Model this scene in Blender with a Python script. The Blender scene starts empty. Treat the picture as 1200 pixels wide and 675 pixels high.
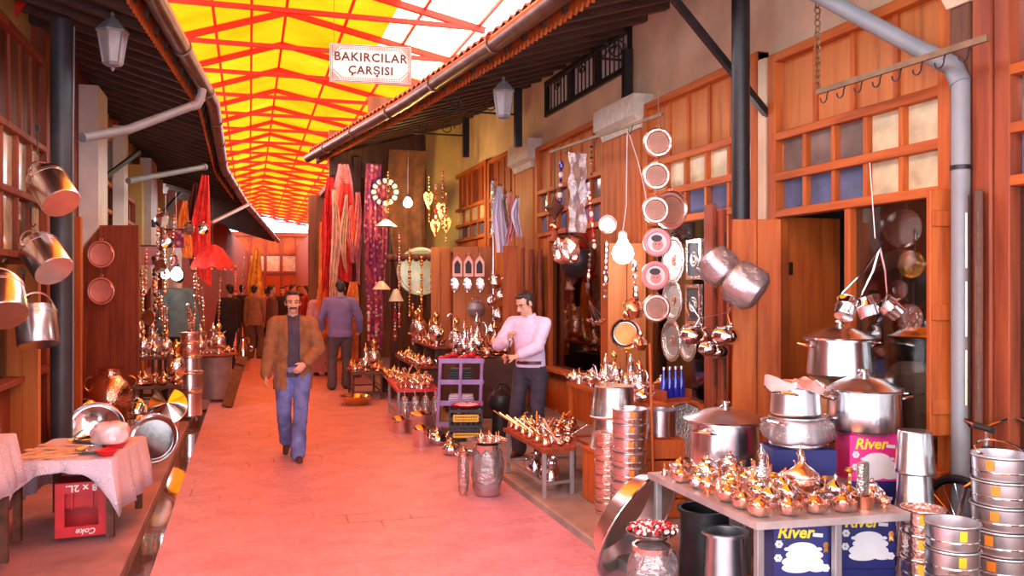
import bpy, bmesh, math, random
from mathutils import Vector, Matrix, Euler
R = math.radians
PI = math.pi
rnd = random.Random(7)
COL = bpy.context.scene.collection
scene = bpy.context.scene

# ---------------------------------------------------------------- where things stand
# street runs along +Y, camera over the origin at 1.7 m, turned 17.1 degrees to the right
CH, FPX, HZ = 1.7, 1000.0, 337.5
TH = math.atan(0.308)
SN, CS = math.sin(TH), math.cos(TH)
def W(px, py, d):
    X = (px - 600) / FPX * d
    return Vector((CS * X + SN * d, -SN * X + CS * d, CH - (py - HZ) / FPX * d))
def PZ(px, py, z):
    return W(px, py, (CH - z) / ((py - HZ) / FPX))
def PX(px, py, x):
    return W(px, py, x / (CS * (px - 600) / FPX + SN))
def fy(px, x=None):
    return PX(px, 300, FX if x is None else x).y
FX = 3.9          # plane of the right shop fronts
LX = -2.0         # plane of the left shop fronts
PH = 0.06         # height of the raised pavements

# ---------------------------------------------------------------- mesh helpers
class MB:
    def __init__(self):
        self.bm = bmesh.new()
        self.mi = 0
    def _mat(self, faces):
        for f in faces:
            f.material_index = self.mi
    def box(self, c, s, rot=None, bev=0.0):
        g = bmesh.ops.create_cube(self.bm, size=1.0)
        vs = g['verts']
        M = Matrix.Translation(Vector(c))
        if rot is not None:
            M = M @ (rot.to_4x4() if isinstance(rot, Matrix) else Euler(rot).to_matrix().to_4x4())
        M = M @ Matrix.Diagonal((s[0], s[1], s[2], 1.0))
        for v in vs:
            v.co = M @ v.co
        fs = list({f for v in vs for f in v.link_faces})
        self._mat(fs)
        if bev > 0:
            es = list({e for v in vs for e in v.link_edges})
            bmesh.ops.bevel(self.bm, geom=es, offset=bev, segments=1, affect='EDGES', profile=0.5, material=self.mi)
        return self
    def bar(self, p0, p1, w, h, up=(0, 0, 1), bev=0.0):
        p0, p1 = Vector(p0), Vector(p1)
        y = (p1 - p0)
        L = y.length
        y = y / L
        u = Vector(up)
        x = y.cross(u)
        if x.length < 1e-4:
            x = y.cross(Vector((1, 0, 0)))
        x.normalize()
        z = x.cross(y)
        M = Matrix((x, y, z)).transposed()
        return self.box((p0 + p1) / 2, (w, L, h), M, bev)
    def rings(self, rings, closed=True, cap0=False, cap1=False):
        bm = self.bm
        vr = [[bm.verts.new(p) for p in r] for r in rings]
        fs = []
        for a, b in zip(vr, vr[1:]):
            n = len(a)
            for i in range(n if closed else n - 1):
                j = (i + 1) % n
                fs.append(bm.faces.new((a[i], a[j], b[j], b[i])))
        if cap0:
            fs.append(bm.faces.new(list(reversed(vr[0]))))
        if cap1:
            fs.append(bm.faces.new(vr[-1]))
        self._mat(fs)
        return self
    def lathe(self, prof, n=24, M=None, sc=(1, 1), wave=None):
        """prof: (r, z) list; r below 1e-5 closes to a point"""
        bm = self.bm
        M = M or Matrix.Identity(4)
        prev = None
        fs = []
        for k, (r, z) in enumerate(prof):
            if r < 1e-5:
                cur = [bm.verts.new(M @ Vector((0, 0, z)))]
            else:
                cur = []
                for i in range(n):
                    a = 2 * PI * i / n
                    rr = r
                    zz = z
                    if wave:
                        rr, zz = wave(k, a, r, z)
                    cur.append(bm.verts.new(M @ Vector((rr * math.cos(a) * sc[0], rr * math.sin(a) * sc[1], zz))))
            if prev is not None:
                if len(prev) == 1 and len(cur) > 1:
                    for i in range(n):
                        fs.append(bm.faces.new((prev[0], cur[(i + 1) % n], cur[i])))
                elif len(cur) == 1 and len(prev) > 1:
                    for i in range(n):
                        fs.append(bm.faces.new((prev[i], prev[(i + 1) % n], cur[0])))
                elif len(cur) > 1:
                    for i in range(n):
                        j = (i + 1) % n
                        fs.append(bm.faces.new((prev[i], prev[j], cur[j], cur[i])))
            prev = cur
        self._mat(fs)
        return self
    def cyl(self, p0, p1, r0, r1=None, n=12):
        r1 = r0 if r1 is None else r1
        p0, p1 = Vector(p0), Vector(p1)
        L = (p1 - p0).length
        M = Matrix.Translation(p0) @ (p1 - p0).to_track_quat('Z', 'Y').to_matrix().to_4x4()
        return self.lathe([(0, 0), (r0, 0), (r1, L), (0, L)], n, M)
    def tube(self, pts, r, n=8, cyclic=False, taper=None):
        pts = [Vector(p) for p in pts]
        N = len(pts)
        rings = []
        up = None
        for i, p in enumerate(pts):
            if cyclic:
                t = pts[(i + 1) % N] - pts[i - 1]
            else:
                t = pts[min(i + 1, N - 1)] - pts[max(i - 1, 0)]
            t.normalize()
            if up is None:
                up = t.orthogonal().normalized()
            up = (up - t * up.dot(t))
            if up.length < 1e-5:
                up = t.orthogonal()
            up.normalize()
            b = t.cross(up)
            rr = r if taper is None else r * (1 + (taper - 1) * i / max(N - 1, 1))
            rings.append([p + (up * math.cos(2 * PI * k / n) + b * math.sin(2 * PI * k / n)) * rr for k in range(n)])
        if cyclic:
            rings.append(rings[0])
        self.rings(rings, True, not cyclic, not cyclic)
        if cyclic:
            bmesh.ops.remove_doubles(self.bm, verts=self.bm.verts, dist=1e-6)
        return self
    def ball(self, c, r, n=12, rot=None):
        r = (r, r, r) if isinstance(r, (int, float)) else r
        M = Matrix.Translation(Vector(c))
        if rot is not None:
            M = M @ (rot.to_4x4() if isinstance(rot, Matrix) else Euler(rot).to_matrix().to_4x4())
        M = M @ Matrix.Diagonal((r[0], r[1], r[2], 1))
        k = max(4, n // 2)
        prof = [(math.sin(PI * i / k), -math.cos(PI * i / k)) for i in range(k + 1)]
        prof[0] = (0, -1)
        prof[-1] = (0, 1)
        return self.lathe(prof, n, M)
    def torus(self, c, Rr, r, n=28, m=8, M=None):
        M = M or Matrix.Identity(4)
        c = Vector(c)
        pts = [c + (M.to_3x3() @ Vector((Rr * math.cos(2 * PI * i / n), Rr * math.sin(2 * PI * i / n), 0))) for i in range(n)]
        return self.tube(pts, r, m, True)
    def prism(self, poly, axis_vec):
        """poly: 3d points in order; extruded along axis_vec"""
        bm = self.bm
        a = [bm.verts.new(Vector(p)) for p in poly]
        b = [bm.verts.new(Vector(p) + Vector(axis_vec)) for p in poly]
        fs = [bm.faces.new(list(reversed(a))), bm.faces.new(b)]
        n = len(a)
        for i in range(n):
            fs.append(bm.faces.new((a[i], a[(i + 1) % n], b[(i + 1) % n], b[i])))
        self._mat(fs)
        return self
    def capsule(self, p0, p1, r0, r1, su=1.0, sv=1.0, uh=(1, 0, 0), n=14, k=4):
        p0, p1 = Vector(p0), Vector(p1)
        w = p1 - p0
        if w.length < 1e-6:
            w = Vector((0, 0, 1e-4))
            p1 = p0 + w
        w = w.normalized()
        u = Vector(uh)
        u = u - w * u.dot(w)
        if u.length < 1e-3:
            u = w.orthogonal()
        u.normalize()
        v = w.cross(u)
        rings = []
        for i in range(k + 1):
            a = -PI / 2 + PI / 2 * i / k
            rings.append((p0 + w * (r0 * math.sin(a)), max(r0 * math.cos(a), r0 * 0.03)))
        for i in range(k + 1):
            a = PI / 2 * i / k
            rings.append((p1 + w * (r1 * math.sin(a)), max(r1 * math.cos(a), r1 * 0.03)))
        self.rings([[c + (u * su * math.cos(2 * PI * j / n) + v * sv * math.sin(2 * PI * j / n)) * rr for j in range(n)] for c, rr in rings], True, True, True)
        return self
    def mesh(self, name, mats, smooth=True, angle=38):
        bmesh.ops.recalc_face_normals(self.bm, faces=self.bm.faces)
        me = bpy.data.meshes.new(name)
        self.bm.to_mesh(me)
        self.bm.free()
        for m in (mats if isinstance(mats, (list, tuple)) else [mats]):
            me.materials.append(m)
        if smooth:
            me.polygons.foreach_set('use_smooth', [True] * len(me.polygons))
            me.set_sharp_from_angle(angle=R(angle))
        return me
    def build(self, name, mats, parent=None, smooth=True, angle=38):
        return link(name, self.mesh(name, mats, smooth, angle), parent)

def link(name, me, parent=None):
    o = bpy.data.objects.new(name, me)
    COL.objects.link(o)
    if parent is not None:
        o.parent = parent
    return o
def tag(o, label=None, cat=None, group=None, kind=None):
    if label: o['label'] = label
    if cat: o['category'] = cat
    if group: o['group'] = group
    if kind: o['kind'] = kind
    return o
def thing(name, label, cat, loc=(0, 0, 0), rot=0.0, group=None, scale=1.0):
    o = bpy.data.objects.new(name, None)
    o.empty_display_size = 0.1
    COL.objects.link(o)
    put(o, loc, rot, scale)
    return tag(o, label, cat, group)
def put(o, loc, rot=0.0, scale=1.0):
    o.location = loc
    o.rotation_euler = (0, 0, rot) if isinstance(rot, (int, float)) else rot
    o.scale = (scale, scale, scale) if isinstance(scale, (int, float)) else scale
    return o
def structure(o):
    o['kind'] = 'structure'
    return o
def dup(root, loc, rot=0.0, scale=1.0, label=None, group=None):
    r = root.copy()
    COL.objects.link(r)
    put(r, loc, rot, scale)
    if label: r['label'] = label
    if group: r['group'] = group
    for ch in list(root.children):
        c = ch.copy()
        COL.objects.link(c)
        c.parent = r
        for g in list(ch.children):
            d = g.copy()
            COL.objects.link(d)
            d.parent = c
    return r
class Proto:
    """first use places the built thing itself, later uses copy it"""
    def __init__(self, root):
        self.root, self.used = root, False
    def at(self, loc, rot=0.0, scale=1.0, label=None, group=None):
        if not self.used:
            self.used = True
            put(self.root, loc, rot, scale)
            if label: self.root['label'] = label
            if group: self.root['group'] = group
            return self.root
        return dup(self.root, loc, rot, scale, label, group)

def text_mesh(s, size, mat, ext=0.002, bold=0.0, shear=0.0, spacing=1.0):
    cu = bpy.data.curves.new('lettering', 'FONT')
    cu.body = s
    cu.size = size
    cu.extrude = ext
    cu.offset = bold
    cu.shear = shear
    cu.space_character = spacing
    cu.align_x = 'CENTER'
    cu.align_y = 'CENTER'
    cu.resolution_u = 2
    o = bpy.data.objects.new('lettering', cu)
    COL.objects.link(o)
    dg = bpy.context.evaluated_depsgraph_get()
    me = bpy.data.meshes.new_from_object(o.evaluated_get(dg))
    bpy.data.objects.remove(o)
    me.materials.clear()
    me.materials.append(mat)
    return me
def lettering(s, size, mat, parent, M, name='lettering', **k):
    o = link(name, text_mesh(s, size, mat, **k), parent)
    o.matrix_local = M
    return o

# ---------------------------------------------------------------- materials
MATS = {}
def _new(name):
    m = bpy.data.materials.new(name)
    m.use_nodes = True
    nt = m.node_tree
    b = nt.nodes['Principled BSDF']
    return m, nt, b
def _coord(nt, scale=(1, 1, 1), world=False):
    if world:
        g = nt.nodes.new('ShaderNodeNewGeometry')
        src = g.outputs['Position']
    else:
        g = nt.nodes.new('ShaderNodeTexCoord')
        src = g.outputs['Object']
    mp = nt.nodes.new('ShaderNodeMapping')
    mp.inputs['Scale'].default_value = scale
    nt.links.new(src, mp.inputs['Vector'])
    return mp.outputs['Vector']
def _noise(nt, vec, scale, detail=4, rough=0.55):
    n = nt.nodes.new('ShaderNodeTexNoise')
    n.inputs['Scale'].default_value = scale
    n.inputs['Detail'].default_value = detail
    n.inputs['Roughness'].default_value = rough
    nt.links.new(vec, n.inputs['Vector'])
    return n.outputs['Fac']
def _ramp(nt, fac, stops):
    r = nt.nodes.new('ShaderNodeValToRGB')
    e = r.color_ramp.elements
    while len(e) < len(stops):
        e.new(0.5)
    for el, (p, c) in zip(e, stops):
        el.position = p
        el.color = (c[0], c[1], c[2], 1)
    nt.links.new(fac, r.inputs['Fac'])
    return r.outputs['Color']
def _bump(nt, b, h, strength=0.2, dist=0.01):
    n = nt.nodes.new('ShaderNodeBump')
    n.inputs['Strength'].default_value = strength
    n.inputs['Distance'].default_value = dist
    nt.links.new(h, n.inputs['Height'])
    nt.links.new(n.outputs['Normal'], b.inputs['Normal'])
def mul(c, k):
    return tuple(min(1, x * k) for x in c)
def plain(name, c, rough=0.6, metal=0.0, var=0.25, scale=8.0, bump=0.0, coat=0.0, world=False):
    m, nt, b = _new(name)
    v = _coord(nt, world=world)
    f = _noise(nt, v, scale)
    nt.links.new(_ramp(nt, f, [(0.3, mul(c, 1 - var)), (0.7, mul(c, 1 + var))]), b.inputs['Base Color'])
    b.inputs['Roughness'].default_value = rough
    b.inputs['Metallic'].default_value = metal
    b.inputs['Coat Weight'].default_value = coat
    if bump:
        _bump(nt, b, f, bump)
    MATS[name] = m
    return m
def wood(name, c1, c2, axis=2, scale=5.0, rough=0.62, world=False):
    m, nt, b = _new(name)
    s = [16, 16, 16]
    s[axis] = 1.2
    v = _coord(nt, tuple(s), world)
    f = _noise(nt, v, scale / 5.0, 6, 0.62)
    nt.links.new(_ramp(nt, f, [(0.28, mul(c1, 0.55)), (0.45, c1), (0.62, c2), (0.8, mul(c1, 0.8))]), b.inputs['Base Color'])
    b.inputs['Roughness'].default_value = rough
    _bump(nt, b, f, 0.25, 0.004)
    MATS[name] = m
    return m
def metal(name, c, rough=0.2, hammer=0.0, var=0.12, hs=40.0):
    m, nt, b = _new(name)
    v = _coord(nt)
    f = _noise(nt, v, 6.0)
    nt.links.new(_ramp(nt, f, [(0.3, mul(c, 1 - var)), (0.7, mul(c, 1 + var))]), b.inputs['Base Color'])
    b.inputs['Metallic'].default_value = 1.0
    b.inputs['Roughness'].default_value = rough
    if hammer:
        n = nt.nodes.new('ShaderNodeTexVoronoi')
        n.inputs['Scale'].default_value = hs
        nt.links.new(v, n.inputs['Vector'])
        _bump(nt, b, n.outputs['Distance'], hammer, 0.01)
    MATS[name] = m
    return m
def clear(name, tint, gloss=0.12, rough=0.05, bump=0.0, bs=20.0, milk=0.0):
    """window glass and wrapping film: mostly clear, partly mirror"""
    m, nt, b = _new(name)
    nt.nodes.remove(b)
    out = nt.nodes['Material Output']
    t = nt.nodes.new('ShaderNodeBsdfTransparent')
    t.inputs['Color'].default_value = (*tint, 1)
    g = nt.nodes.new('ShaderNodeBsdfGlossy')
    g.inputs['Roughness'].default_value = rough
    fr = nt.nodes.new('ShaderNodeLayerWeight')
    fr.inputs['Blend'].default_value = 0.25
    ad = nt.nodes.new('ShaderNodeMath')
    ad.operation = 'MULTIPLY_ADD'
    ad.inputs[1].default_value = 0.7
    ad.inputs[2].default_value = gloss
    ad.use_clamp = True
    nt.links.new(fr.outputs['Fresnel'], ad.inputs[0])
    mx = nt.nodes.new('ShaderNodeMixShader')
    nt.links.new(ad.outputs[0], mx.inputs[0])
    nt.links.new(t.outputs[0], mx.inputs[1])
    nt.links.new(g.outputs[0], mx.inputs[2])
    if milk:
        df = nt.nodes.new('ShaderNodeBsdfDiffuse')
        df.inputs['Color'].default_value = (.85, .82, .84, 1)
        m2 = nt.nodes.new('ShaderNodeMixShader')
        m2.inputs[0].default_value = milk
        nt.links.new(mx.outputs[0], m2.inputs[1])
        nt.links.new(df.outputs[0], m2.inputs[2])
        mx = m2
    nt.links.new(mx.outputs[0], out.inputs['Surface'])
    if bump:
        v = _coord(nt)
        n = nt.nodes.new('ShaderNodeBump')
        n.inputs['Strength'].default_value = bump
        n.inputs['Distance'].default_value = 0.02
        nt.links.new(_noise(nt, v, bs, 3), n.inputs['Height'])
        nt.links.new(n.outputs['Normal'], g.inputs['Normal'])
    MATS[name] = m
    return m
def glow(name, c, s):
    m, nt, b = _new(name)
    b.inputs['Emission Color'].default_value = (*c, 1)
    b.inputs['Emission Strength'].default_value = s
    b.inputs['Base Color'].default_value = (*c, 1)
    MATS[name] = m
    return m

w_or = wood('wood_orange', (0.42, 0.080, 0.008), (0.52, 0.122, 0.015), 2)
w_orh = wood('wood_orange_along', (0.42, 0.080, 0.008), (0.52, 0.122, 0.015), 1)
w_panel = wood('wood_panel', (0.50, 0.145, 0.030), (0.58, 0.19, 0.048), 2, 3.0)
w_red = wood('wood_red', (0.24, 0.042, 0.014), (0.33, 0.068, 0.02), 2)
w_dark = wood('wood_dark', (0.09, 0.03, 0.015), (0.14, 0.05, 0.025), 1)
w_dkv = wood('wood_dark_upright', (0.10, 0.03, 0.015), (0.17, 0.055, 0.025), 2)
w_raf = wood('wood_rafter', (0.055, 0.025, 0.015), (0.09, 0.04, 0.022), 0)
w_pale = wood('wood_pale', (0.45, 0.24, 0.10), (0.55, 0.32, 0.15), 1)
plaster = plain('plaster', (0.74, 0.54, 0.36), 0.85, var=0.16, scale=2.2, bump=0.15, world=True)
plaster_y = plain('plaster_yellow', (0.62, 0.42, 0.14), 0.85, var=0.15, scale=2.5, bump=0.12, world=True)
plaster_w = plain('plaster_white', (0.68, 0.62, 0.55), 0.8, var=0.12, scale=3.0, bump=0.12, world=True)
stone = plain('stone_capital', (0.58, 0.52, 0.44), 0.8, var=0.15, scale=12, bump=0.2)
concrete = plain('pavement_stone', (0.30, 0.25, 0.22), 0.75, var=0.3, scale=3.0, bump=0.2, world=True)
iron = plain('black_iron', (0.02, 0.018, 0.02), 0.4, 0.3, var=0.3)
iron_pole = plain('grey_painted_pole', (0.045, 0.05, 0.06), 0.45, 0.1, var=0.25, scale=4)
grey_pipe = plain('grey_pipe', (0.24, 0.25, 0.27), 0.4, 0.0, var=0.1, scale=5)
gutter_m = plain('gutter_metal', (0.15, 0.09, 0.07), 0.38, 0.75, var=0.35, scale=5)
red_steel = plain('red_steel', (0.62, 0.02, 0.015), 0.45, 0.0, var=0.2, scale=3)
tile_m = plain('roof_tile', (0.50, 0.12, 0.06), 0.75, var=0.3, scale=6, bump=0.2)
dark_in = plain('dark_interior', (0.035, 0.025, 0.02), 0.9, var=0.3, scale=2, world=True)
alu = metal('aluminium', (0.78, 0.77, 0.80), 0.24)
alu2 = metal('brushed_aluminium', (0.70, 0.68, 0.70), 0.34)
steel = metal('polished_steel', (0.80, 0.78, 0.80), 0.10)
tin = metal('hammered_tin', (0.86, 0.82, 0.82), 0.16, 0.35, hs=60)
copper = metal('copper', (0.86, 0.44, 0.28), 0.22)
copper_h = metal('hammered_copper', (0.88, 0.50, 0.36), 0.20, 0.35, hs=55)
pinkcop = metal('tinned_copper', (0.90, 0.66, 0.58), 0.26, 0.25, hs=50)
brass = metal('brass', (0.85, 0.58, 0.22), 0.22)
pewter = metal('engraved_pewter', (0.50, 0.54, 0.52), 0.38, 0.8, hs=70)
goldm = metal('gold_foil', (0.95, 0.62, 0.18), 0.25, 0.5, hs=30)
grey_steel = plain('grey_steel_paint', (0.36, 0.35, 0.36), 0.45, 0.5, var=0.2, scale=5)
lace = plain('lace_cloth', (0.72, 0.66, 0.80), 0.9, var=0.12, scale=60, bump=0.4)
white = plain('white_enamel', (0.80, 0.78, 0.76), 0.4, var=0.05)
black = plain('black_plastic', (0.015, 0.015, 0.018), 0.4, var=0.3)
redp = plain('red_plastic', (0.55, 0.012, 0.02), 0.35, var=0.15)
yellowp = plain('yellow_label', (0.85, 0.55, 0.02), 0.5, var=0.1)
orangep = plain('orange_sticker', (0.85, 0.25, 0.02), 0.5, var=0.1)
blue_box = plain('blue_card', (0.012, 0.018, 0.14), 0.45, var=0.2)
pink_box = plain('pink_card', (0.78, 0.03, 0.24), 0.45, var=0.12)
paper = plain('white_card', (0.80, 0.78, 0.80), 0.6, var=0.06)
yel_ink = plain('yellow_ink', (0.90, 0.72, 0.02), 0.5, var=0.05)
ink = plain('dark_ink', (0.04, 0.035, 0.04), 0.6, var=0.1)
red_ink = plain('pale_red_ink', (0.75, 0.35, 0.32), 0.6, var=0.1)
cobalt = plain('cobalt_glass', (0.01, 0.02, 0.35), 0.08, var=0.1, coat=0.6)
rubber = plain('rubber', (0.012, 0.012, 0.013), 0.6, var=0.2)
glass = clear('window_glass', (0.82, 0.80, 0.78), 0.10, 0.03)
film = clear('clear_plastic_film', (0.90, 0.87, 0.89), 0.20, 0.18, 1.0, 24.0, 0.11)
pane_cream = plain('pane_curtain_cream', (0.62, 0.52, 0.32), 0.18, var=0.3, scale=5, coat=0.5)
pane_blue = plain('pane_blue_grey', (0.10, 0.13, 0.24), 0.08, var=0.45, scale=3, coat=0.7)
pane_grey = plain('pane_dim_grey', (0.20, 0.15, 0.13), 0.10, var=0.4, scale=3, coat=0.7)
frost = plain('frosted_lamp_glass', (0.38, 0.34, 0.34), 0.3, var=0.15)
chain_m = plain('old_chain', (0.22, 0.14, 0.08), 0.5, 0.6, var=0.3)
SKY, EXPO = 6.4, 0.0
# ================================================================ setting
def paving():
    m, nt, b = _new('street_paving')
    v = _coord(nt, (1, 1, 1), True)
    br = nt.nodes.new('ShaderNodeTexBrick')
    br.inputs['Scale'].default_value = 1.0
    br.inputs['Brick Width'].default_value = 0.46
    br.inputs['Row Height'].default_value = 0.24
    br.inputs['Mortar Size'].default_value = 0.008
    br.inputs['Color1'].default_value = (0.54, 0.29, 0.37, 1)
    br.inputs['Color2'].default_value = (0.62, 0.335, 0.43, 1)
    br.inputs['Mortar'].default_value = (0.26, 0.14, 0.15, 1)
    nt.links.new(v, br.inputs['Vector'])
    n1 = _noise(nt, v, 0.9, 5)
    msk = _ramp(nt, n1, [(0.52, (0, 0, 0)), (0.66, (0.9, 0.9, 0.9))])
    n2 = _noise(nt, v, 3.5, 6)
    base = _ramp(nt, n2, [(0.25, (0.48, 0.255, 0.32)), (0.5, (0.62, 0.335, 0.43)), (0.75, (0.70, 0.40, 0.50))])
    mx = nt.nodes.new('ShaderNodeMix')
    mx.data_type = 'RGBA'
    nt.links.new(msk, mx.inputs['Factor'])
    nt.links.new(base, mx.inputs['A'])
    nt.links.new(br.outputs['Color'], mx.inputs['B'])
    n3 = _noise(nt, v, 22, 3)
    mx2 = nt.nodes.new('ShaderNodeMix')
    mx2.data_type = 'RGBA'
    mx2.blend_type = 'MULTIPLY'
    mx2.inputs['Factor'].default_value = 0.5
    nt.links.new(mx.outputs['Result'], mx2.inputs['A'])
    nt.links.new(_ramp(nt, n3, [(0.3, (0.6, 0.6, 0.6)), (0.6, (1, 1, 1))]), mx2.inputs['B'])
    nt.links.new(mx2.outputs['Result'], b.inputs['Base Color'])
    b.inputs['Roughness'].default_value = 0.5
    _bump(nt, b, n2, 0.25, 0.01)
    return m
pave = paving()
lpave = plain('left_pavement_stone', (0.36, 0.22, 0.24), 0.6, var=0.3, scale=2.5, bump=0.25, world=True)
wet = plain('wet_gutter', (0.12, 0.09, 0.08), 0.06, var=0.4, scale=3, bump=0.25, coat=1.0, world=True)

KX, GX = 2.14, -0.56
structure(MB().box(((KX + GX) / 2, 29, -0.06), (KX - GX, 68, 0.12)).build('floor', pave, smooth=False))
structure(MB().box(((KX + 6.2) / 2, 29, PH / 2 - 0.06), (6.2 - KX, 68, PH + 0.12), bev=0.012).build('floor_right', concrete, smooth=False))
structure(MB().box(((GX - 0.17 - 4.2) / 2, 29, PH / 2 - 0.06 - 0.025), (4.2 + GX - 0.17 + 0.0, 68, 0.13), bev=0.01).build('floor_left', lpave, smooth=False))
structure(MB().box((GX - 0.085, 29, -0.085), (0.17, 68, 0.07)).build('trim_1', wet, smooth=False))   # drain channel
LPH = 0.035 + 0.01

# ---------------------------------------------------------------- shop fronts
def bay(nm, x, side, ya, yb, zo, cols, lower, board=w_panel, top=3.5, rails=(2.86, 2.55, 2.27), woods=(w_or, w_orh), pan=None, sill=0.62):
    """side +1: shop lies towards +x.  ya near end, yb far end"""
    L = yb - ya
    root = bpy.data.objects.new(nm, None)
    COL.objects.link(root)
    root.location = (x, ya, 0)
    structure(root)
    wv, wh = woods
    T = top + zo
    r = [q + zo for q in rails]
    s = side
    f = MB()
    for yy in (0.05, L - 0.05):
        f.box((s * 0.02, yy, T / 2), (0.13, 0.1, T), bev=0.006)
    f.build('post', wv, root)
    f = MB()
    f.box((s * 0.02, L / 2, T - 0.03), (0.12, L, 0.07), bev=0.005)
    for q in r:
        f.box((s * 0.01, L / 2, q), (0.1, L - 0.16, 0.06), bev=0.005)
    f.build('rail', wh, root)
    f = MB()
    W_ = (L - 0.2) / cols
    for k in range(1, cols):
        f.box((s * 0.015, 0.1 + W_ * k, (r[0] + r[2]) / 2), (0.07, 0.04, r[0] - r[2]), bev=0.004)
    f.build('glazing_bar', wv, root)
    f = MB()
    npan = max(3, round(L / 0.42))
    wp = (L - 0.2) / npan
    for k in range(npan):
        f.box((s * 0.05, 0.1 + wp * (k + 0.5), (T + r[0]) / 2), (0.03, wp - 0.035, T - r[0] - 0.05), bev=0.004)
    f.build('panel', board, root)
    f = MB()
    for k in range(1, npan):
        f.box((s * 0.035, 0.1 + wp * k, (T + r[0]) / 2), (0.05, 0.045, T - r[0] - 0.06), bev=0.004)
    f.build('batten', wv, root)
    f = MB()
    q = random.Random(len(nm) * 7 + int(ya * 10))
    for row in range(2):
        for k in range(cols):
            f.mi = pan[row][k] if pan else q.choice([0, 1, 1, 2])
            f.box((s * 0.03, 0.1 + W_ * (k + 0.5), (r[row] + r[row + 1]) / 2), (0.008, W_ - 0.03, r[row] - r[row + 1] - 0.04))
    f.build('pane', [pane_cream, pane_blue, pane_grey], root, smooth=False)
    for (u0, u1, kind) in lower:
        y0, y1 = u0 * L, u1 * L
        if kind == 'glass':
            fr = MB()
            for yy in (y0 + 0.03, y1 - 0.03):
                fr.box((s * 0.02, yy, (sill + r[2]) / 2), (0.09, 0.06, r[2] - sill), bev=0.004)
            fr.box((s * -0.02, (y0 + y1) / 2, sill), (0.2, y1 - y0, 0.05), bev=0.006)
            fr = fr.build('sash', wv, root)
            MB().box((s * 0.03, (y0 + y1) / 2, (sill + r[2]) / 2), (0.006, y1 - y0 - 0.12, r[2] - sill - 0.06)).build('display_glass', glass, fr, smooth=False)
            MB().box((s * 0.03, (y0 + y1) / 2, sill / 2), (0.05, y1 - y0, sill), bev=0.004).build('apron_board', wv, root)
        elif kind == 'boards':
            fr = MB()
            n = max(2, round((y1 - y0) / 0.16))
            for k in range(n):
                w = (y1 - y0) / n
                fr.box((s * 0.03, y0 + w * (k + 0.5), r[2] / 2), (0.04, w - 0.008, r[2]), bev=0.004)
            fr.build('boarding', wv, root)
        elif kind == 'door':
            d = MB()
            d.box((s * 0.3, y1 - 0.05, r[2] / 2), (0.55, 0.045, r[2] - 0.04), bev=0.006)
            d = d.build('door_leaf', wv, root)
            MB().box((s * 0.1, y1 - 0.085, 1.85), (0.05, 0.02, 0.1), bev=0.004).build('hinge', brass, d)
    return root

bayA0, bayA1 = fy(1121), fy(905)
PA = [[1, 1, 2, 0, 0][::-1], [1, 1, 1, 0, 1][::-1]]
PA = [[0, 0, 2, 2, 2], [0, 0, 1, 1, 1]]
bay('window_1', FX, 1, bayA0, bayA1, 0.0, 5, [(0.0, 0.52, 'glass'), (0.52, 1.0, 'door')], pan=PA)
bay('window_2', FX, 1, fy(893), fy(757), 0.08, 5, [(0.0, 0.22, 'boards'), (0.22, 1.0, 'glass')], pan=[[0, 0, 0, 0, 0], [1, 1, 1, 1, 2]])
bay('window_3', FX, 1, fy(712), fy(630), 0.17, 6, [(0.0, 0.8, 'glass'), (0.8, 1.0, 'boards')], pan=[[2, 1, 1, 2, 2, 2], [1, 1, 2, 1, 2, 1]])
bay('window_4', FX, 1, fy(606), fy(574), 0.30, 4, [(0.0, 1.0, 'boards')], board=w_red, top=3.55, pan=[[0, 0, 1, 0], [1, 1, 1, 1]])
bay('window_5', FX, 1, fy(572), fy(534), 0.34, 4, [(0.0, 1.0, 'boards')], board=w_red, top=3.55, pan=[[0, 0, 0, 0], [1, 1, 1, 1]])
bay('window_6', FX, 1, 0.9, fy(1172), 0.0, 5, [(0.0, 1.0, 'glass')], pan=[[2] * 5, [1, 2, 1, 2, 1]], sill=0.2, woods=(w_red, w_orh))
bay('window_7', FX, 1, -3.6, 0.8, 0.0, 8, [(0.0, 1.0, 'boards')])
# pilasters between the bays
def pilaster(y0, y1, cap, z, cap_h=0.32, body=w_or, cm=stone, x=FX, side=1, nm='trim_2'):
    root = structure(MB().box((x + side * 0.06, (y0 + y1) / 2, z / 2), (0.24, y1 - y0, z), bev=0.01).build(nm, body))
    if cap:
        g = MB()
        yc = (y0 + y1) / 2
        h = (y1 - y0) / 2
        g.rings([[(x - side * a, yc - b, zz), (x - side * a, yc + b, zz), (x + side * 0.12, yc + b, zz), (x + side * 0.12, yc - b, zz)] for a, b, zz in ((0.07, h + 0.01, z), (0.10, h + 0.03, z + 0.08), (0.16, h + 0.06, z + 0.12), (0.16, h + 0.06, z + cap_h))], True, True, True)
        g.build('capital', cm, root, smooth=False)
    return root
pilaster(fy(903.5), fy(895), False, 3.5, body=plaster, nm='trim_2')
pilaster(fy(756), fy(713), True, 3.35, 0.34, nm='trim_3')
pilaster(fy(629), fy(608), True, 3.42, 0.4, nm='trim_4')
pilaster(fy(1171), fy(1148), False, 3.6, body=w_red, nm='trim_5')
pilaster(fy(1147), fy(1122), True, 3.3, 0.3, body=w_dkv, cm=plaster, nm='trim_6')
pilaster(fy(533), fy(522), False, 3.9, body=w_or, nm='trim_7')

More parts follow.
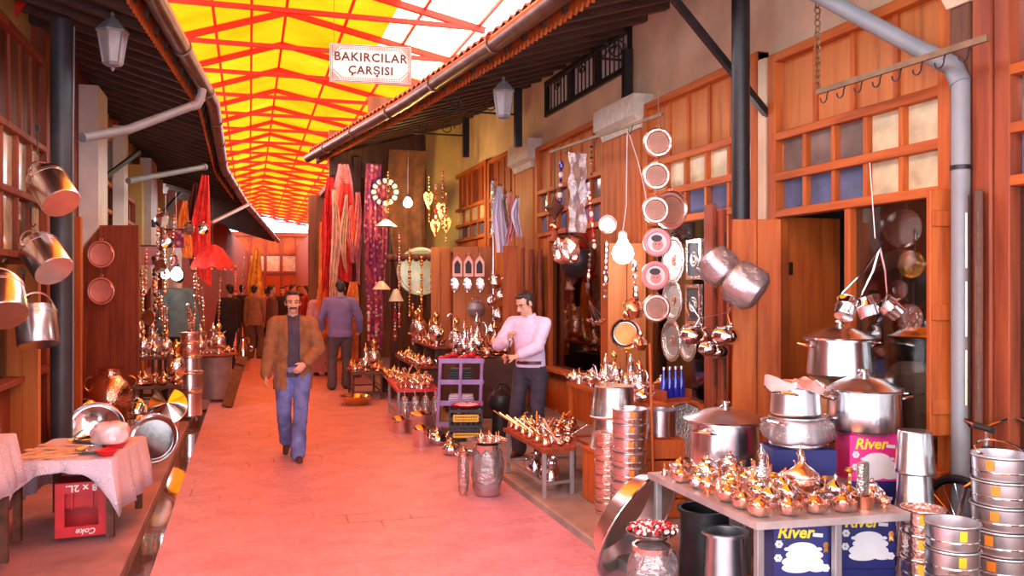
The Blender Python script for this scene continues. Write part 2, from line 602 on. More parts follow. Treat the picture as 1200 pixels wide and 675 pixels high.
# plaster wall over the shop fronts, with the barred clerestory
cy0, cy1 = fy(733), fy(636)
RS = lambda y: 0.02 * (y - 5)
w = MB()
def wl(y0, y1, z0, z1):
    w.box((FX + 0.16, (y0 + y1) / 2, (z0 + z1) / 2), (0.2, y1 - y0, z1 - z0))
wl(-4, fy(756), 3.52, 4.9)
wl(fy(756), cy0, 3.55, 4.9)
wl(cy0, cy1, 3.65, 4.08)
wl(cy0, cy1, 4.55, 5.0)
wl(cy1, 16.4, 3.55, 5.3)
wr = structure(w.build('wall_right', plaster, smooth=False))
g = structure(MB().box((FX + 0.1, (cy0 + cy1) / 2, 4.1), (0.16, cy1 - cy0, 0.06)).box((FX + 0.1, (cy0 + cy1) / 2, 4.53), (0.16, cy1 - cy0, 0.06)).build('window_8', iron))
for k in range(22):
    y = cy0 + (cy1 - cy0) * (k + 0.5) / 22
    MB().cyl((FX + 0.06, y, 4.1), (FX + 0.06, y, 4.53), 0.009, n=6).build('iron_bar', iron, g)
for k in range(4):
    y = cy0 + (cy1 - cy0) * k / 3
    MB().box((FX + 0.1, y, 4.31), (0.12, 0.09 if k in (0, 3) else 0.13, 0.46)).build('mullion', iron, g)
    if k < 3:
        ym = cy0 + (cy1 - cy0) * (k + 0.5) / 3
        for sg in (-1, 1):
            c = MB().tube([(FX + 0.045, ym + sg * (0.02 + 0.1 * t / 14) * math.cos(t * 0.55), 4.42 + (0.015 + 0.06 * t / 14) * math.sin(t * 0.55)) for t in range(15)], 0.007, 5)
            c.build('scroll', iron, g)
MB().box((FX + 0.09, (cy0 + cy1) / 2, 4.31), (0.01, cy1 - cy0, 0.4)).build('pane', paper, g)
# inside of the shops
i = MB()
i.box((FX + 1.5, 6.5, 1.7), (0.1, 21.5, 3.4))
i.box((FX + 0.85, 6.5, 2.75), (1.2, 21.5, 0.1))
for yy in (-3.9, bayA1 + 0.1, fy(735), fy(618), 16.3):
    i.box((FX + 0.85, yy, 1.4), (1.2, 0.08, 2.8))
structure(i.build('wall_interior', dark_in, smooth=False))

# return wall and the open corner shop that steps out into the street
y_r = 16.3
w = MB()
w.box((3.75, y_r + 0.1, 3.75), (0.95, 0.2, 2.7))
structure(w.build('wall_return', plaster_y, smooth=False))
w = MB()
w.box((2.9, 20.2, 1.9), (3.2, 0.1, 3.9))
w.box((4.4, 18.2, 1.9), (0.1, 4, 3.9))
w.box((3.0, 18.3, 3.85), (2.9, 3.8, 0.1))
w.box((2.35, 16.55, 4.25), (1.8, 0.12, 0.9))
w.box((3.0, 16.6, 4.6), (1.6, 0.12, 1.6))
structure(w.build('wall_corner_shop', wood('corner_shop_boards', (0.20, 0.08, 0.03), (0.28, 0.12, 0.05), 2, 3.0, world=True), smooth=False))
for k, (px, d, h) in enumerate(((418, 16.3, 4.2), (462, 16.6, 4.0), (494, 16.5, 4.0))):
    p = W(px, 300, d)
    structure(MB().box((p.x, p.y, h / 2), (0.16, 0.16, h), bev=0.01).build(f'trim_{8 + k}', w_dkv))
w = MB()
w.box((4.6, 39, 2.2), (3.4, 37, 4.4))
structure(w.build('wall_far_right', w_red, smooth=False))

# left side: timber fronts below, plaster above
WLx = LX
bay('window_9', LX, -1, 3.0, 6.4, 0.0, 6, [(0, 1, 'boards')], board=w_dkv, woods=(w_red, w_red))
bay('window_10', LX, -1, 6.5, fy(52, LX), 0.0, 6, [(0.0, 1.0, 'glass')], board=w_dkv, woods=(w_red, w_red), top=4.0, rails=(3.1, 2.55, 2.0), pan=[[2, 2, 0, 0, 0, 0], [2, 0, 0, 0, 2, 0]], sill=0.9)
yA = fy(55, LX)
w = MB()
w.box((LX - 0.16, (yA + 12.3) / 2, 2.3), (0.3, 12.3 - yA, 4.6))
structure(w.build('wall_left', w_red, smooth=False))
w = MB()
for (p0, p1, z0, z1, dep) in ((92, 126, 2.45, 4.2, 0.22), (132, 150, 1.9, 4.2, 0.16), (164, 184, 1.9, 4.2, 0.2), (196, 214, 1.7, 4.2, 0.16)):
    a, b_ = fy(p0, LX), fy(p1, LX + dep)
    w.prism([(LX, a, z0 - 0.3), (LX, a, z1), (LX + dep, a, z1), (LX + dep, a, z0)], (0, b_ - a, 0))
structure(w.build('trim_11', plaster_w, smooth=False))
k = 12
yy = 12.4
while yy < 24:
    bay(f'window_{k - 1}', LX - 0.05, -1, yy, yy + 2.2, 0.0, 4, [(0, 0.5, 'boards'), (0.5, 1, 'glass')], board=w_red, woods=(w_red, w_or), top=3.3)
    structure(MB().box((LX - 0.1, yy + 2.38, 2.0), (0.4, 0.26, 4.0), bev=0.01).build(f'trim_{k}', plaster_y if k % 2 else plaster_w))
    yy += 2.55
    k += 1
w = MB()
w.box((LX - 0.3, 18, 4.05), (0.3, 12, 1.5))
w.box((LX - 0.3, 4, 4.2), (0.3, 16, 1.3))
structure(w.build('wall_left_upper', plaster_y, smooth=False))
w = MB()
w.prism([(LX, 25, 0), (LX + 1.2, 33, 0), (LX + 1.9, 57, 0), (LX - 1, 57, 0), (LX - 1, 25, 0)], (0, 0, 4.0))
structure(w.build('wall_far_left', w_red, smooth=False))
# inside of left shops
i = MB()
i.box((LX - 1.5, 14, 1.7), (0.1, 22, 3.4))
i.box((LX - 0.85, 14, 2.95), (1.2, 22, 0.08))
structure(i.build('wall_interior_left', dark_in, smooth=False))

# building closing the street far away
yb = 57
w = MB()
w.box((1.0, yb + 1, 2.65), (13, 0.3, 5.3))
wb = structure(w.build('wall_back', w_orh, smooth=False))
f = MB()
for k in range(11):
    f.box((-4 + k, yb + 0.8, 2.6), (0.16, 0.12, 5.2))
f.box((1, yb + 0.78, 3.9), (13, 0.12, 0.14)).box((1, yb + 0.78, 2.7), (13, 0.12, 0.14)).box((1, yb + 0.78, 5.2), (13, 0.3, 0.25))
f.build('timber_frame', w_red, wb)
f = MB()
for k in range(8):
    f.box((-2.5 + k, yb + 0.82, 3.3), (0.8, 0.02, 1.0))
f.build('pane', pane_cream, wb)

# ---------------------------------------------------------------- roofs with open rafters
def roof(nm, eave, wallx, rise, side, y_end):
    """eave: (x, y, z) points; side +1 roof climbs towards +x"""
    def E(y):
        for a, b in zip(eave, eave[1:]):
            if y <= b[1] or b is eave[-1]:
                t = (y - a[1]) / (b[1] - a[1])
                return a[0] + (b[0] - a[0]) * t, a[2] + (b[2] - a[2]) * t
    ys = []
    y = eave[0][1]
    while y < y_end:
        ys.append(y)
        y += 0.5
    ys.append(y_end)
    def up(x, z, xx):
        return z + abs(xx - x) * rise
    root = structure(bpy.data.objects.new(nm, None))
    COL.objects.link(root)
    far = wallx + side * 0.9
    g = MB()
    rr = []
    for y in ys:
        x, z = E(y)
        rr.append([(x, y, z + 0.10), (far, y, up(x, z + 0.10, far)), (far, y, up(x, z + 0.13, far)), (x, y, z + 0.13)])
    g.rings(rr, True, True, True)
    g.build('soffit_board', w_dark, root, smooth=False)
    n = 0
    y = ys[0] + 0.1
    while y < y_end - 0.05 and n < 70:
        x, z = E(y)
        b = MB()
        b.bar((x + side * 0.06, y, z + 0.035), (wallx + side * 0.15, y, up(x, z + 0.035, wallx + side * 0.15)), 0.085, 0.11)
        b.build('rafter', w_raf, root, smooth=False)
        y += 0.48 if y < 20 else 0.9
        n += 1
    # saw-tooth board under the eave
    g = MB()
    y = ys[0]
    while y < min(y_end, 22) - 0.1:
        x, z = E(y)
        x2, z2 = E(y + 0.11)
        ox = side * 0.10
        g.prism([(x + ox, y, z + 0.10), (x + ox, y, z - 0.015), ((x + x2) / 2 + ox, y + 0.055, (z + z2) / 2 - 0.075), (x2 + ox, y + 0.11, z2 - 0.015), (x2 + ox, y + 0.11, z2 + 0.10)], (side * 0.025, 0, 0))
        y += 0.11
    g.build('sawtooth_fascia', w_or, root, smooth=False)
    pts = []
    for y in ys:
        x, z = E(y)
        pts.append((x - side * 0.045, y, z + 0.055))
    MB().tube(pts, 0.085, 12).build('gutter', gutter_m, root)
    g = MB()
    for q in range(int((y_end - ys[0]) / 1.9)):
        y = ys[0] + 0.7 + q * 1.9
        x, z = E(y)
        x2, _ = E(y + 0.1)
        M = Vector((x2 - x, 0.1, 0)).to_track_quat('Z', 'Y').to_matrix()
        g.torus((x - side * 0.045, y, z + 0.055), 0.089, 0.012, 14, 5, M)
    g.build('gutter_strap', gutter_m, root)
    # clay tiles
    g = MB()
    rr = []
    y = ys[0]
    while y < min(y_end, 30):
        x, z = E(y)
        zz = z + 0.17 + 0.045 * abs(math.sin((y - ys[0]) / 0.2 * PI))
        rr.append([(x - side * 0.03, y, zz), (far, y, up(x, zz, far)), (far, y, up(x, zz + 0.02, far)), (x - side * 0.03, y, zz + 0.02)])
        y += 0.05
    g.rings(rr, True, True, True)
    g.build('tile_course', tile_m, root)
    return root, E
reave = [(2.62, -4, 3.98), (2.55, 4.5, 3.99), tuple(PZ(660, 5, 4.0)), tuple(PZ(590, 55, 4.05)), tuple(PZ(480, 125, 4.10)), tuple(PZ(365, 188, 4.2))]
roofR, ER = roof('ceiling_right', reave, FX, 0.28, 1, reave[-1][1] + 0.1)
leave = [(-0.95, 2.5, 4.0), tuple(PZ(170, -2, 4.0)), tuple(PZ(245, 125, 4.0)), tuple(PZ(259, 200, 4.0)), tuple(PZ(285, 240, 3.9)), tuple(PZ(320, 279, 3.7))]
roofL, EL = roof('ceiling_left', leave, LX, 0.28, -1, 38)

# ---------------------------------------------------------------- canopy over the street
def canopy_sheet(nm, stops):
    m, nt, b = _new(nm)
    nt.nodes.remove(b)
    out = nt.nodes['Material Output']
    v = _coord(nt, (1, 1, 1), True)
    f = _noise(nt, v, 0.55, 4)
    tc = _ramp(nt, f, stops or [(0.30, (0.90, 0.32, 0.03)), (0.55, (0.97, 0.385, 0.05)), (0.75, (0.99, 0.44, 0.10))])
    t = nt.nodes.new('ShaderNodeBsdfTransparent')
    nt.links.new(tc, t.inputs['Color'])
    tl = nt.nodes.new('ShaderNodeBsdfTranslucent')
    nt.links.new(tc, tl.inputs['Color'])
    mx = nt.nodes.new('ShaderNodeMixShader')
    mx.inputs[0].default_value = 0.12
    nt.links.new(t.outputs[0], mx.inputs[1])
    nt.links.new(tl.outputs[0], mx.inputs[2])
    nt.links.new(mx.outputs[0], out.inputs['Surface'])
    return m
csheet = canopy_sheet('canopy_sheet', None)
psheet = canopy_sheet('sun_glare_sheet', [(.3, (.97, .80, .35)), (.55, (.98, .92, .70)), (.75, (.99, .96, .88))])  # glare of the sunlit canopy, painted in as a paler sheet colour
canopy = thing('street_canopy', 'yellow and red glazed canopy on red steel trusses spanning the whole market street', 'canopy')
XL, XR, XC, ZE, ZR = -1.2, 3.55, 0.62, 5.9, 6.52
ty = [-3.05 + 2.05 * k for k in range(31)]
def cz(x):
    return ZE + (ZR - ZE) * ((x - XL) / (XC - XL) if x < XC else (XR - x) / (XR - XC))
for y in ty:
    t = MB().bar((XL, y, ZE), (XR, y, ZE), 0.07, 0.07).build('tie_beam', red_steel, canopy, smooth=False)
    MB().bar((XL - 0.1, y, cz(XL) - 0.03), (XC, y, ZR - 0.01), 0.08, 0.10).build('rafter', red_steel, t, smooth=False)
    MB().bar((XC, y, ZR - 0.01), (XR + 0.1, y, cz(XR) - 0.03), 0.08, 0.10).build('rafter', red_steel, t, smooth=False)
for x in (XL, -0.55, 0.04, XC, 1.62, 2.66, XR):
    MB().bar((x, ty[0], cz(x) + 0.04), (x, ty[-1], cz(x) + 0.04), 0.045, 0.045).build('purlin', red_steel, canopy, smooth=False)
for ya, yb_ in zip(ty, ty[1:]):
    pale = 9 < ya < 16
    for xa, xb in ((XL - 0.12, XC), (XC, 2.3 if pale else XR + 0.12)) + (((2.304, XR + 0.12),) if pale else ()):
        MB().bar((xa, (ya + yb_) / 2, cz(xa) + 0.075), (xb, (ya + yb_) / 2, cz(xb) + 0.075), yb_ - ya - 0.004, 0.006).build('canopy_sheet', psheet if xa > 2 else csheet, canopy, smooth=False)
for y in ty[::3]:
    for (x, xx) in ((XL, LX - 0.25), (XR, FX + 0.45)):
        MB().bar((x, y, ZE), (xx, y, 4.2), 0.06, 0.06, (0, 1, 0)).build('prop', red_steel, canopy, smooth=False)

# ---------------------------------------------------------------- hanging street sign
sc = W(434.5, 75.5, 11.25)
sign = thing('hanging_sign', 'white board sign reading BAKIRCILAR ÇARŞISI hung under the canopy', 'sign', sc, R(-6), None, .945)
MB().box((0, 0, 0), (1.12, 0.03, 0.53), bev=0.006).build('board', paper, sign)
FR = Matrix.Rotation(PI / 2, 4, 'X')
for s, z, sz in (('BAKIRCILAR', 0.085, 0.168), ('ÇARŞISI', -0.095, 0.158)):
    lettering(s, sz, ink, sign, Matrix.Translation((0, -0.017, z)) @ FR, ext=0.002, bold=0.0035, spacing=1.12)
b = MB()
for x in (-0.545, 0.545):
    b.box((x, -0.016, 0), (0.008, 0.006, 0.5))
for z in (-0.25, 0.25):
    b.box((0, -0.016, z), (1.09, 0.006, 0.008))
for sx in (-1, 1):
    for sz in (-1, 1):
        b.bar((sx * 0.40, -0.016, sz * 0.20), (sx * 0.52, -0.016, sz * 0.09), 0.008, 0.006, (0, 1, 0))
for z in (-0.228, -0.203, 0.203, 0.228):
    for k in range(-17, 18):
        if abs(k) * 0.0235 < 0.41:
            b.box((k * 0.0235, -0.016, z), (0.011, 0.005, 0.011), (0, PI / 4, 0))
for x in (-0.522, 0.522):
    for k in range(-9, 10):
        b.box((x, -0.016, k * 0.0255), (0.012, 0.005, 0.012), (0, PI / 4, 0))
b.build('border_pattern', ink, sign, smooth=False)
for sx in (-1, 1):
    for sz in (-1, 1):
        b = MB()
        b.prism([(sx * 0.41, -0.0145, sz * 0.235), (sx * 0.535, -0.0145, sz * 0.235), (sx * 0.535, -0.0145, sz * 0.10)], (0, -0.003, 0))
        b.build('corner_ornament', red_ink, sign, smooth=False)
for sx in (-1, 1):
    MB().cyl((sx * 0.5, 0, 0.26), (sx * 0.5, 0.0, (ZE - .04 - sc.z) / .945), 0.004, n=5).build('wire', iron, sign)
# ================================================================ kinds of goods
I4 = Matrix.Identity(4)
def arc(c, r, a0, a1, n, ax=(1, 0, 0), ay=(0, 0, 1)):
    c, ax, ay = Vector(c), Vector(ax), Vector(ay)
    return [c + ax * (r * math.cos(a0 + (a1 - a0) * i / n)) + ay * (r * math.sin(a0 + (a1 - a0) * i / n)) for i in range(n + 1)]

def k_sugar(m, m2):
    t = thing('sugar_bowl', None, 'sugar bowl')
    MB().lathe([(0, 0), (.032, 0), (.034, .006), (.018, .014), (.018, .02), (.04, .032), (.052, .052), (.05, .068), (.046, .07), (.0, .06)], 14).build('bowl', m, t)
    MB().lathe([(0, .069), (.049, .071), (.047, .078), (.03, .092), (.014, .104), (.007, .11), (.011, .117), (.008, .125), (0, .142)], 12).build('lid', m2, t)
    return Proto(t)
def k_cezve(m, m2):
    t = thing('coffee_pot', None, 'coffee pot')
    MB().lathe([(0, 0), (.036, 0), (.04, .012), (.036, .04), (.027, .055), (.034, .072), (.031, .072), (.024, .055), (.03, .03), (0, .006)], 14).build('pot', m, t)
    MB().tube([(.03, 0, .06), (.07, 0, .085), (.13, 0, .125), (.165, 0, .15)], .0055, 6).build('handle', m2, t)
    return Proto(t)
def k_scallop(m, m2):
    t = thing('scalloped_bowl', None, 'bowl')
    def wv(k, a, r, z):
        return (r * (1 + .10 * abs(math.sin(4 * a))), z + (.010 * abs(math.sin(4 * a)) if k in (4, 5) else 0))
    MB().lathe([(0, 0), (.028, 0), (.046, .014), (.054, .03), (.058, .045), (.055, .045), (.048, .03), (0, .02)], 32, wave=wv).build('bowl', m, t)
    MB().lathe([(0, .036), (.048, .038), (.04, .055), (.022, .074), (.006, .084), (.009, .09), (0, .098)], 16).build('lid', m2, t)
    return Proto(t)
def k_teapot(m, m2):
    t = thing('teapot', None, 'teapot')
    MB().lathe([(0, 0), (.036, 0), (.05, .014), (.056, .035), (.05, .058), (.03, .074), (.026, .078), (0, .078)], 16).build('body', m, t)
    MB().lathe([(0, .078), (.027, .079), (.024, .088), (.008, .096), (.006, .1), (.01, .107), (0, .116)], 12).build('lid', m2, t)
    MB().tube([(.045, 0, .03), (.068, 0, .042), (.078, 0, .062), (.09, 0, .074)], .0085, 7, taper=.55).build('spout', m, t)
    MB().tube(arc((-.045, 0, .045), .032, PI / 2.4, PI * 1.6, 9), .0045, 6).build('handle', m2, t)
    return Proto(t)
def k_ewer(m, m2, nm='ewer'):
    t = thing(nm, None, 'ewer')
    MB().lathe([(0, 0), (.05, 0), (.052, .01), (.03, .022), (.03, .03), (.062, .06), (.075, .1), (.062, .15), (.032, .19), (.022, .24), (.026, .28), (.034, .3), (0, .296)], 18).build('body', m, t)
    MB().lathe([(0, .3), (.034, .302), (.028, .32), (.012, .345), (.006, .36), (.011, .37), (0, .395)], 12).build('lid', m2, t)
    MB().tube([(.06, 0, .09), (.1, 0, .13), (.105, 0, .2), (.125, 0, .255), (.15, 0, .27)], .013, 8, taper=.45).build('spout', m, t)
    MB().tube([(-.03, 0, .285), (-.075, 0, .29), (-.1, 0, .24), (-.095, 0, .17), (-.06, 0, .12)], .007, 7).build('handle', m2, t)
    return Proto(t)
def k_dish(m, m2):
    t = thing('copper_dish', None, 'dish')
    MB().lathe([(0, 0), (.05, 0), (.075, .012), (.095, .022), (.096, .025), (.074, .017), (.05, .005), (0, .005)], 22).build('dish', m, t)
    MB().tube(arc((.1, 0, .024), .014, 0, PI * 1.99, 10, (1, 0, 0), (0, 1, 0)), .0032, 5).build('ring_handle', m2, t)
    return Proto(t)
def k_mug(m, m2):
    t = thing('mug', None, 'mug')
    MB().lathe([(0, 0), (.034, 0), (.036, .01), (.033, .05), (.036, .085), (.038, .088), (.034, .088), (.031, .05), (.03, .01), (0, .008)], 16).build('cup', m, t)
    MB().tube(arc((.036, 0, .048), .024, PI / 2, -PI / 2, 8), .0042, 6).build('handle', m2, t)
    return Proto(t)
def k_candle(m, m2):
    t = thing('candlestick', None, 'candlestick')
    MB().lathe([(0, 0), (.042, 0), (.044, .008), (.02, .02), (.009, .035), (.014, .05), (.008, .065), (.013, .085), (.008, .105), (.02, .122), (.022, .14), (.014, .14), (.013, .128), (0, .125)], 16).build('stem', m, t)
    MB().lathe([(.02, .118), (.03, .12), (.032, .125), (.02, .124)], 14).build('drip_ring', m2, t)
    return Proto(t)
def k_bell(m, m2):
    t = thing('hand_bell', None, 'bell')
    MB().lathe([(0, .004), (.036, 0), (.034, .01), (.026, .03), (.024, .05), (.014, .062), (0, .064)], 16).build('bell', m, t)
    MB().lathe([(0, .062), (.006, .064), (.005, .075), (.01, .09), (.006, .105), (.01, .116), (0, .124)], 10).build('handle', m2, t)
    return Proto(t)
def k_grinder(m, m2):
    t = thing('spice_grinder', None, 'grinder')
    MB().lathe([(0, 0), (.03, 0), (.03, .06), (.033, .062), (.033, .07), (.029, .072), (.029, .13), (0, .132)], 14).build('barrel', m, t)
    MB().lathe([(0, .132), (.029, .132), (.024, .148), (.006, .158), (.006, .166), (0, .168)], 12).build('cap', m2, t)
    MB().tube([(0, 0, .163), (.05, 0, .168), (.055, 0, .178)], .004, 6).build('crank', m2, t)
    return Proto(t)
def k_samovar(m, m2):
    t = thing('samovar', None, 'samovar')
    MB().lathe([(0, 0), (.07, 0), (.072, .02), (.04, .04), (.04, .06), (.08, .09), (.1, .16), (.095, .24), (.07, .28), (.03, .29), (0, .29)], 20).build('body', m, t)
    MB().lathe([(0, .29), (.05, .292), (.045, .31), (.025, .32), (.025, .36), (.04, .38), (.045, .41), (.03, .44), (.01, .452), (.012, .465), (0, .48)], 16).build('crown', m2, t)
    for s in (-1, 1):
        MB().tube(arc((s * .1, 0, .2), .035, -PI / 2, PI / 2, 8, (s, 0, 0)), .007, 6).build('handle', m2, t)
    MB().cyl((0, -.08, .1), (0, -.14, .1), .009).cyl((0, -.13, .085), (0, -.13, .125), .007).build('tap', m2, t)
    return Proto(t)
def k_spoon(m, m2):
    t = thing('copper_ladle', None, 'ladle')
    MB().ball((0, 0, .02), (.028, .028, .018), 12).build('bowl', m, t)
    MB().tube([(.018, 0, .028), (.06, 0, .075), (.1, 0, .13), (.135, 0, .19)], .006, 6, taper=1.5).build('handle', m2, t)
    return Proto(t)
KINDS = {
    'sugar_s': (k_sugar(tin, steel), .056, 'tinned sugar bowl with pointed lid', 'tinned sugar bowls'),
    'sugar_c': (k_sugar(copper_h, pinkcop), .056, 'copper sugar bowl with pointed lid', 'copper sugar bowls'),
    'cezve_c': (k_cezve(copper, brass), .05, 'copper coffee pot with brass handle', 'copper coffee pots'),
    'cezve_s': (k_cezve(tin, pinkcop), .05, 'silvery coffee pot with copper handle', 'silvery coffee pots'),
    'scallop': (k_scallop(pinkcop, copper_h), .064, 'scalloped bowl with cone lid', 'scalloped bowls'),
    'teapot_s': (k_teapot(tin, steel), .075, 'hammered tin teapot', 'tin teapots'),
    'teapot_c': (k_teapot(copper_h, brass), .075, 'copper teapot with brass handle', 'copper teapots'),
    'dish': (k_dish(copper, brass), .11, 'shallow copper dish', 'copper dishes'),
    'mug_c': (k_mug(copper_h, brass), .05, 'copper mug with brass handle', 'copper mugs'),
    'mug_s': (k_mug(tin, steel), .05, 'hammered tin mug', 'tin mugs'),
    'candle': (k_candle(brass, brass), .046, 'short brass candlestick', 'brass candlesticks'),
    'bell': (k_bell(pinkcop, brass), .04, 'pinkish copper hand bell', 'hand bells'),
    'grinder': (k_grinder(tin, brass), .045, 'silvery grinder with crank', 'spice grinders'),
    'ewer_s': (k_ewer(tin, steel), .12, 'silvery ewer', 'silvery ewers'),
    'ewer_c': (k_ewer(copper_h, brass), .12, 'copper ewer with brass handle', 'copper ewers'),
    'samovar': (k_samovar(tin, brass), .14, 'silvery samovar', 'samovars'),
    'spoon': (k_spoon(pinkcop, wood('pale_handle', (.62, .36, .2), (.7, .45, .28), 0)), .05, 'ladle with pale handle', 'ladles'),
}
def place(kind, loc, rot=0.0, s=1.0, where='', gwhere=None, label=None, group=None):
    pr, r, desc, plural = KINDS[kind]
    o = pr.at(loc, rot, s, label or f'{desc} {where}', group or (f'{plural} {gwhere or where}' if label is None else None))
    if group is None and label is not None and 'group' in o:
        del o['group']
    return o
def scatter(quad, z, kinds, where, gap=0.012, seed=1, smin=.9, smax=1.1, limit=999, tries=1500, avoid=()):
    """dart throwing, largest first, inside the quad (four xy corners in order)"""
    q = random.Random(seed)
    a, b, c, d = [Vector((p[0], p[1], 0)) for p in quad]
    placed = list(avoid)
    n = 0
    pool = []
    for k, cnt in kinds:
        pool += [k] * cnt
    pool.sort(key=lambda k: -KINDS[k][1] + q.random() * .02)
    for k in pool:
        s = q.uniform(smin, smax)
        rr = KINDS[k][1] * s * .97
        for _ in range(260):
            u, v = q.random(), q.random()
            p = (a * (1 - u) + b * u) * (1 - v) + (d * (1 - u) + c * u) * v
            if all((p.x - x) ** 2 + (p.y - y) ** 2 > (rr + r + gap * .3) ** 2 for x, y, r in placed):
                placed.append((p.x, p.y, rr))
                place(k, (p.x, p.y, z + .001), q.uniform(0, 6.28), s, where)
                n += 1
                break
        if n >= limit:
            break
    return placed
def scatter2(quad, z, kinds, where, small, **k):
    """a second pass with small pieces in the gaps"""
    pl = scatter(quad, z, kinds, where, **k)
    k = dict(k)
    k.update(avoid=pl, smin=.52, smax=.68, seed=k.get('seed', 1) + 500)
    return scatter(quad, z, small, where, **k)
SMALL = [('bell', 12), ('sugar_s', 14), ('sugar_c', 8), ('mug_s', 8), ('candle', 10), ('scallop', 8), ('teapot_s', 6)]

def table(name, label, quad, z, floor_z, top_m, leg_m, th=.035, inset=.05, cat='table', stretch=True, legw=.032, legs=None):
    c = sum((Vector((p[0], p[1], 0)) for p in quad), Vector()) / 4
    t = thing(name, label, cat, (c.x, c.y, floor_z))
    P_ = [Vector((p[0] - c.x, p[1] - c.y, 0)) for p in quad]
    MB().prism([p + Vector((0, 0, z - floor_z - th)) for p in P_], (0, 0, th)).build('table_top', top_m, t, smooth=False)
    L = []
    for i, p in enumerate(P_):
        n = p * (1 - inset / p.length * 1.4) if legs is None else Vector((legs[i][0] - c.x, legs[i][1] - c.y, 0))
        L.append(n)
        MB().box((n.x, n.y, (z - floor_z - th) / 2), (legw, legw, z - floor_z - th), bev=.003).build('leg', leg_m, t, smooth=False)
    if stretch:
        h = (z - floor_z) * .28
        for i in range(4):
            MB().bar((L[i].x, L[i].y, h), (L[(i + 1) % 4].x, L[(i + 1) % 4].y, h), .022, .022).build('stretcher', leg_m, t, smooth=False)
    return t

def cauldron(label, r, h, loc, rot=0.0, lid=True, m=alu, flange=1.08, handles=True, top=.93, nm='cauldron', group=None, knob=True):
    t = thing(nm, label, 'pot', loc, rot, group)
    MB().lathe([(0, 0), (.93 * r, 0), (.985 * r, .012), (r, .07 * h), (r * (1 + top) / 2, .5 * h), (top * r, .93 * h), (top * r, .955 * h), (flange * r, .965 * h), (flange * r, h), (top * r * .97, h), (top * r * .96, .9 * h), (.96 * r, .08 * h), (0, .03)], 48).build('body', m, t)
    if lid:
        z = h + .001
        l = MB().lathe([(0, z), (flange * r * 1.0, z), (flange * r * 1.02, z + .01), (flange * r * .95, z + .016), (.8 * r, z + .035), (.5 * r, z + .065), (.2 * r, z + .08), (0, z + .083)], 40).build('lid', m, t)
        if knob:
            MB().lathe([(0, z + .08), (.035, z + .081), (.02, z + .092), (.018, z + .1), (.034, z + .108), (.03, z + .118), (0, z + .122)], 16).build('knob', steel, l)
    if handles:
        for s in (-1, 1):
            MB().tube([(s * r * .95, -.06, .8 * h), (s * (r * 1.0 + .05), -.055, .8 * h + .012), (s * (r + .07), 0, .8 * h + .02), (s * (r * 1.0 + .05), .055, .8 * h + .012), (s * r * .95, .06, .8 * h)], .009, 7).build('handle', steel, t)
    return t
def pan_proto(r, h, m=alu, tag_m=orangep, nm='baking_pan'):
    t = thing(nm, None, 'pan')
    MB().lathe([(0, 0), (.93 * r, 0), (.95 * r, .008), (.985 * r, .88 * h), (1.03 * r, .92 * h), (1.045 * r, .96 * h), (1.03 * r, h), (.975 * r, h), (.93 * r, .03), (0, .012)], 40).build('body', m, t)
    MB().torus((0, 0, .35 * h), .962 * r, .004, 40, 6).build('band', steel, t)
    # a square price sticker hugging the wall
    g = MB()
    rr = .985 * r
    g.rings([[((rr + o) * math.cos(a), (rr + o) * math.sin(a), zz) for o, zz in ((.0008, .45 * h), (.0022, .45 * h), (.0042, .85 * h), (.003, .85 * h))] for a in [-PI / 2 + x * .07 for x in range(-2, 3)]], True, True, True)
    g.build('sticker', tag_m, t)
    return Proto(t)
def film_bag(parent, c, r, seed=1, name='film_wrap', m=film, amp=.06):
    q = random.Random(seed)
    g = MB()
    ph = [q.uniform(0, 6.28) for _ in range(6)]
    n, k = 26, 16
    rings = []
    for j in range(k + 1):
        b = PI * j / k
        ring = []
        for i in range(n):
            a = 2 * PI * i / n
            w = 1 + amp * (math.sin(5 * a + ph[0] + 3 * b) + .7 * math.sin(9 * a + ph[1] - 5 * b) + .5 * math.sin(14 * a + 7 * b + ph[2]))
            sb = max(math.sin(b), .02) ** .55
            cb = math.copysign(abs(math.cos(b)) ** .7, math.cos(b))
            ring.append((c[0] + r[0] * sb * math.cos(a) * w, c[1] + r[1] * sb * math.sin(a) * w, c[2] - r[2] * cb * (1 + amp * .4 * math.sin(3 * a + ph[3]))))
        rings.append(ring)
    g.rings(rings, True, True, True)
    return g.build(name, m, parent)
def flat_blob(g, c, rx, rz, th, n=20, y=-1):
    g.lathe([(0, 0), (1, 0), (1, th), (0, th)], n, Matrix.Translation(c) @ Matrix.Rotation(PI / 2, 4, 'X') @ Matrix.Diagonal((rx, rz, 1, 1)))
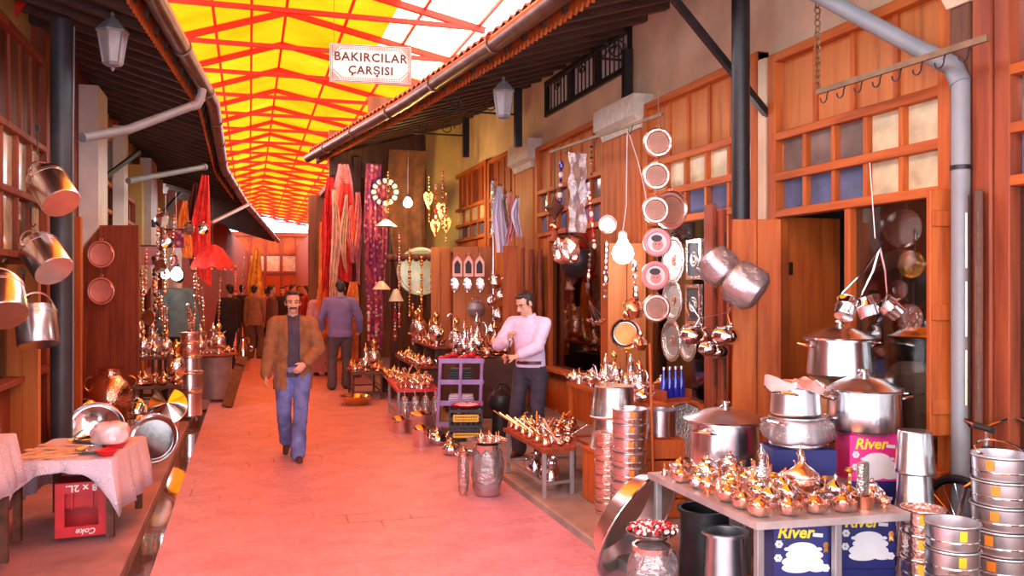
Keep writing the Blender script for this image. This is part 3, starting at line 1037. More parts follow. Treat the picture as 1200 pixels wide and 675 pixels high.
def river_box(label, c, size, rot, m, band=True, front=True):
    """front face looks along local -y"""
    w, d, h = size
    t = thing('carton', label, 'box', c, rot)
    b = MB().box((0, 0, h / 2), (w, d, h), bev=.003)
    b.build('box', m, t, smooth=False)
    fy_ = -d / 2
    u = h / .3
    if band:
        MB().box((0, fy_ - .001, .02 * u), (w * .995, .002, .04 * u)).build('blue_band', blue_box, t)
    if not front:
        return t
    MRx = Matrix.Rotation(PI / 2, 4, 'X')
    lettering('River', .085 * u, yel_ink, t, Matrix.Translation((-.035, fy_ - .001, h - .052 * u)) @ MRx, ext=.001, bold=.002, shear=.22)
    g = MB()
    g.box((.078 * u, fy_ - .001, h - .064 * u), (.05 * u, .002, .018 * u), (0, .08, 0))
    g.build('small_caption', paper, t)
    g = MB()
    for k, (x, z, rx, rz) in enumerate(((0, .165, .075, .035), (.01, .135, .095, .03), (.0, .1, .105, .033), (-.03, .07, .075, .025), (.07, .075, .05, .025))):
        flat_blob(g, (x * u, fy_ - .0004 * k, z * u), rx * u, rz * u, .0016)
    for x in (-.078, .085):
        flat_blob(g, (x * u, fy_, .165 * u), .014 * u, .009 * u, .0018, 12)
    g.build('printed_dishes', paper, t)
    for x, z in ((-.118, .19), (-.122, .12), (.118, .07)):
        g = MB()
        for q in range(6):
            flat_blob(g, ((x + .012 * math.cos(q * PI / 3)) * u, fy_, (z + .012 * math.sin(q * PI / 3)) * u), .009 * u, .009 * u, .0012, 8)
        g.build('printed_flower', paper, t)
    g = MB()
    flat_blob(g, (.12 * u, fy_, .185 * u), .016 * u, .016 * u, .0012, 14)
    g.prism([((.110) * u, fy_, .172 * u), (.106 * u, fy_, .145 * u), (.12 * u, fy_, .153 * u), (.134 * u, fy_, .145 * u), (.130 * u, fy_, .172 * u)], (0, -.0012, 0))
    g.build('printed_rosette', brass, t)
    return t
# ================================================================ right side, nearest stall
TZ = .65
ft = [(2.17, 3.33), (2.95, 3.26), (3.16, 4.36), (2.17, 4.42)]
table('display_table', 'grey metal table crowded with small copper and tin wares nearest the camera', ft, TZ, PH, plain('scuffed_table_top', (.42, .38, .37), .4, .4, var=.3, scale=6), grey_steel, legw=.035, stretch=False, legs=[(2.21, 3.37), (2.62, 3.36), (2.74, 4.30), (2.21, 4.37)])
where = 'on the grey table nearest the camera'
near_edge = [('scallop', (2.25, 3.42)), ('scallop', (2.39, 3.40)), ('scallop', (2.53, 3.39)), ('scallop', (2.67, 3.375)), ('scallop', (2.25, 3.56)), ('scallop', (2.25, 3.70))]
av = []
for n, (k, (x, y)) in enumerate(near_edge):
    place(k, (x, y, TZ), n * .7, 1.0, where)
    av.append((x, y, .07))
# the two bigger boxes under the plastic-wrapped pots
bx = W(940, 540, 4.86)
river_box('blue dish carton standing at the back of the near grey table under wrapped pots', (bx.x - .02, bx.y + .02, TZ), (.36, .26, .15), -TH, blue_box, band=False, front=False)
av.append((bx.x - .02, bx.y + .02, .2))
av += [(bx.x - .16, bx.y + .05, .16), (bx.x + .14, bx.y - .03, .16)]
p = Vector((2.80, 3.40, TZ))
tk = thing('knife_block', 'upright dark pierced tin holder among the wares by the pink carton', 'holder', p, .4)
MB().lathe([(0, 0), (.045, 0), (.055, .06), (.058, .065), (.05, .065), (0, .02)], 20).build('base_bowl', copper, tk)
MB().box((0, 0, .14), (.07, .035, .16), bev=.008).build('pierced_plate', pewter, tk)
av.append((p.x, p.y, .07))
big = [('sugar_c', (2.62, 3.62), 1.7, 'orange copper sugar bowl, biggest in front of the pink carton'), ('ewer_s', (2.74, 3.80), .62, 'short silvery ewer on the near grey table in front of the pink carton'), ('ewer_s', (2.56, 3.88), .62, 'short silvery ewer near the blue carton on the near grey table'), ('teapot_s', (2.40, 4.15), 1.25, 'largest tin teapot on the near grey table, in front of the big lidded pot')]
for k, (x, y), s, lb in big:
    place(k, (x, y, TZ), 1.0 + x, s, label=lb)
    av.append((x, y, KINDS[k][1] * s))
# flat copper lid-pan lying near the back left
scatter2([(ft[0][0] + .06, ft[0][1] + .1), (ft[1][0] - .05, ft[1][1] + .1), (ft[2][0] - .07, ft[2][1] - .06), (ft[3][0] + .06, ft[3][1] - .06)], TZ, [('teapot_s', 7), ('teapot_c', 2), ('dish', 2), ('scallop', 7), ('sugar_s', 22), ('sugar_c', 7), ('cezve_c', 5), ('cezve_s', 12), ('mug_c', 4), ('mug_s', 10), ('bell', 14), ('candle', 12), ('grinder', 3), ('spoon', 3)], where, SMALL, seed=5, gap=0, avoid=av, smin=.78, smax=1.05)

def crate(name, label, loc, size, rot=0, m=w_pale):
    w, d, h = size
    t = thing(name, label, 'crate', loc, rot)
    for s in (-1, 1):
        g = MB()
        for k in range(max(2, int(h / .13))):
            n = max(2, int(h / .13))
            g.box((0, s * (d / 2 - .008), h * (k + .5) / n), (w, .015, h / n - .015), bev=.002)
        g.build('side', m, t, smooth=False)
        g = MB()
        for k in range(max(2, int(h / .13))):
            g.box((s * (w / 2 - .008), 0, h * (k + .5) / n), (.015, d - .034, h / n - .015), bev=.002)
        g.build('end', m, t, smooth=False)
    MB().box((0, 0, h - .008), (w, d, .015)).build('top', m, t, smooth=False)
    for x in (-1, 1):
        for y in (-1, 1):
            MB().box((x * (w / 2 - .03), y * (d / 2 - .03), (h - .016) / 2), (.03, .03, h - .017)).build('post', m, t, smooth=False)
    return t

# pots behind the table
p1 = W(850, 548, 5.38)
cauldron('big lidded aluminium pot standing behind the left end of the near grey table', .228, .30, (p1.x, p1.y, .57), .5, nm='cauldron', flange=1.13)
cauldron('tall aluminium pot holding up the big lidded pot behind the near grey table', .20, .509, (p1.x, p1.y, PH), .5, lid=False, handles=False, m=alu2)
w1 = Vector((bx.x - .02, bx.y + .02, TZ + .152))
t = cauldron('lower plastic-wrapped pot on the blue carton behind the near table', .155, .17, (w1.x, w1.y, w1.z), .2, lid=False, handles=True, flange=1.03, m=alu2)
film_bag(t, (0, 0, .092), (.20, .20, .085), 3)
t = cauldron('upper plastic-wrapped pot with a crumpled pink wrapper on top, above the blue carton', .14, .155, (w1.x - .01, w1.y, w1.z + .179), .6, lid=False, handles=True, flange=1.03, m=alu2)
g = MB()
q = random.Random(3)
g.rings([[(r * math.cos(a) * (1 + .12 * math.sin(5 * a + j)), r * math.sin(a), .158 + z + .02 * math.sin(4 * a + j * 2) + (.055 if (j == 2 and 2.2 < a < 3.6) else 0)) for a in [2 * PI * i / 30 for i in range(30)]] for j, (r, z) in enumerate(((.06, .02), (.12, .028), (.175, .0), (.165, -.012)))], True, True)
pinkfilm = plain('pink_wrapper', (.85, .55, .50), .25, var=.15, scale=10, bump=.6, coat=.5)
g.build('pink_wrapper', pinkfilm, t)

# carton tower with the two big pots
rt = Vector((CS, -SN, 0)); fw = Vector((SN, CS, 0))
bc = W(1018, 500, 4.92)
bc.z = 0
z0 = PH
for lb, h in (('lowest blue carton of the stack carrying the pink carton', .255), ('middle blue carton of the stack, directly under the pink carton', .254)):
    river_box(lb, (bc.x, bc.y, z0), (.30, .22, h), -TH, blue_box, band=False)
    z0 += h + .001
river_box('pink dish carton with yellow lettering under a big lidded pot', (bc.x, bc.y, z0), (.305, .22, .30), -TH, pink_box)
z0 += .303
cauldron('big lidded aluminium pot standing on the pink carton', .205, .235, (bc.x + .0, bc.y + .04, z0), -.25, flange=1.04, top=.97)
p2 = W(1004, 447, 5.36)
p2 = Vector((3.60, p2.y + .10, 0))
cauldron('big lidded aluminium pot highest of all, behind the one on the pink carton', .205, .235, (p2.x, p2.y, 1.14), -.2, top=.92, flange=1.07)
crate('wooden_crate', 'slatted wooden crate on the pavement holding a second crate behind the carton stack', (p2.x, p2.y, PH), (.36, .36, .53), 0)
crate('wooden_crate', 'upper slatted wooden crate directly under the highest big pot', (p2.x, p2.y + .08, PH + .532), (.2, .2, .546), 0)
# cartons under the near table
for px, d, lb in ((932, 4.12, 'left'), (1008, 4.3, 'right')):
    c = W(px, 640, d)
    river_box(f'lower blue carton under the near table on the {lb} side', (c.x, c.y, PH), (.27, .2, .255), -TH, blue_box, band=False, front=False)
    river_box(f'blue dish carton with yellow lettering under the near table, {lb} one of the two', (c.x, c.y, PH + .256), (.27, .2, .28), -TH, blue_box, band=False)
c = W(850, 600, 4.5)
cauldron('upturned tall aluminium pot under the left end of the near table', .115, .36, (c.x, c.y, PH), 0, lid=False, handles=False, m=alu2, top=.85)
c = W(800, 600, 5.0)
cauldron('dark sooty pot on the pavement in the shade under the near table', (.14), .42, (2.42, 4.22, PH), 0, lid=False, handles=False, m=plain('sooty_iron', (.03, .03, .032), .45, .6, var=.4), top=.95)

# big tilted basin leaning on the table end
t = thing('washing_basin', 'huge round metal basin leaning on edge against the end of the near table', 'basin')
MB().lathe([(0, 0), (.25, 0), (.27, .006), (.335, .115), (.37, .122), (.372, .128), (.333, .128), (.318, .11), (.262, .012), (.24, .007), (0, .007)], 64).build('bowl', metal('basin_metal', (.88, .74, .70), .28), t)
MB().torus((0, 0, .126), .37, .008, 64, 8).build('rim', steel, t)
bcx = W(737, 604, 4.72)
# opening faces right, down and a little towards the viewer
nrm = (rt * .70 + Vector((0, 0, 1)) * -.44 - fw * .57).normalized()
t.matrix_world = Matrix.Translation(Vector((2.15, 4.72, .352))) @ nrm.to_track_quat('Z', 'Y').to_matrix().to_4x4()

# plastic wrapped bundle with the bowl of beads in front of the basin
c = W(771, 630, 4.35)
t = thing('wrapped_bundle', 'plastic-wrapped bundle of pots standing in front of the leaning basin', 'bundle', (c.x - .03, c.y, 0))
for k in range(3):
    MB().lathe([(0, 0), (.085, 0), (.095, .02), (.1, .1), (.105, .125), (.09, .125), (.085, .02), (0, .01)], 24, Matrix.Translation((0, 0, .01 + k * .13))).build('pot', alu2 if k % 2 else pinkcop, t)
film_bag(t, (0, 0, .205), (.125, .125, .2), 9)
zt = .425
t = thing('bead_bowl', 'round tin bowl heaped with red and white beads on the wrapped bundle', 'bowl', (c.x - .03, c.y, zt))
MB().lathe([(0, 0), (.07, 0), (.13, .04), (.135, .045), (.125, .045), (.06, .01), (0, .01)], 28).build('bowl', steel, t)
g = MB()
q = random.Random(8)
beadm = [plain('red_bead', (.6, .02, .03), .2, var=.2), plain('white_bead', (.8, .75, .75), .2, var=.1), plain('dark_bead', (.08, .03, .03), .2)]
for k in range(150):
    a, r = q.uniform(0, 6.28), .125 * math.sqrt(q.random())
    g.mi = q.choice([0, 0, 1, 1, 2])
    g.ball((r * math.cos(a), r * math.sin(a), .052 + .022 * (1 - r / .125) + q.uniform(0, .006)), .011, 6)
tag(g.build('beads', beadm, t), kind='stuff')

# stack of stickered pans behind the basin
pan_a = pan_proto(.125, .098)
c = W(738, 600, 6.0)
for k in range(8):
    pan_a.at((c.x, c.y, PH + k * .0995), -.32 + .05 * math.sin(k * 2.1), 1, ('lowest' if k == 0 else 'topmost' if k == 7 else ['', 'second', 'third', 'fourth', 'fifth', 'sixth', 'seventh'][k]) + (' from the bottom' if 0 < k < 7 else '') + ' stickered pan in the tall stack behind the leaning basin', 'stickered pans stacked behind the basin')
pan_b = pan_proto(.10, .098, m=pinkcop, tag_m=pinkcop)
c2 = W(713, 600, 6.2)
for k in range(6):
    pan_b.at((c2.x, c2.y, PH + k * .0995), 1 + .1 * k, 1, ('lowest' if k == 0 else 'topmost' if k == 5 else ['', 'second', 'third', 'fourth', 'fifth', 'sixth'][k]) + (' from the bottom' if 0 < k < 5 else '') + ' narrow pinkish pan in the stack left of the stickered pans', 'narrow pans stacked beside the stickered ones')
t = thing('upright_pole', 'thin wooden pole rising beside the tall stickered pan stack', 'pole', (c.x + .16, c.y - .06, PH))
MB().cyl((0, 0, 0), (0, 0, .02), .03).build('foot', iron, t)
MB().cyl((0, 0, .02), (-.02, .03, 1.25), .010).build('shaft', w_or, t)

# nested bell-shaped pots on a wooden box
c = W(719, 500, 6.57)
t = thing('wooden_chest', 'brown wooden box carrying two upturned aluminium pots beside the pan stacks', 'box', (c.x, c.y, PH))
MB().box((0, 0, .195), (.38, .34, .38), bev=.006).build('body', w_or, t, smooth=False)
MB().box((0, 0, .395), (.40, .36, .025), bev=.004).build('lid', w_orh, t, smooth=False)
def updown(label, loc, r, h, group=None, m=alu):
    t = thing('upturned_pot', label, 'pot', loc, 0, group)
    MB().lathe([(.96 * r, 0), (1.0 * r, 0), (1.01 * r, .01), (.97 * r, .018), (.82 * r, .97 * h), (.78 * r, h), (0, h), (0, h - .004), (.76 * r, h - .005), (.93 * r, .02)], 40).build('body', m, t)
    MB().lathe([(.80 * r, .97 * h), (.86 * r, .975 * h), (.865 * r, .985 * h), (.80 * r, .985 * h)], 40).build('rim', steel, t)
    return t
updown('lower upturned aluminium pot on the brown wooden box', (c.x, c.y, PH + .409), .185, .24)
updown('upper upturned aluminium pot on the brown wooden box', (c.x, c.y, PH + .651), .185, .24)
c = W(774, 500, 6.2)
cauldron('plain cylindrical aluminium pot between pan stack and big lidded pot', .112, .20, (c.x, c.y, .62), 0, lid=False, handles=False, flange=1.06, top=1.0)
crate('wooden_crate', 'wooden crate under the plain cylindrical pot behind the pan stack', (c.x, c.y, PH), (.28, .28, .558), -.2, w_or)
c = W(815, 500, 6.55)
t = thing('oval_tray', 'dark round tray on edge behind the plain cylindrical pot', 'tray', (c.x - .06, c.y + .05, .40), 0)
tm = Matrix.Rotation(PI / 2 - .2, 4, 'X')
MB().lathe([(0, 0), (.17, 0), (.2, .02), (.205, .024), (.17, .006), (0, .006)], 40, Matrix.Translation((0, 0, .2)) @ tm).build('plate', pewter, t)
MB().torus((0, 0, 0), .205, .006, 40, 6, I4).build('rim', steel, t).matrix_local = Matrix.Translation((0, 0, .2)) @ tm @ Matrix.Translation((0, 0, .022))
crate('wooden_crate', 'wooden crate carrying the dark round tray on edge by the shop front', (c.x - .06, c.y + .05, PH), (.44, .2, .335), 0)

# aluminium pots tower right of the carton stack
c = W(1072, 550, 4.52)
for k in range(4):
    updown(['lowest', 'second from the ground', 'third from the ground', 'topmost'][k] + ' upturned pot of the tower right of the pink carton', (c.x, c.y, PH + k * .222), .102, .22, 'tower of upturned pots beside the pink carton')
# right front stacks
pan_c = pan_proto(.135, .118, m=alu2)
c = W(1174, 560, 4.15)
for k in range(7):
    pan_c.at((c.x, c.y, PH + k * .1195), -1.1 + .12 * math.sin(k * 1.7), (1.06 - k * .01, 1.06 - k * .01, 1), ['lowest', 'second from the ground', 'third from the ground', 'fourth from the ground', 'fifth from the ground', 'sixth from the ground', 'topmost'][k] + ' pan of the tall stack at the far right by the bicycle', 'tall stack of pans beside the bicycle')
t = thing('bail_handle', 'bent wire carrying handle lying across the top pan of the far right stack', 'handle', (c.x, c.y, PH + 7 * .1195 + .006))
MB().tube(arc((0, 0, 0), .13, 0, PI, 18, (1, 0, 0), (0, .75, .35)), .006, 7).build('wire', steel, t)
MB().ball((-.13, 0, .0), (.016, .016, .006), 8).build('eyelet', steel, t)
pan_d = pan_proto(.115, .115, m=alu2, tag_m=yellowp)
c = W(1116, 600, 3.88)
for k in range(5):
    pan_d.at((c.x, c.y, PH + k * .1165), -.5 + .03 * k, 1, ['lowest', 'second from the ground', 'third from the ground', 'fourth from the ground', 'topmost'][k] + ' yellow-stickered pan of the short stack at the near table corner', 'short stack of yellow-stickered pans')
pan_e = pan_proto(.10, .115, m=pinkcop, tag_m=yellowp)
c = W(1082, 600, 4.12)
for k in range(5):
    pan_e.at((c.x, c.y, PH + k * .1165), -.9 + .03 * k, 1, ['lowest', 'second from the ground', 'third from the ground', 'fourth from the ground', 'topmost'][k] + ' narrow pan of the stack squeezed between table corner and yellow-stickered stack', 'narrow pans by the table corner')
# nested trays low in the right corner
c = W(1147, 712, 3.36)
t = crate('wooden_crate', 'low wooden crate carrying the nest of round trays at the bottom right', (c.x, c.y, PH), (.34, .34, .22), -TH)
tilt = Matrix.Rotation(-TH, 4, 'Z') @ Matrix.Rotation(.35, 4, 'X')
for k in range(6):
    r = .232 - .022 * k
    t = thing('round_tray', ['outermost', 'second from outside', 'third from outside', 'fourth from outside', 'fifth from outside', 'innermost'][k] + ' of the nested round trays at the bottom right', 'tray', (0, 0, 0), 0, 'nested round trays')
    MB().lathe([(0, 0), (.86 * r, 0), (.97 * r, .05), (r, .055), (1.0 * r, .06), (.96 * r, .06), (.85 * r, .006), (0, .006)], 48).build('pan', steel, t)
    MB().torus((0, 0, .058), r * .985, .0045, 48, 6).build('rim', alu, t)
    t.matrix_world = Matrix.Translation((c.x, c.y, PH + .22 + .09)) @ tilt @ Matrix.Translation((0, 0, .016 * k))

# bicycle leaning by the post
def bicycle(loc, rot):
    t = thing('bicycle', 'dark bicycle leaning by the wooden post behind the right pan stacks', 'bicycle', loc, rot)
    r = .31
    def wheel(x, turn=0):
        M = Matrix.Translation((x, 0, r)) @ Matrix.Rotation(turn, 4, 'Z') @ Matrix.Rotation(PI / 2, 4, 'X')
        w = MB().torus((0, 0, 0), r - .018, .018, 40, 8).build('wheel', rubber, t)
        w.matrix_local = M
        MB().torus((0, 0, 0), r - .042, .009, 40, 6).build('wheel_rim', steel, w)
        s = MB()
        for k in range(18):
            a = 2 * PI * k / 18
            s.cyl((.02 * math.cos(a + .9), .02 * math.sin(a + .9), .012 * (-1) ** k), ((r - .045) * math.cos(a), (r - .045) * math.sin(a), 0), .0015, n=4)
        s.build('spokes', steel, w)
        MB().cyl((0, 0, -.045), (0, 0, .045), .016).build('hub', steel, w)
    wheel(0)
    wheel(-1.03)
    bb, sd, hd, hb = (-.62, 0, .29), (-.74, 0, .72), (-.16, 0, .80), (-.11, 0, .62)
    f = MB()
    for a, b, q in ((bb, sd, .016), (bb, hb, .018), (sd, hd, .016), (hd, hb, .019), (bb, (-1.03, .03, r), .010), (sd, (-1.03, .03, r), .010)):
        f.tube([a, b], q, 8)
    f.build('frame', iron, t)
    f = MB()
    for s in (-1, 1):
        f.tube([hb, (-.08, s * .05, .58), (0, s * .05, r)], .011, 7)
    f.build('fork', steel, t)
    h = MB().tube([hd, (-.17, 0, .90)], .013, 8)
    h.tube([(-.27, -.21, .93), (-.16, -.18, .95), (-.13, -.07, .91), (-.15, 0, .90), (-.13, .07, .91), (-.16, .13, .95), (-.27, .14, .93)], .011, 8)
    h = h.build('handlebar', steel, t)
    for y in (-.21, .14):
        MB().tube([(-.23, y + (.01 if y < 0 else 0), .936), (-.34, y, .925)], .017, 8).build('grip', rubber, h)
    g = MB().box((-.76, 0, .77), (.24, .13, .05), bev=.02)
    g.build('saddle', rubber, t)
    MB().tube([sd, (-.75, 0, .76)], .012, 8).build('seat_post', steel, t)
    c_ = MB().torus((0, 0, 0), .085, .006, 24, 6, Matrix.Rotation(PI / 2, 3, 'X'))
    c_ = c_.build('chainring', steel, t)
    c_.location = (bb[0], -.05, bb[2])
    MB().tube([(-.62, -.06, .29), (-.70, -.075, .16)], .009, 6).build('crank', steel, t)
    return t
# local +x = front; faces up the street
bicycle((3.705, 3.72, PH), PI / 2)
# sack in the shop window
c = PX(1070, 440, 4.35)
t = thing('wrapped_bundle', 'pale crumpled sack in the shop window behind the big pots', 'sack', (c.x, c.y, .63))
film_bag(t, (0, 0, .28), (.16, .2, .28), 12, 'sack', plain('sack_cloth', (.55, .48, .42), .9, var=.2, bump=.5), .07)
t = thing('window_shelf', 'wooden board inside the near shop window carrying the pale sack', 'shelf', (c.x, c.y, .565))
MB().box((0, 0, .027), (.5, 1.1, .05), bev=.004).build('board', w_or, t, smooth=False)
for y in (-.45, .45):
    MB().box((0, y, -.255), (.4, .06, .505)).build('leg', w_or, t, smooth=False)
# ================================================================ right side, further stalls
# low table of small wares at the kerb, in front of the man in the lavender shirt
q2 = [(2.17, 6.22), (2.46, 6.28), (2.86, 7.28), (2.17, 7.32)]
table('kerb_table', 'low table heaped with copper wares at the kerb in front of the man in lavender', q2, .45, PH, w_red, grey_steel, stretch=True, th=.03)
wh = 'on the low table before the man in lavender'
av = []
for k in range(5):
    y = 6.36 + k * .19
    place('cezve_c', (2.235, y, .45), 2.2 + .2 * k, 1.25, wh)
    av.append((2.235, y, .065))
scatter2([(q2[0][0] + .06, q2[0][1] + .06), (q2[1][0] - .05, q2[1][1] + .06), (q2[2][0] - .05, q2[2][1] - .06), (q2[3][0] + .06, q2[3][1] - .06)], .45, [('spoon', 9), ('cezve_c', 12), ('cezve_s', 10), ('mug_c', 9), ('mug_s', 6), ('dish', 2), ('sugar_s', 9), ('bell', 10), ('candle', 6), ('grinder', 4)], wh, SMALL, seed=11, avoid=av, gap=0)
for k, (x, y) in enumerate(((2.35, 6.55), (2.44, 6.76), (2.36, 6.98))):
    t = thing('tall_jug', ['silvery jug stored under the low kerb table, nearest the street', 'silvery jug stored under the low kerb table, middle one', 'silvery jug stored under the low kerb table, farthest along'][k], 'jug', (x, y, PH))
    MB().lathe([(0, 0), (.05, 0), (.065, .05), (.06, .12), (.035, .17), (.045, .215), (.04, .215), (.03, .17), (0, .16)], 20).build('body', steel, t)
    MB().tube(arc((-.05, 0, .13), .05, PI / 2, PI * 1.5, 8), .006, 6).build('handle', steel, t)
# long counter along the shop front with sugar bowls
q3 = [(2.94, 6.03), (3.40, 6.03), (3.40, 7.75), (2.94, 7.75)]
table('counter', 'long wooden counter of silvery lidded bowls along the shop front', q3, .80, PH, w_orh, w_or, th=.04)
wh = 'on the long counter along the shop front'
av = []
t = thing('blue_bottle_case', 'box holding blue glass bottles at the near end of the long counter', 'box', (3.24, 6.15, .80), .2)
MB().box((0, 0, .012), (.26, .16, .024)).box((0, .075, .08), (.26, .012, .12)).box((-.125, 0, .05), (.012, .16, .08)).box((.125, 0, .05), (.012, .16, .08)).build('case', w_red, t, smooth=False)
av.append((3.24, 6.15, .17))
for k in range(4):
    p = Matrix.Rotation(.2, 3, 'Z') @ Vector((-.09 + .06 * k, 0, 0))
    b = thing('blue_bottle', 'cobalt blue glass bottle in the box at the near end of the counter', 'bottle', (3.24 + p.x, 6.15 + p.y, .826), 0, 'cobalt bottles on the counter')
    MB().lathe([(0, 0), (.024, 0), (.027, .01), (.027, .13), (.012, .17), (.011, .22), (0, .22)], 14).build('glass', cobalt, b)
    MB().lathe([(0, .221), (.014, .221), (.014, .245), (0, .247)], 10).build('stopper', steel, b)
place('samovar', (3.12, 6.52, .80), .4, .62, label='silvery samovar with brass crown at the near end of the long counter')
av.append((3.12, 6.52, .1))
place('samovar', (3.24, 7.3, .80), 1.2, .68, label='silvery samovar with brass crown halfway along the long counter')
av.append((3.24, 7.3, .11))
for k, (x, y) in enumerate(((3.04, 6.33), (3.05, 7.05), (3.27, 7.0))):
    place('ewer_s', (x, y, .80), 2.0 + k, .8, label=['silvery ewer at the street corner of the long counter', 'silvery ewer a third along the counter, street side', 'silvery ewer a third along the counter, window side'][k])
    av.append((x, y, .10))
scatter2([(2.97, 6.08), (3.37, 6.08), (3.37, 7.70), (2.97, 7.70)], .80, [('teapot_s', 14), ('sugar_s', 48), ('scallop', 9), ('sugar_c', 12), ('mug_s', 6), ('candle', 5), ('grinder', 6), ('bell', 8)], wh, SMALL, seed=21, avoid=av, gap=0, smin=1.1, smax=1.45)
# stack of film-wrapped pots on the street with a tray of wares on top
c = W(571, 580, 7.02)
t = thing('wrapped_bundle', 'tall film-wrapped stack of pots standing in the street before the low kerb table', 'bundle', (c.x, c.y, 0))
for k in range(4):
    MB().lathe([(0, 0), (.095, 0), (.105, .012), (.108, .09), (.113, .1), (.1, .104), (.09, .02), (0, .012)], 26, Matrix.Translation((0, 0, .005 + k * .105))).build('pot', steel if k % 2 else alu2, t)
film_bag(t, (0, 0, .216), (.128, .128, .21), 5)
t2 = thing('tin_tray', 'round tin tray carrying small wares on top of the film-wrapped stack', 'tray', (c.x, c.y, .436))
MB().lathe([(0, 0), (.12, 0), (.165, .018), (.17, .022), (.16, .02), (.118, .005), (0, .005)], 32).build('plate', tin, t2)
MB().torus((0, 0, .021), .168, .004, 32, 6).build('rim', steel, t2)
scatter([(c.x - .12, c.y - .12), (c.x + .12, c.y - .12), (c.x + .12, c.y + .12), (c.x - .12, c.y + .12)], .441, [('bell', 4), ('sugar_s', 3), ('mug_c', 2)], 'on the tin tray of the film-wrapped stack', seed=4, smin=.6, smax=.7, avoid=[(c.x + .2 * math.cos(a), c.y + .2 * math.sin(a), .07) for a in [i * PI / 6 for i in range(12)]])
t = thing('wrapped_bundle', 'slim stack of copper cups wrapped in film left of the tall wrapped stack', 'bundle', (c.x - .19, c.y + .05, 0))
for k in range(5):
    MB().lathe([(0, 0), (.03, 0), (.036, .065), (.039, .068), (.033, .068), (.028, .01), (0, .008)], 16, Matrix.Translation((0, 0, .004 + k * .07))).build('cup', copper, t)
film_bag(t, (0, 0, .178), (.045, .045, .175), 6)
# blackened crates with the yellow label
bc2 = W(546, 522, 9.25)
for k, lb in enumerate(('lower', 'upper')):
    t = thing('plastic_crate', f'{lb} black plastic crate with a yellow label strip by the purple rack', 'crate', (bc2.x, bc2.y, k * .202), -.25)
    w_, d_, h_ = .36, .3, .2
    for x, y, sx, sy, nm in ((0, -d_ / 2, w_, .014, 'front_side'), (0, d_ / 2, w_, .014, 'back_side'), (-w_ / 2 + .007, 0, .014, d_ - .016, 'end'), (w_ / 2 - .007, 0, .014, d_ - .016, 'end')):
        g = MB()
        for z in (.02, .10, .185):
            g.box((x, y, z), (sx, sy, .028))
        for j in range(7):
            f = (j / 6 - .5) * .94
            g.box((x + (f * sx if sx > sy else 0), y + (f * sy if sy > sx else 0), .1), (.016, .016, .15))
        g.build(nm, black, t, smooth=False)
    MB().box((0, 0, .008), (w_ - .03, d_ - .03, .012)).build('base', black, t, smooth=False)
    lab = MB().box((0, -d_ / 2 - .010, .11 if k else .13), (.27, .004, .075 if k else .05)).build('label_strip', yellowp, t, smooth=False)
    g = MB()
    for j in range(18):
        g.box((-.115 + j * .0135, -d_ / 2 - .013, .122 if k else .134), (.008, .003, .018))
        if k: g.box((-.115 + j * .0135, -d_ / 2 - .013, .094), (.008, .003, .012))
    g.build('printed_marks', ink, lab, smooth=False)
t = thing('red_basket', 'red tray of folded goods on the black crates by the purple rack', 'tray', (bc2.x, bc2.y, .405), -.25)
MB().lathe([(0, 0), (.12, 0), (.16, .03), (.165, .035), (.15, .03), (.115, .008), (0, .008)], 24).build('tray', redp, t)
g = MB()
for j in range(6):
    g.ball((.08 * math.cos(j), .08 * math.sin(j), .03), (.055, .03, .018), 8, (0, 0, j * 1.3))
g.build('folded_goods', plain('pale_cloth', (.75, .45, .45), .8, var=.3), t)
t = thing('black_kettle', 'sooty black kettle standing behind the upper black crate', 'kettle', (bc2.x + .40, bc2.y + .0, PH), .5)
MB().lathe([(0, 0), (.1, 0), (.105, .03), (.1, .3), (.13, .33), (.15, .40), (.13, .47), (.06, .52), (0, .52)], 24).build('body', iron, t)
MB().tube([(.12, 0, .42), (.2, 0, .45), (.24, 0, .51)], .02, 8, taper=.6).build('spout', iron, t)
MB().tube(arc((0, 0, .46), .13, .2, PI - .2, 12), .008, 6).build('handle', iron, t)
MB().lathe([(0, .52), (.05, .522), (.02, .54), (.012, .56), (0, .57)], 12).build('lid', iron, t)
# purple rack
pc = W(537, 470, 9.75)
t = thing('purple_rack', 'purple metal shelf rack with leaning frame behind the black crates', 'rack', (pc.x, pc.y, 0), -.3)
pm = plain('purple_paint', (.30, .20, .45), .45, .2, var=.2)
for x in (-.24, .0, .24):
    MB().bar((x, -.02, 0), (x + .03, .10, .88), .035, .02).build('post', pm, t, smooth=False)
for k in range(4):
    z = .12 + .24 * k
    MB().box((.015 + k * .006, .10 + .03 * k, z), (.52, .2, .018)).box((.015 + k * .006, .0 + .03 * k, z + .02), (.52, .012, .055)).build('shelf', pm, t, smooth=False)
g = MB()
for k in range(7):
    g.ball((-.2 + k * .07, .18, .88 + .02 * (k % 3)), (.05, .05, .035), 8)
g.build('red_strings', redp, t)
for k in range(2):
    t = thing('folded_cloth', ['dark folded textile pile on the middle of the purple rack', 'white folded cloth on a lower shelf of the purple rack'][k], 'cloth', (pc.x + .08, pc.y + .15 + .03 * (2 - k), (.61, .37)[k] + .001), -.3)
    for j in range(5 if k == 0 else 3):
        MB().box((0, 0, .018 + .03 * j), (.30 - .01 * j, .16, .027), bev=.01).build('fold', [iron_pole, lace][k], t)
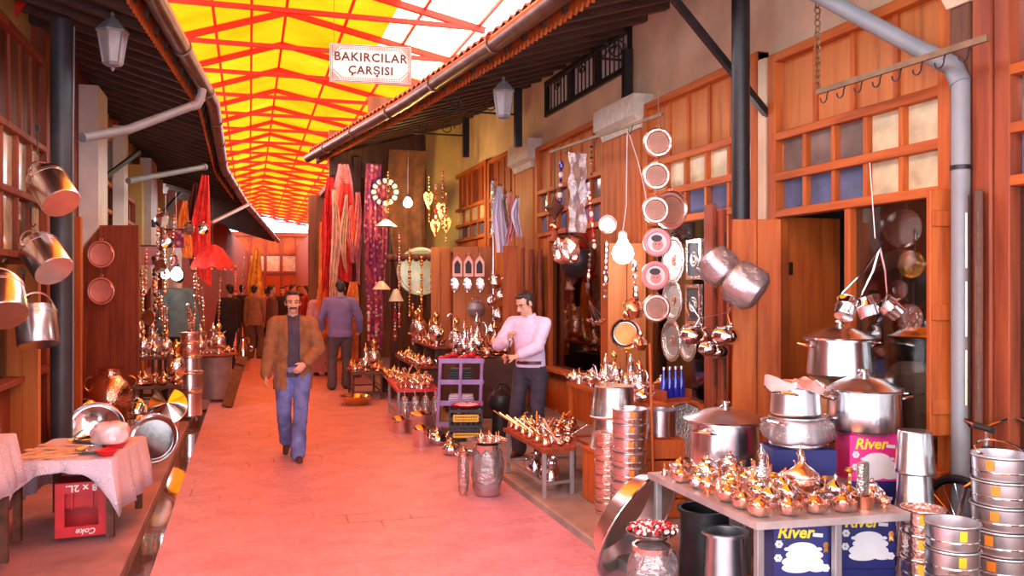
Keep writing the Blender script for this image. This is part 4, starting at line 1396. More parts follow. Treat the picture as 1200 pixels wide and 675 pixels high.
# dark cloth-covered stand with ewers
dq = W(566, 430, 11.3)
t = thing('cloth_covered_stand', 'stand under a dark brown cloth holding ewers and copper drums', 'stand', (dq.x, dq.y, PH), -.1)
def drape(w, d, h, amp, n=64, drop=None):
    rings = []
    for z, o in ((h - .0, 0), (h - .015, .012), (h * .7, .02), (h * .4, .03), (.02, .04)):
        ring = []
        for i in range(n):
            a = 2 * PI * i / n
            c_, s_ = math.cos(a), math.sin(a)
            m_ = max(abs(c_), abs(s_))
            f = (1 - z / h) * amp * math.sin(a * 11) + (1 - z / h) * amp * .6 * math.sin(a * 17 + 1)
            rings_x = (w / 2 + o + f) * c_ / m_
            rings_y = (d / 2 + o + f) * s_ / m_
            zz = z if drop is None or z > h - .02 else h - (h - z) * drop(a)
            ring.append((rings_x, rings_y, zz))
        rings.append(ring)
    g = MB().rings(rings, True, True, False)
    return g
drape(.85, 1.1, .74, .02).build('cloth', plain('dark_brown_cloth', (.06, .03, .025), .9, var=.3, bump=.3), t)
MB().box((0, 0, .36), (.78, 1.02, .70)).build('stand_body', w_dark, t, smooth=False)
sz = PH + .745
def on_stand(px, d):
    p = W(px, 430, d)
    return (p.x, p.y, sz)
for px, d, s, kk, lb in ((524, 0, 0, '', ''),):
    pass
et = [(-.26, -.40, 1.1, 'ewer_s', 'silvery ewer at the near street corner of the dark cloth stand'), (-.28, -.12, 1.25, 'ewer_s', 'tallest silvery ewer on the street side of the dark cloth stand'), (-.05, .1, 1.5, 'ewer_s', 'very large silvery ewer in the middle of the dark cloth stand'), (.2, -.35, 1.0, 'ewer_c', 'copper ewer at the near wall corner of the dark cloth stand'), (-.3, .26, 1.1, 'samovar', 'silvery samovar with brass crown on the far end of the dark cloth stand'), (.25, .3, 1.2, 'ewer_c', 'copper ewer at the far wall corner of the dark cloth stand')]
for x, y, s, kk, lb in et:
    place(kk, (dq.x + x, dq.y + y, sz), 2.5 + x * 4, s, label=lb)
for k, (x, y) in enumerate(((-.05, -.38), (.0, -.16), (.22, .0))):
    t = thing('copper_drum', ['small copper drum on the near edge of the dark cloth stand', 'small copper drum in the middle of the dark cloth stand', 'small copper drum at the wall side of the dark cloth stand'][k], 'drum', (dq.x + x, dq.y + y, sz))
    MB().lathe([(0, 0), (.07, 0), (.08, .02), (.08, .1), (.07, .12), (0, .12)], 22).build('shell', copper, t)
    for z in (.02, .1):
        MB().torus((0, 0, z), .081, .005, 22, 6).build('hoop', brass, t)
t = thing('curved_cane', 'silvery crook-topped stick standing among the ewers on the dark cloth stand', 'stick', (dq.x - .40, dq.y + .02, sz))
MB().lathe([(0, 0), (.03, 0), (.02, .012), (0, .014)], 14).build('foot', tin, t)
MB().tube([(0, 0, .01), (0, 0, .52)] + arc((-.035, 0, .52), .035, 0, PI, 8)[1:], .010, 7).build('stick', tin, t)

# red-topped low table with film bags hung under it
q4 = [(1.72, 10.35), (2.22, 10.30), (2.36, 11.6), (1.80, 11.65)]
table('red_table', 'low red-topped table of little wares by the purple rack', q4, .46, 0, redp, grey_steel)
scatter2([(1.78, 10.41), (2.17, 10.36), (2.31, 11.54), (1.86, 11.58)], .46, [('sugar_s', 12), ('spoon', 5), ('mug_c', 8), ('bell', 8), ('cezve_s', 6), ('teapot_s', 3), ('candle', 5)], 'on the low red-topped table', SMALL, seed=31, gap=.004)
for k in range(4):
    t = thing('film_bag', ['leftmost', 'second from the left', 'third from the left', 'rightmost'][k] + ' clear bag hung at the front of the low red-topped table', 'bag', (1.80 + .125 * k, 10.33 - .012 * k - .085, .025))
    film_bag(t, (0, 0, .19), (.055, .05, .175), 20 + k, 'bag')
    MB().ball((0, 0, .16), (.03, .03, .1), 10).build('contents', steel, t)
    MB().cyl((0, 0, .36), (0, .05, .42), .003, n=5).build('tie', white, t)
# pots on the paving before it
def lidpot(label, loc, r, h, m=steel, lid=True, cm=copper):
    t = thing('cooking_pot', label, 'pot', loc, rnd.uniform(0, 3))
    MB().lathe([(0, 0), (.93 * r, 0), (r, .02), (r, h * .9), (1.05 * r, h * .95), (1.05 * r, h), (.95 * r, h), (.92 * r, .03), (0, .015)], 30).build('body', m, t)
    for s in (-1, 1):
        MB().tube([(s * r, -.03, h * .8), (s * (r + .035), -.02, h * .82), (s * (r + .035), .02, h * .82), (s * r, .03, h * .8)], .006, 6).build('handle', m, t)
    if lid:
        MB().lathe([(0, h + .001), (1.04 * r, h + .001), (.95 * r, h + .015), (.4 * r, h + .045), (.1 * r, h + .05), (.12 * r, h + .07), (0, h + .075)], 26).build('lid', cm, t)
    return t
for px, py, r, h, lid, m, lb in ((469, 507, .10, .16, True, steel, 'left steel pot with a copper lid on the paving before the red table'), (493, 508, .13, .23, True, alu2, 'large lidded aluminium pot on the paving before the red table'), (494, 523, .095, .19, True, steel, 'steel pot with copper lid standing nearest the camera before the red table')):
    p = PZ(px, py, 0)
    lidpot(lb, (p.x, p.y, 0), r, h, m, lid)
p = PZ(513, 521, 0)
place('teapot_s', (p.x, p.y, 0), .4, 1.7, label='silvery kettle on the paving just right of the three cooking pots')
p = PZ(526, 528, 0)
place('teapot_s', (p.x - .03, p.y - .22, 0), .9, 1.6, label='largest silvery kettle on the paving beside the black crates')
p = PZ(541, 531, 0)
place('teapot_s', (p.x - .06, p.y - .34, 0), 2.9, 1.2, label='silvery kettle on the paving nearest the black crates')

# stepped shelves of wares before the corner shop
sx, sy = 2.08, 12.35
t = thing('stepped_stand', 'three-step wooden stand of copper wares before the corner shop', 'stand', (sx, sy, 0))
steps = [(0, .0, .30), (.28, .18, .56), (.52, .40, .84)]
for x, y, z in steps:
    MB().box((x + .12, .75, z - .015), (.30, 1.9, .03), bev=.003).build('shelf', w_red, t, smooth=False)
    for yy in (-.1, .75, 1.6):
        MB().box((x + .12, yy, (z - .03) / 2), (.24, .04, z - .03)).build('support', w_dark, t, smooth=False)
for k, (x, y, z) in enumerate(steps):
    scatter2([(sx + x - .02, sy - .14), (sx + x + .17, sy - .14), (sx + x + .17, sy + 1.64), (sx + x - .02, sy + 1.64)], z, [('samovar', 3 if k == 2 else 0), ('ewer_c', 3 if k == 2 else 0), ('teapot_c', 5), ('teapot_s', 4), ('sugar_c', 8), ('sugar_s', 10), ('scallop', 6), ('mug_s', 5), ('candle', 4), ('mug_c', 3)], f'on the {["lowest", "middle", "top"][k]} step of the stepped stand', SMALL, seed=40 + k, smin=1.0, smax=1.35)
q5 = [(1.48, 13.0), (1.95, 12.95), (1.98, 14.1), (1.53, 14.1)]
table('corner_table', 'dark low table piled with copper wares beside the man seen from behind', q5, .42, 0, w_dark, w_dark)
scatter2([(1.53, 13.06), (1.92, 13.02), (1.94, 14.04), (1.57, 14.04)], .42, [('samovar', 1), ('ewer_s', 2), ('teapot_c', 6), ('sugar_c', 10), ('sugar_s', 8), ('scallop', 7), ('mug_c', 6), ('candle', 5), ('dish', 2)], 'on the dark low table by the stepped stand', SMALL, seed=51, smin=1.0, smax=1.3)
t = thing('copper_basin', 'wide brassy basin on the paving under the dark low table', 'basin', (1.5, 12.6, 0))
MB().lathe([(0, 0), (.16, 0), (.22, .12), (.24, .125), (.21, .12), (.15, .012), (0, .012)], 30).build('bowl', brass, t)
MB().torus((0, 0, .124), .23, .007, 30, 6).build('rim', copper, t)
# ================================================================ left side stalls
LH = .045
# lace-covered table with the bottle crate under it
tc_ = Vector((-1.12, 6.62, 0))
TL, TD, TH_ = .62, .86, .52
t = thing('lace_table', 'low table under a white lace cloth with a red bottle crate beneath it', 'table', (tc_.x, tc_.y, LH), -.12)
MB().box((0, 0, TH_ - .02), (TL, TD, .04), bev=.004).build('table_top', w_dark, t, smooth=False)
for x in (-1, 1):
    for y in (-1, 1):
        MB().box((x * (TL / 2 - .025), y * (TD / 2 - .06), (TH_ - .04) / 2), (.045, .045, TH_ - .04)).build('leg', w_dark, t, smooth=False)
def lace_mat():
    m, nt, b = _new('lace')
    v = _coord(nt)
    vo = nt.nodes.new('ShaderNodeTexVoronoi')
    vo.inputs['Scale'].default_value = 24
    nt.links.new(v, vo.inputs['Vector'])
    wv = nt.nodes.new('ShaderNodeMath')
    wv.operation = 'SINE'
    ml = nt.nodes.new('ShaderNodeMath')
    ml.operation = 'MULTIPLY'
    ml.inputs[1].default_value = 34
    nt.links.new(vo.outputs['Distance'], ml.inputs[0])
    nt.links.new(ml.outputs[0], wv.inputs[0])
    nt.links.new(_ramp(nt, wv.outputs[0], [(0.15, (.56, .52, .64)), (0.45, (.78, .74, .85))]), b.inputs['Base Color'])
    b.inputs['Roughness'].default_value = .9
    _bump(nt, b, wv.outputs[0], .3, .004)
    return m
lacem = lace_mat()
def lacecloth(w, d, h, front, side, n=88, th=.004):
    """cloth over a table: front(x) and side drop lengths, hems waved; returns MB"""
    g = MB()
    def drop(a, c_, s_):
        # scalloped: long at the corners, lifted in the middle of the front
        k = max(abs(c_), abs(s_))
        return front(c_ / k) if s_ < 0 and abs(s_) >= abs(c_) else side
    for sgn in (0,):
        rings = []
        for f in (0, .04, .3, .6, 1.0):
            ring = []
            for i in range(n):
                a = 2 * PI * (i + .5) / n
                c_, s_ = math.cos(a), math.sin(a)
                k = max(abs(c_), abs(s_))
                x, y = c_ / k, s_ / k
                D = drop(a, c_, s_) * f
                o = .016 + .06 * D + .020 * f * (1 + math.sin(a * 13)) + .010 * f * (1 + math.sin(a * 23 + 2))
                ring.append(((w / 2 + o) * x, (d / 2 + o) * y, h + .009 - D))
            rings.append(ring)
        g.rings(rings, True, True, False)
    return g
g = lacecloth(TL, TD, TH_, lambda x: .075 + .37 * abs(x) ** 3.4 + (.06 if x < -.8 else 0), .34)
cl = g.build('tablecloth', lacem)
tag(cl, 'white lace cloth hanging in swags over the low table with the bottle crate', 'tablecloth')
put(cl, (tc_.x, tc_.y, LH), -.12)
md = cl.modifiers.new('thickness', 'SOLIDIFY')
md.thickness = .003
md.offset = 0
# red bottle crate upside down
c = PZ(95, 632, LH)
t = thing('bottle_crate', 'red plastic bottle crate standing upside down under the lace-covered table', 'crate', (c.x - .02, c.y + .20, LH), .08)
cw, cd, ch = .315, .26, .36
g = MB()
for s, z, h in ((1, .035, .07), (1, ch - .035, .07)):
    g.box((0, -cd / 2 + .01, z), (cw, .02, h))
for x in (-1, 1):
    g.box((x * (cw / 2 - .028), -cd / 2 + .01, ch / 2), (.056, .02, ch - .14))
g.build('front_frame', redp, t, smooth=False)
g = MB().box((0, cd / 2 - .008, ch / 2), (cw, .014, ch))
g.build('back_panel', redp, t, smooth=False)
for x in (-1, 1):
    g = MB()
    for z in (.05, ch - .05):
        g.box((x * (cw / 2 - .007), .01, z), (.014, cd - .05, .10))
    for k in range(3):
        g.box((x * (cw / 2 - .007), -cd / 2 + .05 + .1 * k, ch / 2), (.014, .04, ch - .2))
    g.build('side_panel', redp, t, smooth=False)
MB().box((0, .01, ch - .008), (cw - .03, cd - .04, .014)).build('bottom_plate', redp, t, smooth=False)
g = MB()
for x in (-.06, .06):
    g.box((x, 0, ch * .72), (.012, cd - .05, ch * .45))
for y in (-.05, .05):
    g.box((0, y, ch * .72), (cw - .04, .012, ch * .45))
g.build('bottle_divider', redp, t, smooth=False)
UP = Matrix.Rotation(PI / 2, 4, 'X') @ Matrix.Rotation(PI, 4, 'Z')
lettering('8 x 2L.', .062, white, t, Matrix.Translation((0, -cd / 2 - .001, ch - .036)) @ UP, ext=.001, bold=.002, spacing=1.1)
lettering('Coke', .055, white, t, Matrix.Translation((.03, -cd / 2 - .001, .034)) @ UP, ext=.001, bold=.001, shear=.3)
# wares on the lace table
zt = LH + TH_ + .013
M_ = lambda x, y: (tc_.x + x * math.cos(-.12) - y * math.sin(-.12), tc_.y + x * math.sin(-.12) + y * math.cos(-.12))
fl = wood('spoon_wood', (.70, .36, .16), (.78, .46, .24), 0)
k = 0
spots = [(-.22, -.36, .6), (-.27, -.22, .9), (-.12, -.34, .35), (-.02, -.37, .15), (.0, -.24, -.2), (-.14, -.20, .5), (-.25, -.05, .3), (-.12, -.06, -.3), (.02, -.10, .8), (-.22, .12, .1), (-.05, .06, -.5)]
for x, y, a in spots:
    p = M_(x, y)
    lb = 'flat wooden spoon lying among the wares on the lace-covered table'
    t = thing('wooden_spoon', lb, 'spoon', (p[0], p[1], zt), a, 'wooden spoons on the lace-covered table')
    MB().ball((-.075, 0, .010), (.032, .022, .009), 12).build('bowl', fl, t)
    MB().tube([(-.05, 0, .010), (.02, 0, .010), (.10, 0, .011)], .0065, 6).build('handle', fl, t)
p = M_(-.24, -.30)
for j, (x, y, r, lb) in enumerate(((.12, -.20, .10, 'shallow tin dish in the middle front of the lace-covered table'), (.02, .22, .13, 'wide tin dish at the back of the lace-covered table'))):
    p = M_(x, y)
    t = thing('tin_dish', lb, 'dish', (p[0], p[1], zt))
    MB().lathe([(0, 0), (.6 * r, 0), (r, .03), (1.03 * r, .034), (.97 * r, .03), (.58 * r, .006), (0, .006)], 30).build('dish', steel, t)
    MB().torus((0, 0, .032), 1.01 * r, .0035, 30, 6).build('rim', tin, t)
p = M_(.22, -.05)
t = thing('wrapped_bundle', 'pale pink wrapped bundle in a red dish at the right of the lace-covered table', 'bundle', (p[0], p[1], zt))
MB().lathe([(0, 0), (.06, 0), (.095, .04), (.09, .04), (.055, .008), (0, .008)], 24).build('dish', redp, t)
film_bag(t, (-.02, .01, .10), (.12, .10, .085), 31, 'wrapping', plain('pink_film', (.85, .62, .62), .2, var=.12, bump=.5, coat=.6), .08)
p = M_(.25, -.33)
t = thing('red_bowl', 'small red bowl at the front right corner of the lace-covered table', 'bowl', (p[0], p[1], zt))
MB().lathe([(0, 0), (.04, 0), (.07, .035), (.072, .04), (.065, .038), (.035, .008), (0, .008)], 24).build('bowl', redp, t)
MB().torus((0, 0, .039), .07, .003, 24, 6).build('rim', redp, t)
p = M_(-.02, .37)
for j in range(3):
    t = thing('brass_flute', 'long thin brassy horn leaning across the back of the lace-covered table', 'horn', (p[0] - .02 * j, p[1] - .08 + .05 * j, zt + .012), R(28), 'brassy horns on the lace-covered table')
    MB().tube([(-.16, 0, 0), (.16, 0, .0)], .008, 8).build('tube', brass, t)
    MB().lathe([(.008, 0), (.011, .03), (.0175, .05), (.016, .05), (.006, .02)], 14, Matrix.Translation((.16, 0, 0)) @ Matrix.Rotation(PI / 2, 4, 'Y')).build('bell', brass, t)
# second lace table cut by the picture edge
t = thing('lace_table', 'lace-covered table at the far left edge carrying a tin can', 'table', (-1.65, 5.55, LH), 0)
MB().box((0, 0, .74), (.56, .6, .04)).build('table_top', w_dark, t, smooth=False)
for x in (-1, 1):
    for y in (-1, 1):
        MB().box((x * .24, y * .26, .36), (.045, .045, .72)).build('leg', w_dark, t, smooth=False)
g = lacecloth(.56, .6, .76, lambda x: .18 + .2 * abs(x) ** 2, .28)
cl = g.build('tablecloth', lacem)
tag(cl, 'white lace cloth over the table at the far left edge', 'tablecloth')
put(cl, (-1.65, 5.55, LH))
md = cl.modifiers.new('thickness', 'SOLIDIFY')
md.thickness = .003
md.offset = 0
t = thing('tin_can', 'plain tin can on the lace-covered table at the left edge', 'can', (-1.47, 5.76, LH + .774))
MB().lathe([(0, 0), (.05, 0), (.05, .14), (.053, .142), (.053, .146), (.046, .146), (.046, .01), (0, .008)], 22).build('body', tin, t)
MB().torus((0, 0, .07), .0505, .0025, 22, 5).build('ridge', tin, t)

# two round trays on edge behind the lace table
def standtray(label, loc, r, yaw, lean, m=steel):
    t = thing('round_tray', label, 'tray', loc)
    MB().lathe([(0, 0), (.78 * r, 0), (.84 * r, .012), (.9 * r, .014), (.99 * r, .045), (r, .05), (.97 * r, .05), (.88 * r, .02), (.82 * r, .018), (.76 * r, .006), (0, .006)], 52).build('plate', m, t)
    MB().torus((0, 0, .049), .985 * r, .006, 52, 6).build('rim', alu, t)
    M = Matrix.Translation(Vector(loc) + Vector((0, 0, r * math.cos(lean)))) @ Matrix.Rotation(yaw, 4, 'Z') @ Matrix.Rotation(PI / 2 - lean, 4, 'X')
    t.matrix_world = M
    return t
c = PZ(182, 545, LH)
standtray('large polished round tray on edge right of the lace-covered table', (c.x - .02, c.y + .06, LH), .24, -.25, .28)
c = W(112, 520, 8.35)
standtray('polished round tray on edge half hidden behind the lace-covered table', (c.x, c.y, LH), .27, .1, .25)
c = PZ(182, 545, LH)
# stall behind: low plank table of copper wares, boxes and pots
qL = [(-1.30, 10.72), (-.77, 10.68), (-.79, 11.36), (-1.30, 11.40)]
table('plank_table', 'low plank table of copper pieces behind the two trays on edge', qL, .56, LH, w_dark, w_dark, stretch=True)
scatter2([(-1.26, 10.76), (-.81, 10.73), (-.83, 11.32), (-1.26, 11.36)], .56, [('teapot_c', 5), ('sugar_c', 12), ('dish', 3), ('scallop', 10), ('mug_c', 10), ('sugar_s', 8), ('bell', 6), ('samovar', 1)], 'on the low plank table behind the trays', SMALL, seed=61, smin=1.0, smax=1.25)
t = thing('carton', 'white and red carton on the ground left of the plank table', 'box', (-1.66, 9.72, LH), .1)
MB().box((0, 0, .17), (.42, .32, .34), bev=.004).build('box', paper, t, smooth=False)
MB().box((0, -.161, .29), (.40, .002, .07)).build('red_band', redp, t, smooth=False)
lidpot('steel pot with a shiny lid on the white and red carton', (-1.66, 9.72, LH + .342), .13, .13, steel, True, steel)
p = PZ(180, 480, LH)
t = thing('double_pot', 'bulging shiny two-tier pot standing before the plank table', 'pot', (-1.20, 10.30, LH))
MB().lathe([(0, 0), (.11, 0), (.125, .03), (.14, .16), (.12, .2), (.12, .21), (0, .21)], 28).build('lower_pot', steel, t)
MB().lathe([(0, .211), (.08, .211), (.12, .27), (.115, .34), (.08, .38), (.085, .4), (0, .4)], 28).build('upper_pot', steel, t)
MB().lathe([(0, .4), (.08, .402), (.05, .425), (.015, .435), (.02, .455), (0, .46)], 20).build('lid', steel, t)
p = PZ(207, 488, LH)
t = thing('cylinder_pot', 'plain cylinder pot topped by a shiny cone lid before the plank table', 'pot', (-.87, 10.32, LH))
MB().lathe([(0, 0), (.11, 0), (.115, .01), (.115, .26), (.12, .265), (.11, .265), (.105, .02), (0, .015)], 30).build('body', alu, t)
cl_ = MB()
cl_.lathe([(0, .12), (.02, .118), (.20, .0), (.205, .0), (.2, -.006), (0, -.002)], 44)
o = cl_.build('cone_lid', steel, t)
o.matrix_local = Matrix.Translation((0, -.02, .33)) @ Matrix.Rotation(R(66), 4, 'X') @ Matrix.Rotation(-.1, 4, 'Z')
t = thing('cooking_pot', 'tall dull pot between the two-tier pot and the white carton', 'pot', (-1.68, 10.10, LH))
MB().lathe([(0, 0), (.10, 0), (.105, .01), (.105, .33), (.11, .335), (.1, .335), (.1, .02), (0, .015)], 28).build('body', alu2, t)
for s in (-1, 1):
    MB().tube([(s * .105, -.03, .27), (s * .14, 0, .28), (s * .105, .03, .27)], .006, 6).build('handle', alu2, t)
# tower of white and pale aluminium pots
c = W(222, 470, 11.0)
z = LH
for k, (r, h) in enumerate(((.155, .36), (.17, .22), (.15, .20), (.13, .17), (.11, .13))):
    lb = ['lowest', 'second from the ground', 'third from the ground', 'fourth from the ground', 'topmost'][k] + ' pale pot of the tower beside the gutter behind the plank table'
    t = thing('pale_pot', lb, 'pot', (c.x, c.y, z), k * .7, 'tower of pale pots')
    MB().lathe([(0, 0), (.9 * r, 0), (r, .02), (.97 * r, .85 * h), (1.06 * r, .9 * h), (1.06 * r, h), (0, h)], 30).build('body', alu if k < 3 else pinkcop, t)
    MB().torus((0, 0, .93 * h), 1.06 * r, .006, 30, 6).build('rim', steel, t)
    z += h + .002
# drum stand with wares and the leaning plank
c = PZ(255, 466, LH)
t = thing('drum_stand', 'grey drum with a flat board on top beside the leaning plank', 'stand', (c.x - .04, c.y + .0, LH))
MB().lathe([(0, 0), (.22, 0), (.23, .03), (.25, .60), (.26, .62), (.25, .64), (0, .64)], 32).build('drum', grey_steel, t)
MB().lathe([(0, .641), (.33, .641), (.34, .655), (.33, .67), (0, .67)], 32).build('board', w_red, t)
dz = LH + .671
scatter2([(c.x - .25, c.y - .2), (c.x + .17, c.y - .2), (c.x + .17, c.y + .2), (c.x - .25, c.y + .2)], dz, [('samovar', 1), ('ewer_s', 2), ('scallop', 5), ('teapot_c', 3), ('dish', 1), ('sugar_c', 6)], 'on the drum stand beside the gutter', SMALL, seed=71, smin=1.0, smax=1.2)
t = thing('leaning_plank', 'dark plank leaning against the drum stand over the gutter', 'plank', (0, 0, 0))
a, b = PZ(266, 478, .0) + Vector((0, 0, .02)), Vector((c.x + .36, c.y - .1, .66))
MB().bar(a, b, .14, .035, (0, 1, 0), .004).build('board', w_dark, t, smooth=False)
MB().bar(a + (b - a) * .8 + Vector((0, -.02, .03)), a + (b - a) * .86 + Vector((0, -.02, .03)), .14, .02, (0, 1, 0)).build('cleat', w_dark, t, smooth=False)
# high stand with tiers of silver wares
qM = [(-2.0, 12.4), (-1.2, 12.4), (-1.2, 13.3), (-2.0, 13.3)]
table('tall_table', 'taller wooden table of silvery wares before the man in the grey-green coat', qM, .82, LH, w_dark, w_dark)
for k, (x, y) in enumerate(((-1.75, 12.6), (-1.42, 12.58), (-1.6, 12.95), (-1.9, 13.0), (-1.3, 12.95))):
    place('samovar' if k in (0, 3) else 'ewer_s', (x, y, .82), k * 1.3, [.95, 1.1, 1.2, 1.0, 1.15][k], label=['silvery samovar at the near wall corner of the taller left table', 'silvery ewer at the near street corner of the taller left table', 'largest silvery ewer mid taller left table', 'silvery samovar at the far wall side of the taller left table', 'silvery ewer at the far street side of the taller left table'][k])
scatter2([(-1.95, 12.45), (-1.25, 12.45), (-1.25, 13.25), (-1.95, 13.25)], .82, [('sugar_s', 24), ('teapot_s', 10), ('mug_s', 8), ('candle', 8), ('sugar_c', 8)], 'on the taller left table', SMALL, seed=75, smin=1.0, smax=1.2, avoid=[(-1.75, 12.6, .15), (-1.42, 12.58, .14), (-1.6, 12.95, .14), (-1.9, 13.0, .15), (-1.3, 12.95, .14)])
qN = [(-1.55, 15.2), (-.85, 15.2), (-.85, 16.6), (-1.55, 16.6)]
table('wares_table', 'table heaped with shining wares before the dark-jacketed man on the left', qN, .66, LH, w_red, w_dark)
scatter2([(-1.48, 15.28), (-.92, 15.28), (-.92, 16.52), (-1.48, 16.52)], .66, [('samovar', 4), ('ewer_s', 5), ('ewer_c', 3), ('sugar_s', 10), ('scallop', 6), ('teapot_c', 4)], 'on the heaped table by the dark-jacketed man', SMALL, seed=81, smin=1.0, smax=1.3)
c = PZ(286, 420, 0)
t = thing('milk_churn', 'slim steel churn standing on the paving far down the left side', 'churn', (c.x, c.y - 3.2, 0))
MB().lathe([(0, 0), (.13, 0), (.14, .03), (.14, .5), (.09, .6), (.09, .66), (.11, .68), (0, .68)], 24).build('body', steel, t)
for s in (-1, 1):
    MB().tube(arc((s * .14, 0, .45), .05, -PI / 2, PI / 2, 8, (s, 0, 0)), .008, 6).build('handle', steel, t)
# round copper vessel and dark goods by the shutter
t = thing('copper_jar', 'big round copper jar by the shutter with the copper plates', 'jar', (-1.60, 11.28, LH))
MB().lathe([(0, 0), (.14, 0), (.24, .18), (.26, .36), (.2, .52), (.12, .6), (.12, .66), (.15, .69), (0, .69)], 30).build('body', copper_h, t)
for s in (-1, 1):
    MB().tube(arc((s * .2, 0, .5), .09, -PI / 2, PI / 2, 10, (s, 0, 0)), .011, 7).build('handle', brass, t)


qS = [(-1.46, 11.98), (-.92, 11.95), (-.92, 12.34), (-1.46, 12.36)]
table('small_table', 'small dark table of silver vessels in front of the grey-green coat', qS, .80, LH, w_dark, w_dark)
sv = [(-1.33, 12.1, 'samovar', .8, 'silvery samovar on the small dark table, nearest the shop wall'), (-1.05, 12.2, 'samovar', .75, 'silvery samovar on the small dark table, nearest the gutter'), (-1.19, 12.08, 'ewer_s', .85, 'silvery ewer between the two samovars on the small dark table')]
for k, (x, y, kd, s_, lb) in enumerate(sv):
    place(kd, (x, y, .80), k * 1.3, s_, label=lb)
scatter2([(-1.44, 11.99), (-.94, 11.97), (-.94, 12.32), (-1.44, 12.34)], .80, [('sugar_s', 10), ('teapot_s', 5), ('mug_s', 6)], 'on the small dark table on the left', SMALL, seed=77, avoid=[(x, y, .1) for x, y, *_ in sv])
# ================================================================ posts, pipes, shutters, lanterns
def solid(name, label, cat, mbs, loc=(0, 0, 0), rot=0.0, group=None):
    """mbs: list of (part, MB, material)"""
    t = thing(name, label, cat, loc, rot, group)
    for nm, mb, m in mbs:
        mb.build(nm, m, t)
    return t
# left round pole with the wrapped wire, right dark pole
pl = W(72, 300, 7.95)
solid('pole', 'thick grey round pole carrying the left eave beside the hanging pots', 'pole', [('shaft', MB().cyl((0, 0, 0), (0, 0, 4.15), .095, n=20), iron_pole), ('collar', MB().cyl((0, 0, .02), (0, 0, .1), .125, n=20), iron), ('cable', MB().tube([(.10, -.02, .5), (.105, -.03, 2), (.10, -.02, 3.0), (.108, 0, 4.1)], .008, 6), grey_pipe)], (pl.x, pl.y, LPH))
pr = W(868, 200, 6.38)
zt = 4.0 + .28 * (pr.x - ER(pr.y)[0]) - .04
solid('pole', 'dark round pole rising behind the broad shutter board by the plate window', 'pole', [('shaft', MB().cyl((0, 0, 0), (0, 0, zt - PH), .068, n=18), iron), ('base', MB().cyl((0, 0, 0), (0, 0, .08), .1, n=18), iron)], (pr.x, pr.y, PH))
a, b = Vector((FX - .03, 5.78, 3.05)), Vector((2.86, 5.72, 4.02))
solid('eave_strut', 'dark slanting iron strut from shop wall up to the right eave', 'strut', [('bar', MB().bar(a, b, .05, .05), iron), ('wall_plate', MB().box(a + Vector((.015, 0, 0)), (.02, .1, .2)), iron)])
# drain pipes
q = [Vector((3.80, 3.82, PH)), Vector((3.80, 3.82, 2.84)), Vector((3.80, 3.87, 2.95)), Vector((3.77, 4.04, 3.07)), Vector((3.50, 4.72, 3.62)), Vector((3.2, 5.2, 3.98))]
t = solid('drain_pipe', 'grey drain pipe with an elbow by the nearest shop post', 'pipe', [('pipe', MB().tube(q, .05, 14), grey_pipe), ('pipe_clip', MB().cyl((3.80, 3.82, 2.36), (3.80, 3.82, 2.385), .056, n=14), iron), ('elbow', MB().tube(q[1:4], .056, 14), grey_pipe)])
e1 = W(235, 110, 9.6)
q = [Vector((pl.x + .165, pl.y + .06, 3.12)), Vector((pl.x + .5, pl.y + .55, 3.30)), e1 + Vector((-.10, -.06, -.16)), e1 + Vector((-.04, -.02, -.13)), e1 + Vector((-.0, 0, -.04)), e1 + Vector((.02, 0, .06))]
solid('drain_pipe', 'pale drain pipe slanting from the left pole up to the left gutter', 'pipe', [('pipe', MB().tube(q, .048, 12), grey_pipe), ('elbow', MB().tube(q[2:5], .055, 12), grey_pipe)])
for k, (p0, p1, d0, d1) in enumerate((((150, 212), (238, 196), 12.2, 14.0), ((246, 262), (291, 240), 17.0, 21.5))):
    a, b = W(*p0, d0), W(*p1, d1)
    solid('drain_pipe', ['second pale pipe slanting to the left gutter farther along', 'third pale pipe slanting to the left gutter farthest along'][k], 'pipe', [('pipe', MB().tube([a, b], .045, 10), grey_pipe), ('collar', MB().cyl(b, b + (b - a) * .03, .055), grey_pipe)])
for k, (p0, p1, d) in enumerate((((122, 208), (163, 178), 11.2), ((180, 262), (212, 226), 14.0))):
    a, b = W(*p0, d), W(*p1, d + .8)
    solid('eave_strut', ['dark slanting strut under the left eave near the pale block', 'dark slanting strut under the left eave farther along'][k], 'strut', [('bar', MB().bar(a, b, .05, .05), iron), ('foot_plate', MB().box(a, (.06, .08, .12)), iron)])

def shutter(label, c, yaw, w, h, z0, m=w_or, boards=1, batten=True, th=.04, nm='shutter'):
    t = thing(nm, label, 'shutter', (c[0], c[1], z0), yaw)
    n = boards
    for k in range(n):
        MB().box((-w / 2 + w * (k + .5) / n, 0, h / 2), (w / n - .004, th, h), bev=.005).build('board', m, t, smooth=False)
    if batten:
        for f in (.12, .5, .88):
            MB().box((0, -th / 2 - .009, h * f), (w - .02, .016, .09), bev=.003).build('batten', m, t, smooth=False)
    return t
def facing(px0, px1, y0, y1, d, label, m=w_or, boards=2, zmin=None, yaw=-TH, **k):
    a, b = W(px0, y0, d), W(px1, y1, d)
    z0 = b.z if zmin is None else zmin
    return shutter(label, ((a.x + b.x) / 2, (a.y + b.y) / 2), yaw, (b - a).xy.length, a.z - z0, z0, m, boards, **k)
facing(858, 915, 257, 480, 6.18, 'broad orange shutter board standing open before the dark pole', w_or, 2, zmin=PH, batten=False)
facing(1086, 1122, 222, 505, 4.86, 'narrow orange shutter with battens beside the grey drain pipe', w_or, 1, zmin=.86, yaw=-TH * .6)
facing(712, 757, 285, 440, 8.6, 'wide orange shutter board behind the big bright bulb', w_panel, 2, zmin=PH, batten=False)
